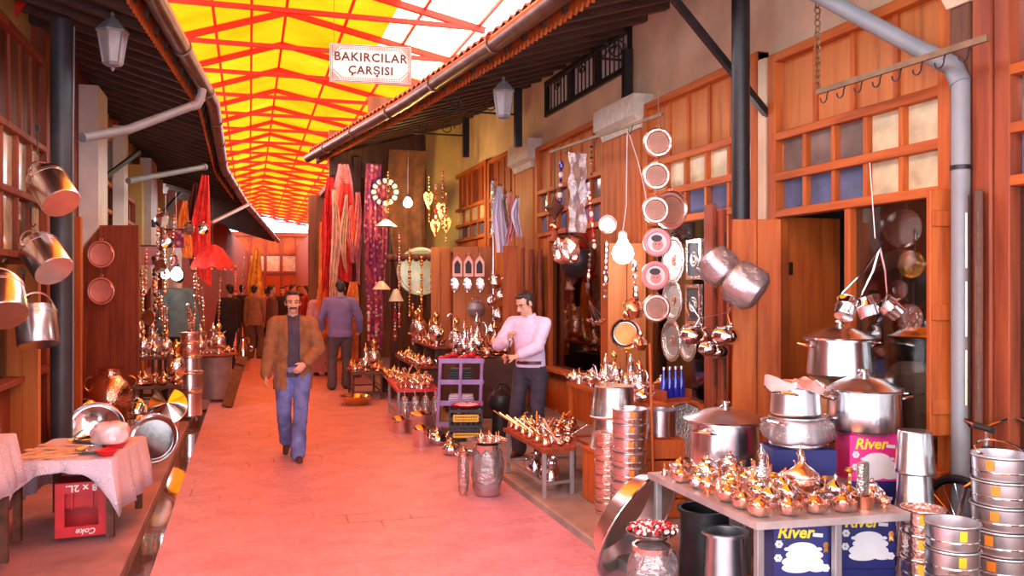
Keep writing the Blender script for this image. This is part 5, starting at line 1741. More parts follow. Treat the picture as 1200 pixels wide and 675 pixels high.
facing(505, 528, 290, 400, 14.75, 'orange shutter board beside the corner shop opening', w_panel, 2, zmin=PH, batten=False)
facing(531, 576, 289, 402, 13.4, 'pale copper-coloured shutter board carrying three arched mirrors', w_panel, 3, zmin=PH, batten=False)
facing(589, 607, 288, 402, 12.2, 'narrow orange shutter board behind the man in lavender', w_or, 1, zmin=PH, batten=False)
facing(98, 163, 264, 430, 10.62, 'dark red shutter board carrying two copper pans on the left', w_red, 3, zmin=LPH, batten=False, yaw=-TH)
facing(74, 96, 254, 505, 8.45, 'narrow orange shutter board right behind the thick grey pole', w_or, 1, zmin=LPH, batten=False)
facing(6, 47, 310, 520, 7.5, 'tawny shutter board at the far left behind the hanging pots', w_panel, 2, zmin=LPH, batten=False)
for k, (px, d, y0) in enumerate(((838, 6.65, 238), (850, 6.55, 245), (614, 11.9, 290), (624, 11.75, 292), (634, 11.6, 292), (1131, 4.72, 228), (1147, 4.6, 222))):
    a = W(px, y0, d)
    lb = ['outer dark folded shutter leaf left of the broad shutter board', 'inner dark folded shutter leaf left of the broad shutter board', 'first dark folded leaf behind the man in lavender', 'second dark folded leaf behind the man in lavender', 'third dark folded leaf behind the man in lavender', 'dark louvred leaf beside the narrow battened shutter', 'dark folded leaf next to the nearest wooden post'][k]
    zb = PH if k < 5 else .95
    t = thing('shutter_leaf', lb, 'shutter', (a.x, a.y, zb), -TH * .5 if k < 5 else -.78)
    w_ = .05 if k < 5 else .06
    MB().box((0, .1, (a.z - zb) / 2), (w_ * .7, .18, a.z - zb), bev=.004).build('leaf', w_red if k < 5 else w_dkv, t, smooth=False)
    for f in (.2, .5, .8):
        MB().box((0, .006, (a.z - zb) * f), (w_ * .3, .01, (a.z - zb) * .24)).build('slot', w_dark if k != 5 else brass, t, smooth=False)

def lantern(label, loc, chain_to=None, s=1.0, yaw=.3):
    t = thing('hanging_lantern', label, 'lantern', loc, yaw, None, s)
    n = 6
    def hexa(r, z):
        return [(r * math.cos(2 * PI * i / n), r * math.sin(2 * PI * i / n), z) for i in range(n)]
    MB().rings([hexa(.075, -.16), hexa(.115, .10)], True, True, True).build('glass', frost, t, smooth=False)
    g = MB()
    for i in range(n):
        a = 2 * PI * i / n
        g.bar((.078 * math.cos(a), .078 * math.sin(a), -.165), (.12 * math.cos(a), .12 * math.sin(a), .105), .014, .014)
    g.build('cage_bars', grey_pipe, t, smooth=False)
    MB().rings([hexa(.135, .10), hexa(.14, .115), hexa(.075, .19), hexa(.03, .23), hexa(.012, .25)], True, True, True).build('roof', grey_pipe, t, smooth=False)
    MB().lathe([(0, .24), (.014, .25), (.02, .265), (.012, .28), (0, .295)], 10).build('finial', grey_pipe, t)
    MB().rings([hexa(.085, -.165), hexa(.07, -.185), hexa(.02, -.20)], True, True, True).build('base_cap', grey_pipe, t, smooth=False)
    MB().lathe([(0, -.24), (.012, -.225), (.02, -.21), (.008, -.198), (0, -.198)], 10).build('drop', grey_pipe, t)
    if chain_to:
        MB().cyl((0, 0, .29), (0, 0, chain_to), .006, n=6).build('hanging_rod', iron, t)
    return t
pn = W(132, 52, 7.45)
xe, ze = EL(pn.y)
lantern('grey hexagonal lantern hanging under the left eave beside the pole', pn, ze + .28 * abs(pn.x - xe) - pn.z + .06)
pn = W(590, 119, 9.7)
lantern('grey hexagonal lantern on a scroll bracket under the right eave', pn, .31, 1.0)
# scroll brackets with their uprights
def bracket(label, px, py0, py1, d, reach, up):
    p0, p1 = W(px, py0, d), W(px, py1, d)
    t = thing('wall_bracket', label, 'bracket', p1)
    h = p0.z - p1.z
    MB().box((0, 0, h / 2), (.09, .09, h)).build('upright', iron, t, smooth=False)
    arm = Vector((-reach, .0, 0))
    MB().tube([(0, 0, up), arm + Vector((0, 0, up))], .014, 7).build('arm', iron, t)
    for f, rr in ((.35, .12), (.8, .09)):
        g = MB()
        c = arm * f + Vector((0, 0, up + rr * .9))
        g.tube([c + Vector((rr * (1 - k / 22) * math.cos(k * .55), 0, rr * (1 - k / 22) * math.sin(k * .55))) for k in range(19)], .009, 6)
        g.build('scroll', iron, t)
    return t
bracket('iron scroll bracket holding the lantern under the right eave', 607, 104, 172, 11.2, 1.05, .42)
bracket('iron scroll bracket farther along the right wall beyond the lantern', 546, 138, 184, 13.6, .85, .34)
bracket('short dark bracket post beside the barred clerestory', 735, 58, 126, 9.1, .35, .5)

# ---------------------------------------------------------------- rods and hanging things, right
def rod(label, p0, p1, r, hooks, m):
    t = thing('hanging_rail', label, 'rail')
    MB().bar(p0, p1, r, r * 1.6).build('rail', m, t, smooth=False)
    p0, p1 = Vector(p0), Vector(p1)
    for k in range(hooks):
        p = p0 + (p1 - p0) * (k + .7) / (hooks + .4)
        MB().tube([p + Vector((0, 0, -.01)), p + Vector((-.015, 0, -.05))] + arc(p + Vector((-.015, .03, -.055)), .032, PI, PI * 2.05, 8, (0, 1, 0)), .0045, 5).build('hook', iron, t)
    return t
r0, r1 = PX(958, 108, 3.62), PX(1158, 44, 3.62)
rod('flat iron rail with wire hooks across the nearest shop front', r0, r1, .022, 8, chain_m)
c = r0 + Vector((0, 0, .02))
t = thing('hanging_chain', 'rusty chain hanging down to the end of the hooked rail', 'chain', c)
g = MB()
for k in range(26):
    M = Matrix.Rotation(PI / 2 * (k % 2), 3, 'Z') @ Matrix.Rotation(PI / 2, 3, 'X')
    g.torus((0, 0, .02 + k * .042), .022, .006, 10, 5, M)
g.build('links', chain_m, t)
MB().tube([(0, 0, -.03), (0, 0, .0)], .006, 5).build('end_hook', chain_m, t)
r2, r3 = PX(645, 178, 3.45), PX(776, 134, 3.45)
rod('thin reddish rail slung across the shop front with the round plaques', r2, r3, .018, 3, chain_m)

# the string of six round plaques
eng = plain('engraved_copper', (.16, .07, .05), .5, .6, var=.4, scale=40)
pk = plain('pink_glaze', (.80, .33, .36), .3, var=.12, coat=.4)
skin_pic = plain('printed_pale_pink', (.70, .28, .25), .5, var=.1)
hair_pic = plain('printed_dark', (.06, .04, .05), .5, var=.2)
field_m = plain('dull_copper_field', (.42, .20, .14), .45, .4, var=.2)
lt = metal('rosy_tinned_copper', (.92, .55, .46), .3, .2, hs=60)
def plaque(label, px, py, d, r, kind, yaw):
    c = W(px, py, d)
    t = thing('hanging_plaque', label, 'plaque', c, yaw, None, r / .12)
    Mx = Matrix.Rotation(PI / 2, 4, 'X')
    MB().lathe([(0, -.012), (.105, -.012), (.12, -.004), (.12, .004), (.108, .014), (.092, .014), (.082, .0), (0, .0)], 40, Mx).build('rim', lt if kind != 'pic' else pk, t)
    MB().lathe([(0, .0005), (.081, .0005), (.081, .003), (0, .003)], 36, Mx).build('field', field_m if kind != 'pic' else paper, t)
    if kind != 'pic':
        g = MB()
        q = random.Random(int(py))
        for row in range(10):
            z = .062 - row * .0138
            half = math.sqrt(max(.0, .074 ** 2 - z ** 2)) * .92
            x = -half
            while x < half - .012:
                w = q.uniform(.008, .024)
                g.tube([(x, -.0045, z), (x + w * .4, -.0045, z + q.uniform(.001, .005)), (x + w, -.0045, z + q.uniform(-.002, .002))], .0013, 4)
                x += w + .004
        g.build('engraved_lines', eng, t)
    else:
        g = MB()
        flat_blob(g, (0.004, -.0035, -.022), .046, .046, .002)
        g.build('picture_face', skin_pic, t)
        g = MB()
        flat_blob(g, (-.004, -.004, .034), .046, .028, .003)
        flat_blob(g, (.016, -.0062, -.016), .007, .005, .001, 10)
        flat_blob(g, (-.012, -.0062, -.016), .007, .005, .001, 10)
        g.build('picture_hair', hair_pic, t)
        g = MB()
        for k in range(28):
            a = 2 * PI * k / 28
            g.ball((.101 * math.cos(a), -.014, .101 * math.sin(a)), .006, 6)
        g.build('beaded_edge', lt, t)
    if kind != 'pic':
        MB().torus((0, 0, .128), .012, .003, 12, 5, Matrix.Rotation(PI / 2, 3, 'X')).build('ring', copper, t)
    return t
ya = -.28
for k, (px, py, r, kd, lb) in enumerate(((771, 167, .128, 'txt', 'topmost round copper plaque of the hanging string, lines of writing'), (769, 206, .122, 'txt', 'second round copper plaque of the hanging string, lines of writing'), (768, 246, .118, 'txt', 'third round copper plaque of the string, beside the sideways plate'), (770, 284, .122, 'pic', 'pink beaded plaque with a portrait, upper of the two'), (768, 323, .122, 'pic', 'pink beaded plaque with a portrait, lower of the two'), (769, 361, .120, 'txt', 'lowest round copper plaque of the hanging string, lines of writing'))):
    plaque(lb, px, py, 7.25, r, kd, ya)
a, b = W(771, 140, 7.27), W(769, 380, 7.27)
solid('hanging_rope', 'thin cord the six round plaques hang on', 'cord', [('cord', MB().tube([a + Vector((.02, .03, .25)), a + Vector((.02, .03, 0)), b + Vector((.02, .03, 0))], .004, 5), chain_m)])
t = plaque('plain copper plate turned sideways beside the third round plaque', 786, 246, 7.5, .17, 'x', -1.05)

# trays and frames in the plate window (they lean against the glass)
def wallplate(label, px, py, r, kind):
    c = PX(px, py, FX - .085)
    t = thing('hanging_tray' if kind == 'o' else 'framed_picture', label, 'tray' if kind == 'o' else 'frame', c, -PI / 2)
    Mx = Matrix.Rotation(PI / 2, 4, 'X')
    if kind == 'o':
        MB().lathe([(0, 0), (.7 * r, 0), (.75 * r, .01), (.98 * r, .018), (r, .024), (.97 * r, .026), (.74 * r, .016), (.69 * r, .006), (0, .006)], 40, Mx, wave=lambda k, a, rr, z: (rr * (1 + (.03 * math.cos(16 * a) if k in (3, 4, 5) else 0)), z)).build('plate', pewter, t)
        g = MB()
        g.torus((0, -.02, 0), .86 * r, .008, 40, 6, Matrix.Rotation(PI / 2, 3, 'X'))
        g.build('raised_ring', tin, t)
        MB().ball((0, -.008, 0), (.25 * r, .006, .25 * r), 12).build('raised_boss', tin, t)
    else:
        for x in (-1, 1):
            MB().box((x * r * .78, 0, 0), (r * .22, .03, r * 2.4)).build('side_rail', tin, t, smooth=False)
        for z in (-1, 1):
            MB().box((0, 0, z * r * 1.09), (r * 1.34, .03, r * .22)).build('cross_rail', tin, t, smooth=False)
        MB().box((0, .006, 0), (r * 1.34, .012, r * 1.96)).build('picture', ink, t, smooth=False)
        g = MB()
        g.torus((0, -.004, .0), r * .4, .012, 16, 5, Matrix.Rotation(PI / 2, 3, 'X'))
        g.torus((0, -.004, .0), r * .2, .012, 16, 5, Matrix.Rotation(PI / 2, 3, 'X'))
        g.build('relief', pewter, t)
    return t
wallplate('grey patterned tray in the plate window, upper left one', 791, 305, .22, 'o')
wallplate('grey patterned tray in the plate window, middle left one', 790, 352, .20, 'o')
wallplate('grey patterned tray in the plate window, lowest left one', 789, 399, .20, 'o')
wallplate('grey patterned tray in the plate window, lower right behind round pots', 808, 402, .17, 'o')
wallplate('pale framed picture in the plate window, upper one', 814, 304, .15, 'f')
wallplate('pale framed picture in the plate window, lower one', 813, 357, .15, 'f')
# pots wrapped in film hung on the broad shutter board
def hungpot(label, loc, zax, r, h, m=steel, wrap=False, bail=True, lidstep=True, seed=1, roll=0.0):
    z = Vector(zax).normalized()
    t = thing('hanging_pot', label, 'pot')
    t.matrix_world = Matrix.Translation(loc) @ z.to_track_quat('Z', 'Y').to_matrix().to_4x4() @ Matrix.Rotation(roll, 4, 'Z')
    MB().lathe([(0, -h / 2), (.96 * r, -h / 2), (r, -h / 2 + .012), (r, .27 * h), (1.03 * r, .28 * h), (1.03 * r, .31 * h), (.99 * r, .32 * h)], 40).build('body', m, t)
    if lidstep:
        MB().lathe([(.99 * r, .32 * h), (1.04 * r, .33 * h), (1.04 * r, .36 * h), (.95 * r, .38 * h), (.95 * r, .47 * h), (.88 * r, .5 * h), (0, .5 * h)], 40).build('lid', m, t)
    else:
        MB().lathe([(.99 * r, .32 * h), (1.02 * r, .5 * h), (1.0 * r, .5 * h), (.94 * r, .3 * h), (.93 * r, -.45 * h), (0, -.46 * h)], 40).build('rim', m, t)
    if bail:
        b_ = MB().tube(arc((0, 0, .34 * h), 1.08 * r, .05, PI - .05, 20, (1, 0, 0), (0, .35, .94)), .0085, 8).build('bail', m, t)
        for s in (-1, 1):
            MB().ball((s * 1.05 * r, 0, .34 * h), .02, 8).build('lug', m, t)
    if wrap:
        film_bag(t, (0, 0, .0), (1.28 * r, 1.28 * r, .62 * h), seed)
    return t
UPV = Vector((0, 0, 1))
hungpot('film-wrapped pot hung high on the shutter board, left of the pair', W(842, 312, 6.0), rt * -.55 + UPV * .75 + fw * .3, .105, .19, alu2, True, False, False, 41)
hungpot('film-wrapped pot hung on the shutter board, right of the pair', W(873, 334, 5.74), rt * -.75 + UPV * .55 + fw * .3, .12, .21, alu2, True, False, False, 42)
# cluster of round steel pots below
for k, (px, py, r, d) in enumerate(((811, 393, .095, 6.5), (826, 392, .08, 6.75), (829, 409, .07, 6.28), (850, 394, .10, 6.2), (842, 412, .08, 6.5))):
    c = W(px, py, d)
    t = thing('hanging_ball_pot', ['left', 'second, higher', 'middle lower', 'right upper', 'right lower'][k] + ' round steel pot in the cluster beneath the film-wrapped pots', 'pot', c, k, 'cluster of round hanging pots')
    MB().lathe([(0, -.7 * r), (.5 * r, -.68 * r), (.9 * r, -.35 * r), (r, .0), (.88 * r, .42 * r), (.62 * r, .62 * r), (.66 * r, .72 * r), (.6 * r, .72 * r), (.55 * r, .6 * r), (.8 * r, 0), (0, -.5 * r)], 28).build('body', steel, t)
    MB().tube([(0, .64 * r, .66 * r), (0, .9 * r, .9 * r), (0, .5 * r, 1.6 * r), (0, .1, .22)], .005, 6).build('handle', steel, t)
a, b = W(800, 374, 6.62), W(860, 364, 6.4)
solid('hanging_rail', 'thin wire carrying the cluster of round steel pots', 'rail', [('wire', MB().tube([a, (a + b) / 2 + Vector((0, 0, -.02)), b], .004, 6), steel)])
# three long-handled dippers on one hook
hk = W(1031, 290, 4.72)
for k, (px, py) in enumerate(((991, 361), (1015, 360), (1044, 361))):
    c = W(px, py, 4.62 + .07 * k)
    t = thing('hanging_dipper', ['left', 'middle', 'right'][k] + ' of the three long-handled dippers hanging over the big pots', 'dipper', c)
    v = (c - hk)
    tl = Matrix.Rotation([.5, -.2, -.8][k], 4, 'Y') @ Matrix.Rotation(-.3, 4, 'X')
    MB().lathe([(0, -.055), (.05, -.055), (.052, -.05), (.054, .0), (.058, .006), (.054, .012), (.053, .05), (.056, .054), (.05, .054), (.047, -.045), (0, -.048)], 26, tl).build('cup', steel, t)
    e = Vector((0, 0, .05))
    MB().tube([tl @ Vector((0, .052, .02)), e + Vector((0, .03, .03)), (hk - c) * .5 + Vector((0, 0, .03)), (hk - c)], .0055, 7).build('handle', steel, t)
solid('hanging_hook', 'hook in the near window frame holding three dippers', 'hook', [('hook', MB().tube([hk + Vector((.02, .06, .05)), hk + Vector((0, .02, .05)), hk + Vector((-.01, -.01, .01)), hk + Vector((0, -.02, .03))], .006, 6), iron), ('string', MB().tube([hk + Vector((.02, .06, .05)), hk + Vector((.1, .2, .5))], .003, 5), white)])

# ---------------------------------------------------------------- lamps that are on
def bulb(label, px, py, d, r, col, e, cord, shade=False):
    c = W(px, py, d)
    t = thing('hanging_bulb', label, 'lamp', c)
    MB().lathe([(0, -r), (.5 * r, -.87 * r), (.87 * r, -.5 * r), (r, 0), (.87 * r, .5 * r), (.55 * r, .95 * r), (.4 * r, 1.25 * r), (0, 1.25 * r)], 20).build('bulb_glass', glow('lamp_' + str(int(px)), col, e), t)
    MB().lathe([(0, 1.25 * r), (.42 * r, 1.25 * r), (.42 * r, 1.9 * r), (.2 * r, 2.1 * r), (0, 2.1 * r)], 12).build('socket', white if shade else black, t)
    MB().tube([(0, 0, 2.1 * r)] + [Vector(p) - c for p in cord], .005, 6).build('cord', white, t)
    return t
k0 = W(733, 236, 8.0)
bulb('big glaring white bulb hanging in front of the wide shutter board', 730, 297, 7.9, .10, (1, .96, 1.0), 60, [W(734, 240, 7.9), W(735, 160, 8.0), W(737, 150, 8.2)], True)
solid('hanging_rope', 'slack white cord beside the big glaring bulb', 'cord', [('cord', MB().tube([W(737, 156, 8.2), W(748, 190, 7.9), W(756, 225, 7.7), W(758, 238, 7.6)], .005, 6), white)])
bulb('yellow bulb hanging at the corner shop', 478, 238, 14.6, .075, (1, .66, .2), 420, [W(478, 200, 14.6), W(479, 176, 14.9)])
bulb('white bulb glowing over the left stall, right of two', 207, 322, 12.6, .085, (1, .97, .85), 60, [W(207, 290, 12.6), W(206, 225, 12.7)])
bulb('white bulb glowing over the left stall, left of two', 194, 322, 12.4, .06, (.9, .95, 1), 50, [W(194, 290, 12.4), W(194, 228, 12.5)])

# ---------------------------------------------------------------- bay with foil strips, lamp, garlands
def strand(label, px0, py0, px1, py1, d, kind, seed=1, name='hanging_garland', cat='garland', group=None):
    a, b = W(px0, py0, d), W(px1, py1, d)
    t = thing(name, label, cat, a, 0, group)
    v = b - a
    L = v.length
    q = random.Random(seed)
    MB().tube([(0, 0, 0), v], .003, 5).build('string', chain_m, t)
    n = max(4, int(L / .055))
    mats = {'red': [redp, white, copper], 'silver': [steel, tin], 'dark': [w_dark, copper, black], 'copper': [copper, pinkcop], 'gold': [goldm, brass], 'pink': [pk, redp, white], 'blue': [cobalt, white, w_dark]}[kind]
    for k in range(n):
        p = v * ((k + .6) / (n + .2))
        r = q.uniform(.014, .034)
        g = MB().ball(p, (r, r, r * q.uniform(.7, 1.6)), 8)
        g.build('bead', q.choice(mats), t)
    return t
strand('string of dark and blue beads, left in the bay with the foil strips', 658, 190, 656, 238, 9.6, 'blue', 2)
strand('red and white bead string right of the foil strip', 690, 222, 697, 292, 8.9, 'red', 3)
strand('dark bead string with copper pieces hanging below the red one', 692, 295, 688, 345, 8.8, 'dark', 4)
strand('silver bead string just left of the big glaring bulb', 711, 282, 709, 352, 8.5, 'silver', 5)
strand('silver bead string right of the big glaring bulb', 744, 305, 745, 350, 7.8, 'silver', 6)
strand('short bead string dangling high under the reddish rail', 693, 168, 693, 208, 9.2, 'dark', 7)
a = W(677, 180, 9.0)
t = thing('hanging_foil_strip', 'tall clear film strip hanging in the bay left of the bulb', 'strip', a)
q = random.Random(5)
g = MB()
g.rings([[(x * .095 + .012 * math.sin(j * 1.3 + x * 3), y + .018 * math.sin(j * .9 + x * 4), -j * .052) for x, y in ((-1, -.004), (-.4, -.03), (.3, .02), (1, -.004), (1, .004), (.3, .028), (-.4, -.022), (-1, .004))] for j in range(17)], True, True, True)
g.build('strip', film, t)
MB().bar((-.1, 0, .005), (.1, 0, .005), .012, .012).build('top_bar', steel, t)
c = W(650, 244, 9.3)
t = thing('hanging_lamp', 'dark copper hanging lamp with ball drop at the left of the bay', 'lamp', c)
MB().lathe([(0, .13), (.015, .12), (.03, .08), (.10, .02), (.11, .0), (.06, -.05), (.03, -.10), (.012, -.13)], 24).build('shade', w_dark, t)
MB().ball((0, 0, -.20), .055, 14).build('ball', copper, t)
MB().lathe([(.012, -.13), (.04, -.30), (.075, -.36), (.02, -.40), (0, -.45)], 18).build('drop', w_red, t)
MB().cyl((0, 0, .12), (0, 0, .62), .005, n=6).build('hanging_rod', iron, t)
c = W(664, 293, 9.0)
t = thing('hanging_mesh_bag', 'copper mesh bundle hanging before the dark round bag', 'bag', c)
film_bag(t, (0, 0, 0), (.13, .11, .15), 51, 'bundle', pinkcop, .12)
MB().cyl((0, 0, .13), (0, 0, .4), .005, n=5).build('string', iron, t)
c = W(676, 306, 9.42)
t = thing('hanging_dark_bag', 'dark round bag hanging behind the copper mesh bundle', 'bag', c)
MB().lathe([(0, -.19), (.10, -.17), (.18, -.08), (.2, .02), (.17, .12), (.15, .13), (.14, .1), (0, .02)], 26).build('bag', black, t)
MB().tube(arc((0, 0, .12), .15, 0, PI, 14), .008, 6).build('strap', black, t)
c = W(712, 263, 8.9)
t = thing('hanging_round_pan', 'round shiny pan hanging above the silver bead string', 'pan', c, -.3, None, .75)
MB().lathe([(0, 0), (.10, 0), (.12, .03), (.125, .03), (.1, .006), (0, .006)], 30, Matrix.Rotation(PI / 2, 4, 'X')).build('pan', pinkcop, t)
MB().torus((0, -.01, .135), .014, .003, 12, 5, Matrix.Rotation(PI / 2, 3, 'X')).build('ring', steel, t)
hook = W(690, 352, 8.9)
for k, (px, py) in enumerate(((691, 374), (697, 377), (702, 378), (706, 375))):
    c = W(px, py, 8.85)
    t = thing('hanging_spoon', 'small round ladle in the bunch hanging beside the wide shutter board', 'ladle', c, 0, 'bunch of small hanging ladles')
    MB().lathe([(0, -.035), (.03, -.022), (.04, .0), (.042, .004), (.036, .003), (.026, -.02), (0, -.03)], 18).build('bowl', steel, t)
    MB().tube([(.03, 0, .0), (hook - c) * .5 + Vector((.01, 0, 0)), hook - c], .0035, 5).build('handle', steel, t)
c = W(733, 391, 8.1)
t = thing('hanging_copper_pan', 'gleaming round copper pan hanging low on the wide shutter board', 'pan', c, -.35)
MB().lathe([(0, .03), (.11, .03), (.13, -.01), (.145, -.015), (.135, .0), (.115, .045), (0, .045)], 36, Matrix.Rotation(-PI / 2, 4, 'X')).build('pan', steel, t)
MB().lathe([(0, .0), (.105, .0), (.105, .012), (0, .012)], 32, Matrix.Translation((0, -.015, 0)) @ Matrix.Rotation(PI / 2, 4, 'X')).build('copper_base', plain('worn_copper', (.72, .28, .07), .35, .4, var=.2), t)
MB().torus((0, 0, -.155), .02, .004, 14, 5, Matrix.Rotation(PI / 2, 3, 'X')).build('ring', brass, t)
for k, (px, py, r) in enumerate(((744, 362, .085), (750, 402, .07), (737, 368, .06))):
    c = W(px, py, 7.7 + .2 * k)
    t = thing('hanging_jug', ['copper jug hanging left of the lowest round plaque', 'small copper jug hanging lowest beside the copper pan', 'tiny copper jug behind the jug by the lowest plaque'][k], 'jug', c, k)
    MB().lathe([(0, -r), (.6 * r, -.95 * r), (r, -.2 * r), (.85 * r, .5 * r), (.45 * r, .85 * r), (.55 * r, 1.15 * r), (.48 * r, 1.15 * r), (.38 * r, .85 * r), (0, .6 * r)], 22).build('body', copper, t)
    MB().tube(arc((-.75 * r, 0, .4 * r), .55 * r, PI / 2, PI * 1.5, 8), .006, 6).build('handle', brass, t)

# ---------------------------------------------------------------- mirrors and silver on the pale board
arch_p = plain('rosy_frame', (.72, .33, .25), .4, .3, var=.15)
for k, px in enumerate((536, 549, 562)):
    c = W(px, 313, 13.25)
    t = thing('hanging_mirror', ['left', 'middle', 'right'][k] + ' of three arched copper-framed mirrors on the pale shutter board', 'mirror', c, -TH)
    w_, h_ = .075, .15
    outer = [(-w_, 0, -h_), (w_, 0, -h_), (w_, 0, h_ * .5), (w_ * .6, 0, h_ * .85), (0, 0, h_ * 1.25), (-w_ * .6, 0, h_ * .85), (-w_, 0, h_ * .5)]
    MB().prism(outer, (0, .015, 0)).build('frame', arch_p, t, smooth=False)
    inner = [(x * .62, -.003, z * .62 - .005) for x, _, z in outer]
    MB().prism(inner, (0, .004, 0)).build('glass', ink, t, smooth=False)
    MB().ball((0, 0, h_ * 1.32), .02, 8).build('crest', arch_p, t)
    c2 = W(px - 1 + (k - 1) * 2, 333, 13.2)
    t = thing('hanging_medallion', ['left', 'middle', 'right'][k] + ' of three engraved silver medallions below the arched mirrors', 'medallion', c2, -TH)
    MB().lathe([(0, 0), (.085, 0), (.09, .008), (.08, .014), (0, .012)], 28, Matrix.Rotation(PI / 2, 4, 'X') @ Matrix.Diagonal((.8, 1.15, 1, 1))).build('disc', tin, t)
    MB().ball((0, -.01, -.12), .018, 8).build('drop', steel, t)
c = W(558, 362, 13.2)
t = thing('hanging_round_pot', 'dull round pot hanging below the silver medallions', 'pot', c)
MB().lathe([(0, -.13), (.1, -.1), (.14, 0), (.11, .09), (.06, .11), (.06, .13), (0, .13)], 24).build('body', grey_steel, t)
MB().tube(arc((0, 0, .12), .07, 0, PI, 10), .005, 6).build('bail', steel, t)
for k, (px, py, r) in enumerate(((582, 330, .10), (576, 352, .085), (585, 368, .11), (577, 385, .09), (588, 345, .09))):
    c = W(px, py, 12.6 + .12 * (k % 3))
    t = thing('hanging_silver_jug', ['topmost', 'second highest', 'fourth highest', 'lowest', 'third highest'][k] + ' silvery jug hanging on the pole beside the mirrors', 'jug', c, k * 1.1)
    MB().lathe([(0, -1.1 * r), (.5 * r, -1.05 * r), (.9 * r, -.4 * r), (.75 * r, .3 * r), (.4 * r, .7 * r), (.6 * r, 1.1 * r), (.5 * r, 1.1 * r), (0, .6 * r)], 20).build('body', tin, t)
    MB().tube(arc((-.6 * r, 0, .2 * r), .6 * r, PI / 2, PI * 1.5, 8), .007, 6).build('handle', tin, t)
    MB().tube([(.6 * r, 0, .2 * r), (1.1 * r, 0, .7 * r), (1.3 * r, 0, 1.1 * r)], .012, 6, taper=.6).build('spout', tin, t)
p = W(578, 402, 13.0)
solid('upright_pole', 'silvery pole with hanging jugs standing beside the mirror board', 'pole', [('shaft', MB().cyl((0, 0, 0), (0, 0, 2.55), .022), steel), ('foot', MB().cyl((0, 0, 0), (0, 0, .03), .12, n=20), iron)], (p.x, p.y, PH))
# ---------------------------------------------------------------- corner shop hangings
def scarf(label, px, py, d, L, w, m, seed, group=None, nm='hanging_scarf', cat='scarf', top=.4):
    c = W(px, py, d)
    t = thing(nm, label, cat, c, 0, group)
    q = random.Random(seed)
    p1, p2 = q.uniform(0, 6), q.uniform(0, 6)
    n = 22
    rings = []
    for j in range(n + 1):
        f = j / n
        ww = w * (top + (1 - top) * min(1, f * 2.2)) * (1 - .25 * max(0, f - .7) / .3)
        ring = []
        K = 14
        for i in range(K + 1):
            u = i / K * 2 - 1
            ring.append((u * ww + .03 * math.sin(f * 5 + p1), .04 * math.sin(u * 8 + p2 + f * 3) * min(1, .3 + f * 3), -f * L - .06 * L * (u * math.sin(p1)) * f))
        back = [(x, y + .012, z) for x, y, z in reversed(ring)]
        rings.append(ring + back)
    MB().rings(rings, True, True, True).build('cloth', m, t)
    MB().torus((0, 0, .012), .02, .005, 12, 5, Matrix.Rotation(PI / 2, 3, 'X')).build('ring', iron, t)
    return t
cloths = {'red': plain('scarf_red', (.70, .035, .03), .7, var=.35, scale=9, bump=.3), 'pink': plain('scarf_pink', (.80, .28, .28), .7, var=.35, scale=9, bump=.3), 'orange': plain('scarf_orange', (.80, .22, .04), .7, var=.35, scale=9, bump=.3), 'cream': plain('scarf_cream', (.80, .55, .40), .7, var=.3, scale=9, bump=.3), 'dark': plain('scarf_dark', (.10, .015, .015), .7, var=.4, scale=9, bump=.3), 'brown': plain('cloth_brown', (.14, .05, .025), .85, var=.4, scale=5, bump=.3)}
sp = [('topmost pink scarf of the big bunch hanging under the corner eave', 401, 192, 15.3, 1.5, .22, 'pink'), ('long red scarf at the left of the big bunch under the corner eave', 388, 208, 15.2, 2.3, .15, 'red'), ('broad red scarf in the middle of the big bunch under the corner eave', 403, 215, 15.0, 1.7, .2, 'red'), ('cream striped scarf in front of the big bunch under the corner eave', 392, 222, 14.85, 1.9, .08, 'cream'), ('dark scarf at the lower right of the big bunch under the corner eave', 407, 262, 15.1, 1.8, .13, 'dark'), ('orange scarf at the lower left of the big bunch under the corner eave', 380, 260, 15.35, 2.1, .13, 'orange'), ('pale scarf low in the middle of the big bunch under the corner eave', 392, 285, 15.05, 1.9, .1, 'cream'), ('orange fringed scarf at the lower right of the big bunch', 412, 330, 14.95, 1.35, .16, 'orange'), ('pink scarf at the right edge of the big bunch under the corner eave', 418, 225, 15.25, 1.6, .1, 'pink')]
sp += [('narrow cream scarf down the middle of the big bunch', 404, 228, 14.7, 1.3, .05, 'cream'), ('narrow red scarf left of the cream ones in the big bunch', 383, 232, 14.95, 1.6, .06, 'red'), ('crumpled orange scarf at the foot of the big bunch', 398, 352, 14.8, 1.0, .2, 'orange'), ('pale pink sash crossing the right of the big bunch', 411, 240, 14.75, 1.0, .05, 'pink'), ('dark red scarf at the back of the big bunch', 395, 205, 15.5, 2.4, .3, 'dark')]
for k, (lb, px, py, d, L, w, cm) in enumerate(sp):
    scarf(lb, px, py, d, L, w, cloths[cm], 100 + k)
for k, (px, py, d, L, w, m_) in enumerate(((580, 212, 12.4, .75, .07, film), (586, 218, 12.2, .95, .09, lace), (592, 226, 12.3, .70, .06, film), (599, 226, 12.1, .70, .07, pk), (606, 232, 11.95, .55, .05, lace))):
    scarf(['leftmost', 'second', 'middle', 'fourth', 'rightmost'][k] + ' of the clear and pale bags hanging before the far panes', px, py, d, L, w, m_, 140 + k, nm='hanging_bag', cat='bag')
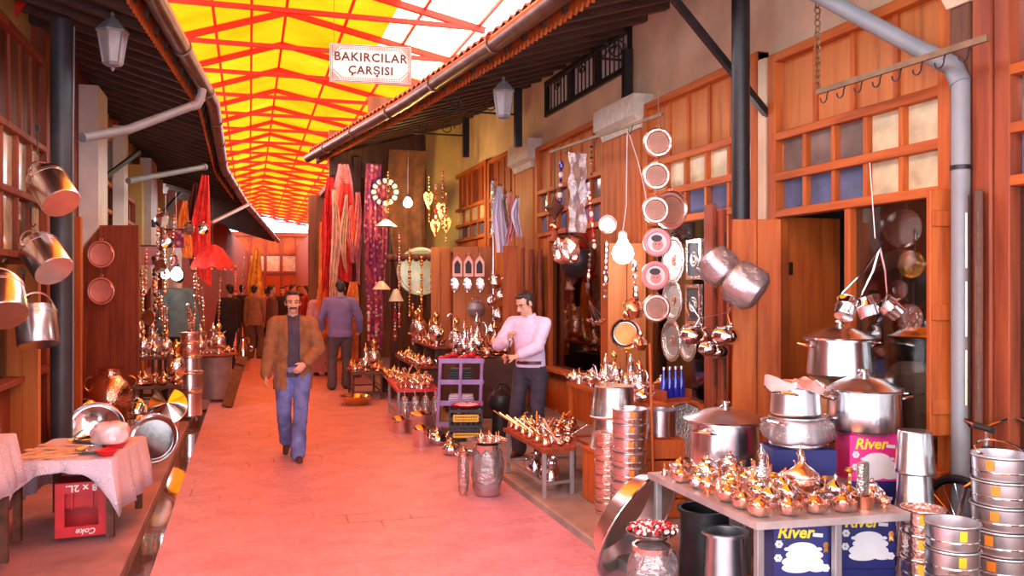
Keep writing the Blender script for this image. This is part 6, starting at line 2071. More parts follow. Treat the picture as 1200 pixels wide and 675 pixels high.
def patterned():
    m, nt, b = _new('purple_pattern')
    v = _coord(nt)
    vo = nt.nodes.new('ShaderNodeTexVoronoi')
    vo.inputs['Scale'].default_value = 9
    nt.links.new(v, vo.inputs['Vector'])
    nt.links.new(_ramp(nt, vo.outputs['Distance'], [(.2, (.75, .35, .35)), (.35, (.30, .04, .14)), (.6, (.22, .03, .12)), (.8, (.55, .10, .12))]), b.inputs['Base Color'])
    b.inputs['Roughness'].default_value = .8
    return m
pur = patterned()
scarf('long purple patterned cloth hanging beside the scarf bunch', 438, 192, 15.2, 3.3, .14, pur, 120, top=1)
scarf('second purple patterned cloth hanging just right of the first', 446, 215, 15.35, 2.7, .1, pur, 121, top=1)
scarf('wide dark brown curtain hanging left of the yellow bulb', 478, 176, 15.7, 2.3, .34, cloths['brown'], 122, nm='hanging_curtain', cat='curtain', top=1)
for k, (px, py, r, h) in enumerate(((452, 262, .20, .12), (447, 335, .16, .14), (464, 347, .13, .2))):
    c = W(px, py, 14.8 + .1 * k)
    t = thing('lampshade', ['wide pale lampshade hanging highest beside the purple cloths', 'pale pink lampshade hanging lower beside the purple cloths', 'small crumpled pale shade hanging lowest beside the purple cloths'][k], 'lampshade', c)
    MB().lathe([(.04, h * .6), (r, -h * .4), (r * 1.02, -h * .45), (r * .98, -h * .45), (.035, h * .57)], 26, wave=lambda kk, a, rr, z: (rr * (1 + .05 * math.sin(13 * a)), z)).build('shade', [lace, pinkfilm, plaster_w][k], t)
    MB().torus((0, 0, h * .6), .04, .005, 16, 5).build('ring', brass, t)
    MB().cyl((0, 0, h * .6), (0, 0, h * .6 + .3), .004, n=5).build('hanging_rod', iron, t)
c = W(493, 318, 15.3)
t = thing('hanging_round_tray', 'large pale green round tray hanging inside the corner shop opening', 'tray', c, -TH)
MB().lathe([(0, 0), (.36, 0), (.42, .02), (.43, .025), (.41, .03), (.35, .008), (0, .008)], 48, Matrix.Rotation(PI / 2, 4, 'X')).build('tray', plain('pale_green_metal', (.45, .47, .32), .35, .5, var=.2, scale=6), t)
g = MB()
g.torus((0, -.012, 0), .375, .008, 40, 5, Matrix.Rotation(PI / 2, 3, 'X'))
g.build('engraved_ring', brass, t)
for k, (px, y0, y1, kd) in enumerate(((468, 270, 385, 'copper'), (480, 290, 372, 'gold'), (494, 300, 380, 'gold'), (506, 296, 385, 'gold'), (463, 350, 400, 'red'), (484, 355, 405, 'red'), (432, 345, 400, 'pink'), (441, 330, 395, 'pink'), (455, 200, 255, 'gold'), (503, 205, 262, 'gold'), (511, 215, 275, 'red'), (519, 200, 270, 'copper'), (523, 225, 285, 'gold'))):
    strand(['copper string in the corner shop left of the tray', 'golden string across the left of the pale green tray', 'golden string across the middle of the pale green tray', 'golden string at the right of the pale green tray', 'red string below left of the pale green tray', 'red string below the pale green tray', 'pink string below the purple cloths, left', 'pink string below the purple cloths, right', 'golden string high between purple cloth and brown curtain', 'golden string on the yellow wall, leftmost', 'red string on the yellow wall, second from the left', 'copper string on the yellow wall, third from the left', 'golden string on the yellow wall, rightmost'][k], px, y0, px, y1, 15.0, kd, 200 + k)
c = W(484, 302, 15.05)
t = thing('hanging_fringe', 'dark scalloped fringe above the pale green tray', 'fringe', c, -TH)
g = MB()
for k in range(8):
    g.ball((-.42 + .12 * k, 0, 0), (.065, .03, .07), 10)
g.build('fringe', cloths['dark'], t)
MB().bar((-.5, 0, .05), (.5, 0, .05), .02, .03).build('rod', w_dark, t)
for k, (px, py) in enumerate(((502, 232), (510, 265), (517, 245), (523, 262))):
    c = W(px, py, 15.6)
    t = thing('hanging_heart_plate', ['upper left', 'lower left', 'upper right', 'lower right'][k] + ' golden leaf-shaped plate on the yellow wall by the bulb', 'plate', c, -TH)
    MB().prism([(.0, 0, -.2), (.075, 0, -.04), (.09, 0, .06), (.045, 0, .12), (0, 0, .08), (-.045, 0, .12), (-.09, 0, .06), (-.075, 0, -.04)], (0, .012, 0)).build('plate', goldm, t)
    MB().ball((0, -.004, .02), (.03, .008, .03), 8).build('boss', redp, t)
c = W(451, 225, 15.15)
t = thing('hanging_wreath', 'dark rosette wreath hanging high beside the purple cloths', 'wreath', c, -TH)
g = MB()
for k in range(12):
    a = 2 * PI * k / 12
    g.ball((.2 * math.cos(a), 0, .2 * math.sin(a)), (.05, .03, .05), 8)
g.build('rosettes', lace, t)
MB().torus((0, .01, 0), .2, .03, 24, 6, Matrix.Rotation(PI / 2, 3, 'X')).build('ring', black, t)

rosyp = plain('rosy_copper_plate', (.85, .34, .27), .4, .25, var=.12)
# ---------------------------------------------------------------- left hangings
hungpot('steel bail pot hanging highest by the thick grey pole', W(62, 222, 7.3), rt * -.60 + UPV * .72 + fw * .34, .160, .35, alu, roll=.2)
hungpot('steel bail pot hanging second from the top by the grey pole', W(53, 302, 7.2), rt * -.64 + UPV * .68 + fw * .36, .160, .34, alu, roll=.2)
hungpot('steel bail pot hanging lowest, level rim, by the grey pole', W(43, 382, 6.9), rt * -.22 + UPV * .95 + fw * .20, .155, .32, alu, roll=.3)
hungpot('steel bail pot half cut off at the left picture edge', W(2, 352, 6.25), rt * -.45 + UPV * .75 + fw * .5, .16, .30, alu, roll=.2)
def hookline(lb, px0, py0, px1, py1, d):
    a, b = W(px0, py0, d), W(px1, py1, d)
    solid('hanging_hook', lb, 'hook', [('hook', MB().tube([a, b, b + Vector((.02, 0, -.03)), b + Vector((.04, 0, .0))], .006, 6), iron), ('plate', MB().box(a, (.03, .02, .05)), iron)])
hookline('iron hook above the highest bail pot', 44, 150, 44, 180, 7.45)
hookline('iron hook above the second bail pot', 36, 240, 36, 262, 7.35)
hookline('iron hook above the lowest bail pot', 27, 318, 30, 345, 7.05)
for k, (px, py) in enumerate(((119, 298), (119, 341))):
    c = W(px, py, 10.40)
    t = thing('hanging_copper_plate', ['upper copper plate hung on the dark red shutter board', 'lower copper plate hung on the dark red shutter board'][k], 'plate', c, -TH)
    MB().lathe([(0, 0), (.12, 0), (.14, .012), (.158, .02), (.165, .016), (.16, .008), (.14, .0), (0, -.006)], 40, Matrix.Rotation(PI / 2, 4, 'X')).build('plate', rosyp, t)
    MB().torus((0, -.018, 0), .142, .006, 40, 6, Matrix.Rotation(PI / 2, 3, 'X')).build('rolled_rim', copper, t)
    MB().torus((0, 0, .185), .016, .004, 12, 5, Matrix.Rotation(PI / 2, 3, 'X')).build('ring', copper, t)
c = W(249, 302, 13.1)
t = thing('lampshade', 'glowing red gathered lampshade hanging over the left stall', 'lampshade', c)
g = MB()
g.lathe([(.05, .20), (.14, .14), (.27, -.08), (.29, -.16), (.27, -.16), (.12, .12), (.03, .18)], 40, wave=lambda kk, a, rr, z: (rr * (1 + .10 * math.sin(8 * a)), z + (.03 * math.cos(8 * a) if kk in (2, 3, 4) else 0)))
g.build('shade', cloths['red'], t)
MB().ball((0, 0, -.06), .055, 12).build('bulb_glass', glow('shade_bulb', (1, .35, .15), 18), t)
MB().cyl((0, 0, .19), (0, 0, .9), .006, n=6).build('hanging_rod', iron, t)
for k in range(16):
    a = 2 * PI * k / 16
    MB().ball((.28 * math.cos(a), .28 * math.sin(a), -.185), .016, 6).build('trim_bead', steel, t)
scarf('long red cloth hanging from the left eave above the red lampshade', 238, 205, 13.6, 1.7, .14, cloths['red'], 131)
scarf('dark red cloth hanging from the left eave behind the long red cloth', 228, 215, 14.2, 1.5, .12, cloths['dark'], 132)
scarf('orange cloth hanging under the left eave nearer the shop wall', 217, 235, 13.4, .9, .1, cloths['orange'], 133)
scarf('golden shawl hanging far along the left row near the crowd', 301, 292, 21.8, 2.0, .2, plain('gold_cloth', (.75, .42, .05), .6, var=.4, bump=.3), 134)
for k, (px, y0, y1, d, kd) in enumerate(((186, 243, 330, 11.6, 'silver'), (193, 250, 345, 11.8, 'silver'), (180, 300, 380, 11.7, 'dark'), (172, 290, 345, 11.5, 'copper'), (228, 300, 380, 13.0, 'silver'), (237, 335, 395, 13.2, 'silver'), (258, 320, 385, 14.5, 'copper'), (276, 310, 350, 17, 'pink'), (160, 352, 400, 11.4, 'silver'), (204, 250, 300, 12.2, 'copper'), (285, 300, 345, 19, 'silver'), (166, 315, 390, 11.9, 'silver'))):
    strand(['silver string left of the two white bulbs, outer', 'silver string left of the two white bulbs, inner', 'dark string below the silver strings by the shutter', 'copper string nearest the dark red shutter board', 'silver string left of the red lampshade', 'silver string below the red lampshade', 'copper string right below the red lampshade', 'pink string far down the left row', 'silver string low beside the dark red shutter board', 'copper string above the two white bulbs', 'silver string farthest down the left row', 'long silver string behind the dark red shutter board'][k], px, y0, px + (k % 3 - 1) * 2, y1, d, kd, 300 + k)
for k, (px, py, d, r) in enumerate(((190, 258, 11.5, .10), (196, 283, 11.6, .09), (205, 305, 11.9, .08), (188, 312, 11.4, .09), (148, 322, 11.0, .10), (175, 372, 11.3, .10), (222, 268, 13.0, .1), (238, 268, 13.5, .09))):
    c = W(px, py, d)
    t = thing('hanging_ornament_plate', ['highest silver plate on the strings left of the bulbs', 'second silver plate on the strings left of the bulbs', 'silver plate just above the right white bulb', 'silver plate on the strings level with the bulbs', 'silver plate at the edge of the dark red shutter', 'silver plate low beside the dark red shutter', 'silver plate under the eave left of the red cloth', 'silver plate under the eave behind the red cloth'][k], 'plate', c, -TH + .5 * math.sin(k * 2))
    MB().lathe([(0, 0), (.7 * r, 0), (r, .016), (.97 * r, .02), (.66 * r, .006), (0, .006)], 26, Matrix.Rotation(PI / 2, 4, 'X')).build('plate', steel, t)
    MB().torus((0, 0, r + .012), .012, .003, 10, 5, Matrix.Rotation(PI / 2, 3, 'X')).build('ring', steel, t)
c = W(176, 300, 11.75)
t = thing('hanging_notice', 'small pink-white cloth notice hanging left of the bulbs', 'notice', c, -TH)
MB().box((0, 0, 0), (.24, .012, .26), bev=.004).build('cloth', pk, t, smooth=False)
MB().box((0, 0, .14), (.27, .02, .02)).build('rod', w_dark, t, smooth=False)
c = W(205, 280, 12.4)
t = thing('hanging_notice', 'magenta cloth square hanging above the white bulbs', 'notice', c, -TH)
MB().box((0, 0, 0), (.26, .012, .26), bev=.004).build('cloth', pur, t, smooth=False)
MB().box((0, 0, .14), (.29, .02, .02)).build('rod', w_dark, t, smooth=False)

for k in range(16):
    px, py = 146 + (k * 37) % 108, 338 + (k * 23) % 62
    d = 11.9 + (k * 7 % 11) * .22
    c = W(px, py, d)
    strand(['silver', 'copper'][k % 2] + ' bead string number %s from the shutter in the low curtain of strings over the left stall' % ['one', 'two', 'three', 'four', 'five', 'six', 'seven', 'eight', 'nine', 'ten', 'eleven', 'twelve', 'thirteen', 'fourteen', 'fifteen', 'sixteen'][k], px, py - 30, px + 1, py + 8, d, ['silver', 'copper'][k % 2], 400 + k, group=['silver', 'copper'][k % 2] + ' strings in the low curtain over the left stall') ['label'] = ['silver', 'copper'][k % 2] + ' bead string in the low curtain of strings over the left stall'
# things behind the glass of the nearest window
for k, (px, py, r) in enumerate(((1062, 268, .13), (1072, 310, .09), (1056, 340, .07), (1070, 372, .09), (1042, 262, .07))):
    c = PX(px, py, FX + .25)
    t = thing('hanging_window_pan', ['large round pan hanging behind the near window glass', 'golden pan behind the near window glass, right of the dippers', 'small pan behind the near window glass, just above the big pots', 'round pan lowest behind the near window glass', 'small pan high at the left behind the near window glass'][k], 'pan', c, -1.2)
    MB().lathe([(0, 0), (.85 * r, 0), (r, .05), (.96 * r, .05), (.8 * r, .008), (0, .008)], 28, Matrix.Rotation(PI / 2, 4, 'X')).build('pan', [steel, goldm, steel, tin, steel][k], t)
    MB().tube([(0, 0, r), (0, .0, r + .14)], .008, 6).build('handle', steel, t)
# ================================================================ people
from mathutils import noise as mnoise
def grown(mb, voxel, smooth, name, mat, parent, cut=None, thick=0.0, fold=0.0):
    """one continuous skin over overlapping volumes"""
    me = mb.mesh('raw', mat)
    o = bpy.data.objects.new('raw', me)
    COL.objects.link(o)
    r = o.modifiers.new('r', 'REMESH')
    r.mode = 'VOXEL'
    r.voxel_size = voxel
    if smooth:
        s = o.modifiers.new('s', 'SMOOTH')
        s.factor = .5
        s.iterations = smooth
    dg = bpy.context.evaluated_depsgraph_get()
    dg.update()
    m2 = bpy.data.meshes.new_from_object(o.evaluated_get(dg))
    bpy.data.objects.remove(o)
    bpy.data.meshes.remove(me)
    if cut:
        bm = bmesh.new()
        bm.from_mesh(m2)
        bmesh.ops.delete(bm, geom=[v for v in bm.verts if cut(v.co)], context='VERTS')
        bm.to_mesh(m2)
        bm.free()
    if fold:
        off = [v.co + v.normal * (fold * (mnoise.noise(Vector((v.co.x * 9, v.co.y * 9, v.co.z * 17 + v.co.x * 6))) + .6 * mnoise.noise(v.co * 26))) for v in m2.vertices]
        for v, c in zip(m2.vertices, off):
            v.co = c
    m2.materials.clear()
    m2.materials.append(mat)
    m2.polygons.foreach_set('use_smooth', [True] * len(m2.polygons))
    ob = link(name, m2, parent)
    if thick:
        s = ob.modifiers.new('thickness', 'SOLIDIFY')
        s.thickness = thick
        s.offset = -1
    return ob
skin = plain('skin', (.55, .30, .20), .5, var=.10, scale=14)
skin2 = plain('skin_fair', (.66, .38, .27), .5, var=.10, scale=14)
hairm = plain('black_hair', (.015, .012, .012), .5, var=.4, scale=60, bump=.4)
eye_w = plain('eye_white', (.42, .36, .33), .2, var=.03)
eye_d = plain('eye_dark', (.02, .012, .01), .15, var=.05)
lipm = plain('lips', (.42, .16, .13), .5, var=.08)
leather = plain('brown_leather', (.07, .025, .015), .35, var=.3)
def clothm(name, c, bump=.35, var=.22, sc=9):
    return plain(name, c, .85, var=var, scale=sc, bump=bump)
def ik(a, b, l1, l2, hint):
    """middle joint between a and b"""
    a, b = Vector(a), Vector(b)
    d = b - a
    L = min(d.length, (l1 + l2) * .999)
    n = d.normalized()
    b = a + n * L
    x = (l1 * l1 - l2 * l2 + L * L) / (2 * L)
    h = math.sqrt(max(l1 * l1 - x * x, 0))
    u = Vector(hint)
    u = (u - n * u.dot(n)).normalized()
    return a + n * x + u * h, b
def person(label, loc, rot, P, st, scale=1.0, vox=.008, detail=True, group=None):
    """local: facing -y, own left is +x. P: pose, st: clothes"""
    t = thing('person', label, 'person', loc, rot, group, scale)
    fat = st.get('fat', 1.0)
    lean = Vector(P.get('lean', (0, 0, 0)))          # shift of the shoulders
    pel = Vector(P.get('pelvis', (0, 0, .93)))
    chest = pel + Vector((0, 0, .37)) + lean * .7
    neck = pel + Vector((0, .01, .56)) + lean
    sh, el, wr, hip, kn, an = {}, {}, {}, {}, {}, {}
    for s, n in ((1, 'L'), (-1, 'R')):
        sh[n] = neck + Vector((s * .185 * (1 + (fat - 1) * .5), 0, -.065 + P.get('shrug' + n, 0)))
        hip[n] = pel + Vector((s * .092, 0, -.03))
        wt = P.get('wrist' + n, (s * .27, -.05, .88))
        el[n], wr[n] = ik(sh[n], wt, .285, .255, P.get('elbow' + n, (s * .5, 1, 0)))
        at = P.get('ankle' + n, (s * .10, .0, .085))
        kn[n], an[n] = ik(hip[n], at, .425, .415, P.get('knee' + n, (s * .12, -1, 0)))
    toe = {n: Vector(P.get('toe' + n, (.15 * s, -1, -.0))).normalized() for s, n in ((1, 'L'), (-1, 'R'))}
    hy, hp = P.get('head', (0, 0))                    # yaw, nod
    HM = Matrix.Translation(neck + Vector((0, 0, .02))) @ Matrix.Rotation(hy, 4, 'Z') @ Matrix.Rotation(hp, 4, 'X') @ Matrix.Translation(Vector((0, 0, -.02)))
    H = lambda x, y, z: HM @ Vector((x, y, z))
    HR = HM.to_3x3()

    def torso(g, inf, low=-.10):
        g.ball(pel + Vector((0, .01, -.02)), (.165 * fat + inf, .120 * fat + inf, .15 + inf), 16)
        g.capsule(pel + Vector((0, 0, .04)), chest, .145 * fat + inf, .150 * fat + inf, 1.05, .76 * (1 + (fat - 1) * .6), n=18)
        g.ball(chest + Vector((0, .005, .03)), (.172 * fat + inf, .118 * fat + inf, .17 + inf), 16)
        g.capsule(sh['L'] + Vector((-.03, 0, 0)), sh['R'] + Vector((.03, 0, 0)), .066 + inf, .066 + inf, n=12)
        g.capsule(neck + Vector((0, .02, -.05)), sh['L'] + Vector((-.02, .0, .012)), .065 + inf, .055 + inf, n=12)
        g.capsule(neck + Vector((0, .02, -.05)), sh['R'] + Vector((.02, .0, .012)), .065 + inf, .055 + inf, n=12)
        if fat > 1.05:
            g.ball(pel + Vector((0, -.05, .16)), (.15 * fat, .12 * fat, .16), 14)
    def arm(g, n, inf, end=1.0, wide=0.0):
        g.capsule(sh[n], el[n], .058 + inf, .045 + inf + wide * .5, n=12)
        e = el[n] + (wr[n] - el[n]) * end
        g.capsule(el[n], e, .045 + inf + wide * .5, .045 + (.030 - .045) * end + inf + wide, n=12)
    def leg(g, n, inf, end=1.0, flare=0.0):
        g.capsule(hip[n], kn[n], .092 * (1 + (fat - 1) * .6) + inf, .060 + inf, n=14)
        e = kn[n] + (an[n] - kn[n]) * end
        g.capsule(kn[n], e, .060 + inf, .043 + inf + flare, n=14)
        g.ball(kn[n] + (an[n] - kn[n]) * .3 + Vector((0, .018, 0)), .056 + inf * .8, 10)
    # ---- body
    b = MB()
    torso(b, -.012)
    for n in 'LR':
        arm(b, n, -.004)
        leg(b, n, -.008)
        fu = Vector((0, 0, 1)) - toe[n] * toe[n].z
        fu.normalize()
        b.capsule(an[n] - toe[n] * .025 - fu * .045, an[n] + toe[n] * .10 - fu * .056, .025, .021, n=10)
    b.capsule(neck + Vector((0, .012, -.05)), H(0, .006, .09), .056, .053, n=14)
    # head, chin at about z .05 above the neck joint, crown at .285
    b.ball(H(0, .012, .185), (.076, .096, .100), 20, HR)
    b.ball(H(0, -.028, .118), (.058, .062, .072), 18, HR)
    b.ball(H(0, -.062, .075), (.030, .026, .026), 12, HR)
    if detail:
        b.capsule(H(0, -.088, .165), H(0, -.108, .128), .010, .0155, n=10)
        for s in (-1, 1):
            b.ball(H(s * .013, -.096, .124), .0095, 8)
            b.ball(H(s * .078, .018, .150), (.010, .020, .032), 10, HR)
            b.capsule(H(s * .012, -.085, .184), H(s * .05, -.066, .186), .010, .010, n=8)
            b.ball(H(s * .042, -.060, .135), (.022, .022, .020), 10, HR)
        b.capsule(H(-.020, -.083, .102), H(.020, -.083, .102), .008, .008, n=8)
        b.capsule(H(-.016, -.082, .092), H(.016, -.082, .092), .009, .009, n=8)
    for n, s in (('L', 1), ('R', -1)):
        hd = Vector(P.get('hand' + n, (wr[n] - el[n]))).normalized()
        pn = Vector(P.get('palm' + n, (-s, 0, 0)))           # the way the palm looks
        pn = (pn - hd * pn.dot(hd)).normalized()
        sd = hd.cross(pn) * 1.0                                # across the knuckles
        curl = P.get('curl' + n, .55)
        w0 = wr[n]
        b.capsule(w0, w0 + hd * .075, .030, .036, 1.15, .50, sd, n=12)
        # thumb side: forward for a hanging arm
        ts = P.get('thumb' + n, None)
        tv = Vector(ts) if ts else Vector((0, -1, 0))
        if sd.dot(tv) < 0:
            sd = -sd
        for k, (off, L) in enumerate(((.027, .072), (.009, .080), (-.009, .074), (-.026, .058))):
            p0 = w0 + hd * .080 + sd * off
            d1 = (hd + pn * curl * .8 + sd * off * 1.5).normalized()
            d2 = (hd * (1 - curl * .9) + pn * curl * 1.6).normalized()
            d3 = (hd * (1 - curl * 1.5) + pn * curl * 1.7).normalized()
            p1 = p0 + d1 * L * .48
            p2 = p1 + d2 * L * .32
            p3 = p2 + d3 * L * .25
            b.capsule(p0 - hd * .02, p1, .0098, .009, n=8)
            b.capsule(p1, p2, .009, .0082, n=8)
            b.capsule(p2, p3, .0082, .007, n=8)
        q0 = w0 + hd * .025 + sd * .026
        q1 = q0 + (hd * .7 + sd * .8 + pn * .25).normalized() * .036
        q2 = q1 + (hd * .9 + sd * .25 + pn * curl * .8).normalized() * .032
        b.capsule(q0, q1, .0125, .0108, n=8)
        b.capsule(q1, q2, .0108, .0085, n=8)
    grown(b, vox if detail else vox, 2, 'body', st.get('skin', skin), t)
    # ---- hair, eyes, brows, moustache
    if st.get('scarf'):
        g = MB()
        g.ball(H(0, .022, .185), (.098, .115, .120), 18, HR)
        g.capsule(H(0, .05, .13), neck + Vector((0, .05, -.10)), .105, .15, n=16)
        g.capsule(neck + Vector((-.10, .03, -.06)), neck + Vector((.10, .03, -.06)), .09, .09, n=12)
        grown(g, vox * 1.3, 4, 'headscarf', st['scarf'], t)
    else:
        g = MB()
        g.ball(H(0, .026, .204), (.079, .090, .096), 18, HR)
        g.ball(H(0, .062, .155), (.066, .055, .075), 14, HR)
        g.ball(H(0, -.030, .262), (.056, .050, .028), 12, HR)
        if detail:
            for s in (-1, 1):
                g.ball(H(s * .070, -.012, .175), (.012, .020, .036), 8, HR)
        grown(g, vox, 2, 'hair', st.get('hair', hairm), t)
    if detail:
        for s in (-1, 1):
            e = MB()
            e.ball(H(s * .031, -.0745, .163), (.0135, .010, .0065), 12, HR)
            e.mi = 1
            e.ball(H(s * .031, -.0822, .163), (.0072, .004, .0066), 10, HR)
            e.build('eye', [eye_w, eye_d], t)
            MB().tube([H(s * .012, -.094, .184), H(s * .032, -.089, .191), H(s * .054, -.070, .184)], .0052, 6).build('eyebrow', hairm, t)
        MB().ball(H(0, -.0905, .096), (.021, .006, .008), 12, HR).build('lips', lipm, t)
        if st.get('moustache'):
            MB().tube([H(-.034, -.080, .102), H(-.017, -.0945, .111), H(0, -.098, .113), H(.017, -.0945, .111), H(.034, -.080, .102)], .0078, 8).build('moustache', hairm, t)
    # ---- trousers, shoes
    g = MB()
    if st.get('skirt'):
        rings = []
        for f in range(9):
            z = .08 + (pel.z + .05 - .08) * (1 - f / 8)
            r = .17 * fat + .06 * f / 8
            rings.append([(pel.x + (r * 1.1 + .012 * math.sin(7 * a + f * .3)) * math.cos(a), pel.y + r * .85 * math.sin(a), z) for a in [2 * PI * i / 28 for i in range(28)]])
        g.rings(rings, True, True, True)
        g.build('skirt', st['trousers'], t)
    else:
        g.ball(pel + Vector((0, .01, -.02)), (.172 * fat, .128 * fat, .15), 16)
        g.capsule(pel + Vector((0, 0, .0)), pel + Vector((0, 0, .08)), .15 * fat, .146 * fat, 1.06, .80, n=18)
        for n in 'LR':
            leg(g, n, .010 + st.get('loose', .004), 1.03, .022)
        grown(g, vox, 3, 'trousers', st['trousers'], t, cut=lambda v: v.z > pel.z + .10, fold=.007)
        if st.get('belt', True):
            MB().rings([[(pel.x + .163 * fat * math.cos(a) * 1.0, pel.y + .128 * fat * math.sin(a), pel.z + z) for a in [2 * PI * i / 36 for i in range(36)]] for z in (.062, .064, .098, .1)], True, True, True).build('belt', leather if st.get('belt', True) else st['trousers'], t)
    for n in 'LR':
        g = MB()
        a, f = an[n], toe[n]
        up = Vector((0, 0, 1))
        up = (up - f * up.dot(f)).normalized()
        sd = f.cross(up)
        heel = a - f * .045 - up * .05
        g.capsule(heel, a + f * .09 - up * .052, .036, .038, 1.0, .82, sd, n=12)
        g.capsule(a + f * .06 - up * .056, a + f * .15 - up * .060, .040, .031, 1.05, .68, sd, n=12)
        g.capsule(a, a + f * .03 - up * .03, .042, .04, n=12)
        grown(g, vox, 2, 'shoe', st.get('shoes', leather), t)
    # ---- shirt
    if st.get('shirt'):
        g = MB()
        torso(g, .002 + st.get('shirt_loose', .004))
        for n in 'LR':
            arm(g, n, -.004 if st.get('jacket') else .008 + st.get('shirt_loose', .004), .6 if st.get('jacket') else st.get('sleeve', {'L': 1, 'R': 1})[n] if isinstance(st.get('sleeve'), dict) else st.get('sleeve', .95), .006)
        nk = neck + Vector((0, .0, .045))
        low = pel.z + st.get('shirt_low', .07)
        so = grown(g, vox, 3, 'shirt', st['shirt'], t, cut=lambda v: v.z < low and abs(v.x - pel.x) < .24 * fat and not any((v - wr[n]).length < .16 for n in 'LR'), fold=.006)
        if detail or st.get('collar'):
            c = MB()
            rings = []
            for a in [(-.5 + i / 24) * 2 * PI * .93 - PI / 2 + PI for i in range(25)]:
                ca, sa = math.cos(a), math.sin(a)
                base = neck + Vector((0, .014, .0))
                front = max(0, -sa)
                rings.append([base + Vector((ca * r, sa * r * .98, z - front * dz)) for r, z, dz in ((.066, .045, .028), (.070, .047, .028), (.088, .010, .050), (.083, .005, .050), (.072, .0, .03))])
            c.rings(rings, True, True, True)
            c.build('collar', st['shirt'], so)
    # ---- jacket
    if st.get('jacket'):
        g = MB()
        inf = .018
        torso(g, inf)
        g.capsule(pel + Vector((0, .012, -.42)), chest, .205 * fat, .17 * fat, 1.06, .78, n=20)
        for n in 'LR':
            arm(g, n, .021, st.get('jsleeve', {'L': .96, 'R': .96})[n], .010)
        jl = pel.z + st.get('jacket_low', -.13)
        def jcut(v):
            if v.z < jl and abs(v.x - pel.x) < .23 * fat and not any((v - wr[n]).length < .15 for n in 'LR'):
                return True
            if not st.get('open'):
                return False
            f = (v.z - jl) / (neck.z - jl)
            w_ = .060 + .018 * max(0, .5 - f) * 2 + (.0 if f < .8 else .01)
            cx = pel.x * (1 - f) + neck.x * f + st.get('open_shift', 0)
            if v.y < pel.y * (1 - f) + neck.y * f - .01 and abs(v.x - cx) < w_ and v.z < neck.z + .06:
                return not any((v - wr[n]).length < .07 for n in 'LR') or v.z < jl
            return False
        jo = grown(g, vox, 3, 'jacket', st['jacket'], t, cut=jcut, thick=.006, fold=.007)
        if st.get('open'):
            for s in (-1, 1):
                l = MB()
                pts = [(s * .068, -.045, .045), (s * .098, -.112, -.06), (s * .112, -.148, -.10), (s * .078, -.158, -.24), (s * .064, -.150, -.26), (s * .060, -.10, -.08)]
                P3 = [neck + lean * 0 + Vector((x + st.get('open_shift', 0), y, z)) for x, y, z in pts]
                l.prism(P3, (0, -.008, 0))
                l.build('lapel', st['jacket'], jo, smooth=False)
    return t

denim = clothm('denim', (.12, .17, .42), .4, .5, 7)
blazer = clothm('tan_blazer', (.26, .125, .05), .4, .2, 14)
polo = clothm('dark_polo', (.055, .05, .085), .3)
# the man walking towards the camera
g0 = PZ(350, 540, 0)
px0 = W(347, 440, 8.45)
R1 = math.atan2(-g0.x, g0.y) * .4
P1 = dict(lean=(0, .0, 0), pelvis=(0, 0, .925),
          ankleL=(.045, -.20, .085), toeL=(.10, -1, -.02), kneeL=(.1, -1, 0),
          ankleR=(-.06, .22, .165), toeR=(-.12, -.80, -.62), kneeR=(-.12, -1, 0),
          wristL=(.115, -.19, 1.005), elbowL=(1, .55, -.1), handL=(-.72, -.30, -.62), palmL=(-.3, .9, 0), curlL=.5, thumbL=(-.4, -.4, 1),
          wristR=(-.285, -.06, .845), elbowR=(-.5, 1, 0), curlR=.5, handR=(-.05, -.2, -1), palmR=(1, 0, 0),
          head=(.02, .06))
S1 = dict(trousers=denim, shirt=polo, jacket=blazer, open=True, open_shift=.005, moustache=True, sleeve=.9, jacket_low=-.20, jsleeve={'L': .82, 'R': .99}, shoes=leather, shirt_low=-.07, shirt_loose=.008, belt=False, skin=skin2, fat=1.0)
person('man with a moustache in a tan blazer and jeans walking towards the camera', (g0.x - .045, g0.y + .20, 0), R1, P1, S1, .945, .0075)

# the man in the lavender shirt at the kerb table
lav = clothm('lavender_shirt', (.70, .58, .78), .35, .1, 7)
dkt = clothm('dark_trousers', (.035, .028, .045), .3)
c = W(622, 400, 8.35)
P2 = dict(lean=(-.02, -.03, 0), pelvis=(0, 0, .925), ankleL=(.12, 0, .085), ankleR=(-.11, -.06, .085),
          wristR=(-.13, -.27, 1.25), elbowR=(-.75, -.1, -.9), handR=(.25, -.35, .85), palmR=(.8, -.3, 0), curlR=.75, thumbR=(0, -.2, 1),
          wristL=(-.03, -.33, 1.085), elbowL=(1, .25, -.7), handL=(-.85, -.42, -.05), palmL=(0, .5, -.8), curlL=.7, thumbL=(-.2, -.8, .6),
          head=(-.42, .42))
S2 = dict(trousers=dkt, shirt=lav, sleeve={'L': .72, 'R': .80}, shirt_loose=.012, shirt_low=.03, skin=skin2)
man2 = person('man in a lavender shirt looking down at things in his hands', (c.x, c.y, PH), -.72, P2, S2, .91, .0075)
hm = Matrix.Translation(man2.location) @ Matrix.Rotation(-.72, 4, 'Z') @ Matrix.Scale(.91, 4)
p = hm @ Vector((-.115, -.385, 1.095))
t = thing('small_silver_bowl', 'small silver bowl held in the hand of the man in lavender', 'bowl', p - Vector((0, 0, .045)))
MB().lathe([(0, 0), (.02, 0), (.042, .03), (.045, .04), (.04, .04), (.02, .01), (0, .008)], 18).build('bowl', steel, t)
MB().lathe([(0, .036), (.03, .04), (.01, .058), (0, .06)], 14).build('lid', tin, t)
t = thing('pen', 'dark pen standing up from the fist of the man in lavender', 'pen', p + Vector((.02, -.0, .02)), (.1, .1, 0))
MB().cyl((0, 0, 0), (0, 0, .13), .006, n=8).build('barrel', ink, t)
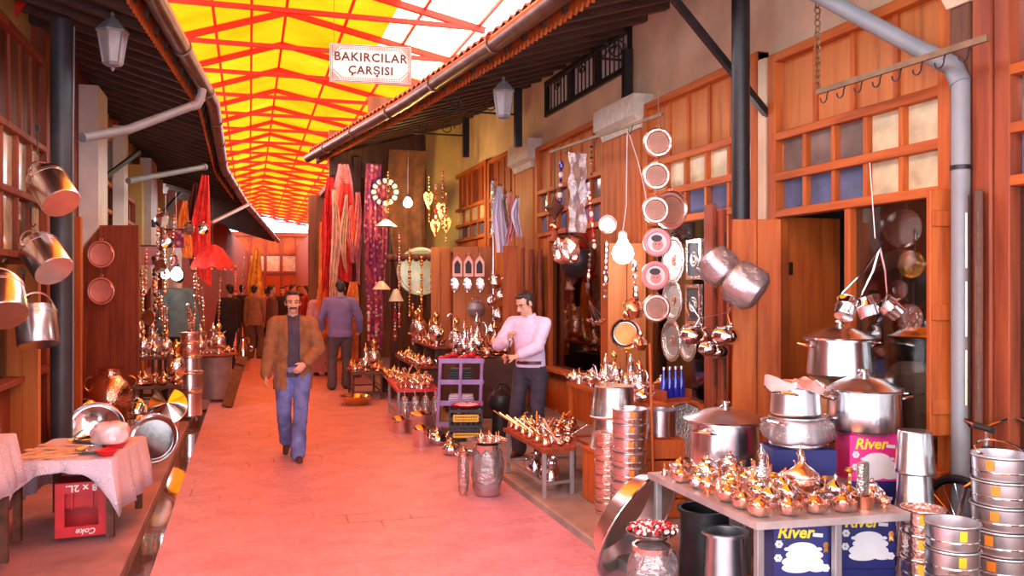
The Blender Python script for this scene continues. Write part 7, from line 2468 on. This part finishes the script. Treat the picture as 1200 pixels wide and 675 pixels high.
MB().cyl((0, 0, .13), (0, 0, .145), .004, .002, n=8).build('tip', steel, t)

# seen from behind, blue-violet shirt
vio = clothm('blue_violet_shirt', (.22, .19, .40), .35, .15, 6)
gry = clothm('grey_trousers', (.11, .09, .10), .3)
c = PZ(399, 457, 0)
P3 = dict(pelvis=(0, 0, .93), ankleL=(.13, .02, .085), ankleR=(-.10, -.10, .085), toeR=(-.25, -1, 0), wristL=(.30, -.20, .98), elbowL=(.6, 1, 0), handL=(.0, -.8, -.4), wristR=(-.31, -.16, .95), elbowR=(-.6, 1, 0), handR=(0, -.8, -.5), head=(.2, .12))
person('stocky man in a blue-violet shirt and grey trousers seen from behind', (c.x, c.y + .05, 0), PI - .1, P3, dict(trousers=gry, shirt=vio, fat=1.16, shirt_low=-.07, shirt_loose=.014, sleeve=.92, collar=True), 1.03, .011, True)
# woman with a pink scarf beside him
pinkc = clothm('pink_coat', (.72, .45, .50), .3, .12)
c = W(377, 400, 16.6)
stand = dict(pelvis=(0, 0, .93))
person('woman in a coral headscarf and pale pink top walking away beside the violet-shirted man', (c.x, c.y, 0), PI + .2, stand, dict(trousers=clothm('rose_skirt', (.45, .20, .20)), shirt=pinkc, scarf=clothm('coral_scarf', (.78, .30, .20), .4), skirt=True, shirt_low=-.12, shirt_loose=.03, sleeve=.97), .97, .014, False)
# left side people
def bystander(label, px, d, z, rot, shirt, tr, s, P=stand, **k):
    c = W(px, 400, d)
    st = dict(trousers=tr, shirt=shirt, jacket=k.pop('jacket', None), **k)
    return person(label, (c.x, c.y, z), rot, P, st, s, .015, False)
coat = clothm('grey_green_coat', (.10, .13, .13), .3)
dk = clothm('black_jacket', (.02, .018, .022), .3)
tanj = clothm('tan_jacket', (.34, .19, .10), .3)
redc = clothm('dark_red_coat', (.28, .03, .035), .3)
brn = clothm('brown_jacket', (.16, .07, .04), .3)
redw = clothm('red_top', (.55, .05, .05), .3)
olive = clothm('olive_trousers', (.16, .11, .07), .3)
bystander('man in a grey-green coat seen from behind at the left stall', 209, 13.6, LPH, PI + .25, coat, dkt, 1.10, jacket=coat)
bystander('man in a black jacket with bare head farther along the left row', 268, 17.8, 0, PI + .7, dk, dkt, 1.0, jacket=dk)
bystander('man in a tan jacket and olive trousers standing behind the walking man', 299, 20.6, 0, PI - .5, tanj, olive, 1.0, jacket=tanj)
bystander('person in a brown jacket right beside the tan-jacketed man', 319, 19.8, 0, PI - 1.4, brn, olive, .99, jacket=brn)
crowd = [(284, 22.5, 'black', dk, 'dark-clothed person left of the tan-jacketed man'), (309, 24, 'dark red', redc, 'person in dark red behind the gap beside the tan-jacketed man'), (331, 23.5, 'black', dk, 'dark-clothed person directly behind the walking man, left shoulder'), (344, 26, 'red', redw, 'person in a red top just above the walking man'), (358, 23, 'dark red', redc, 'person in a dark red coat behind the walking man, right shoulder'), (368, 26.5, 'brown', brn, 'person in brown between the walking man and the scarfed woman'), (296, 29, 'red', redw, 'distant person in red at the left end of the crowd'), (320, 30, 'dark red', redc, 'distant person in dark red mid crowd, left'), (336, 33, 'brown', brn, 'distant person in brown mid crowd, centre'), (351, 31, 'black', dk, 'distant dark-clothed person mid crowd, right'), (366, 34, 'red', redw, 'distant person in red at the right end of the crowd'), (309, 36, 'black', dk, 'farthest dark-clothed person at the back of the crowd')]
tpl = {}
q = random.Random(12)
for k, (px, d, cn, cm, lb) in enumerate(crowd):
    c = W(px, 400, d)
    if cn not in tpl:
        tpl[cn] = person(lb, (c.x, c.y, 0), q.uniform(0, 6.2), dict(pelvis=(0, 0, .93), ankleL=(.1, -.12, .085), ankleR=(-.1, .14, .085)), dict(trousers=dkt if cn != 'black' else olive, shirt=cm, jacket=cm, sleeve=.97), q.uniform(.96, 1.03), .017, False)
    else:
        dup(tpl[cn], (c.x, c.y, 0), q.uniform(0, 6.2), q.uniform(.94, 1.03), lb)
# kinds that found no room are dropped
def drop(o):
    for ch in list(o.children):
        drop(ch)
    bpy.data.objects.remove(o)
for pr in [v[0] for v in KINDS.values()] + [pan_a, pan_b, pan_c, pan_d, pan_e]:
    if not pr.used:
        drop(pr.root)
# ================================================================ light, camera
wd = bpy.data.worlds.new('sky')
scene.world = wd
wd.use_nodes = True
nt = wd.node_tree
bg = nt.nodes['Background']
tc = nt.nodes.new('ShaderNodeTexCoord')
nz = nt.nodes.new('ShaderNodeTexNoise')
nz.inputs['Scale'].default_value = 2.2
nz.inputs['Detail'].default_value = 5
nt.links.new(tc.outputs['Generated'], nz.inputs['Vector'])
rp = nt.nodes.new('ShaderNodeValToRGB')
rp.color_ramp.elements[0].position = 0.35
rp.color_ramp.elements[0].color = (0.80, 0.85, 1.0, 1)
rp.color_ramp.elements[1].position = 0.65
rp.color_ramp.elements[1].color = (1.0, 0.99, 1.0, 1)
nt.links.new(nz.outputs['Fac'], rp.inputs['Fac'])
nt.links.new(rp.outputs['Color'], bg.inputs['Color'])
bg.inputs['Strength'].default_value = SKY

cam = bpy.data.cameras.new('camera')
co = bpy.data.objects.new('camera', cam)
COL.objects.link(co)
co.location = (0, 0, CH)
co.rotation_euler = (PI / 2, 0, -TH)
cam.sensor_width = 36
cam.lens = 36 * FPX / 1200
cam.clip_start = 0.05
cam.clip_end = 300
scene.camera = co
vs = scene.view_settings
vs.view_transform = 'Standard'
vs.look = 'None'
vs.gamma = 1
vs.exposure = EXPO
vs.use_curve_mapping = False
scene.cycles.use_denoising = True
scene.cycles.max_bounces = 8
scene.cycles.transparent_max_bounces = 12
scene.cycles.sample_clamp_indirect = 8
scene.cycles.caustics_reflective = False
scene.cycles.caustics_refractive = False
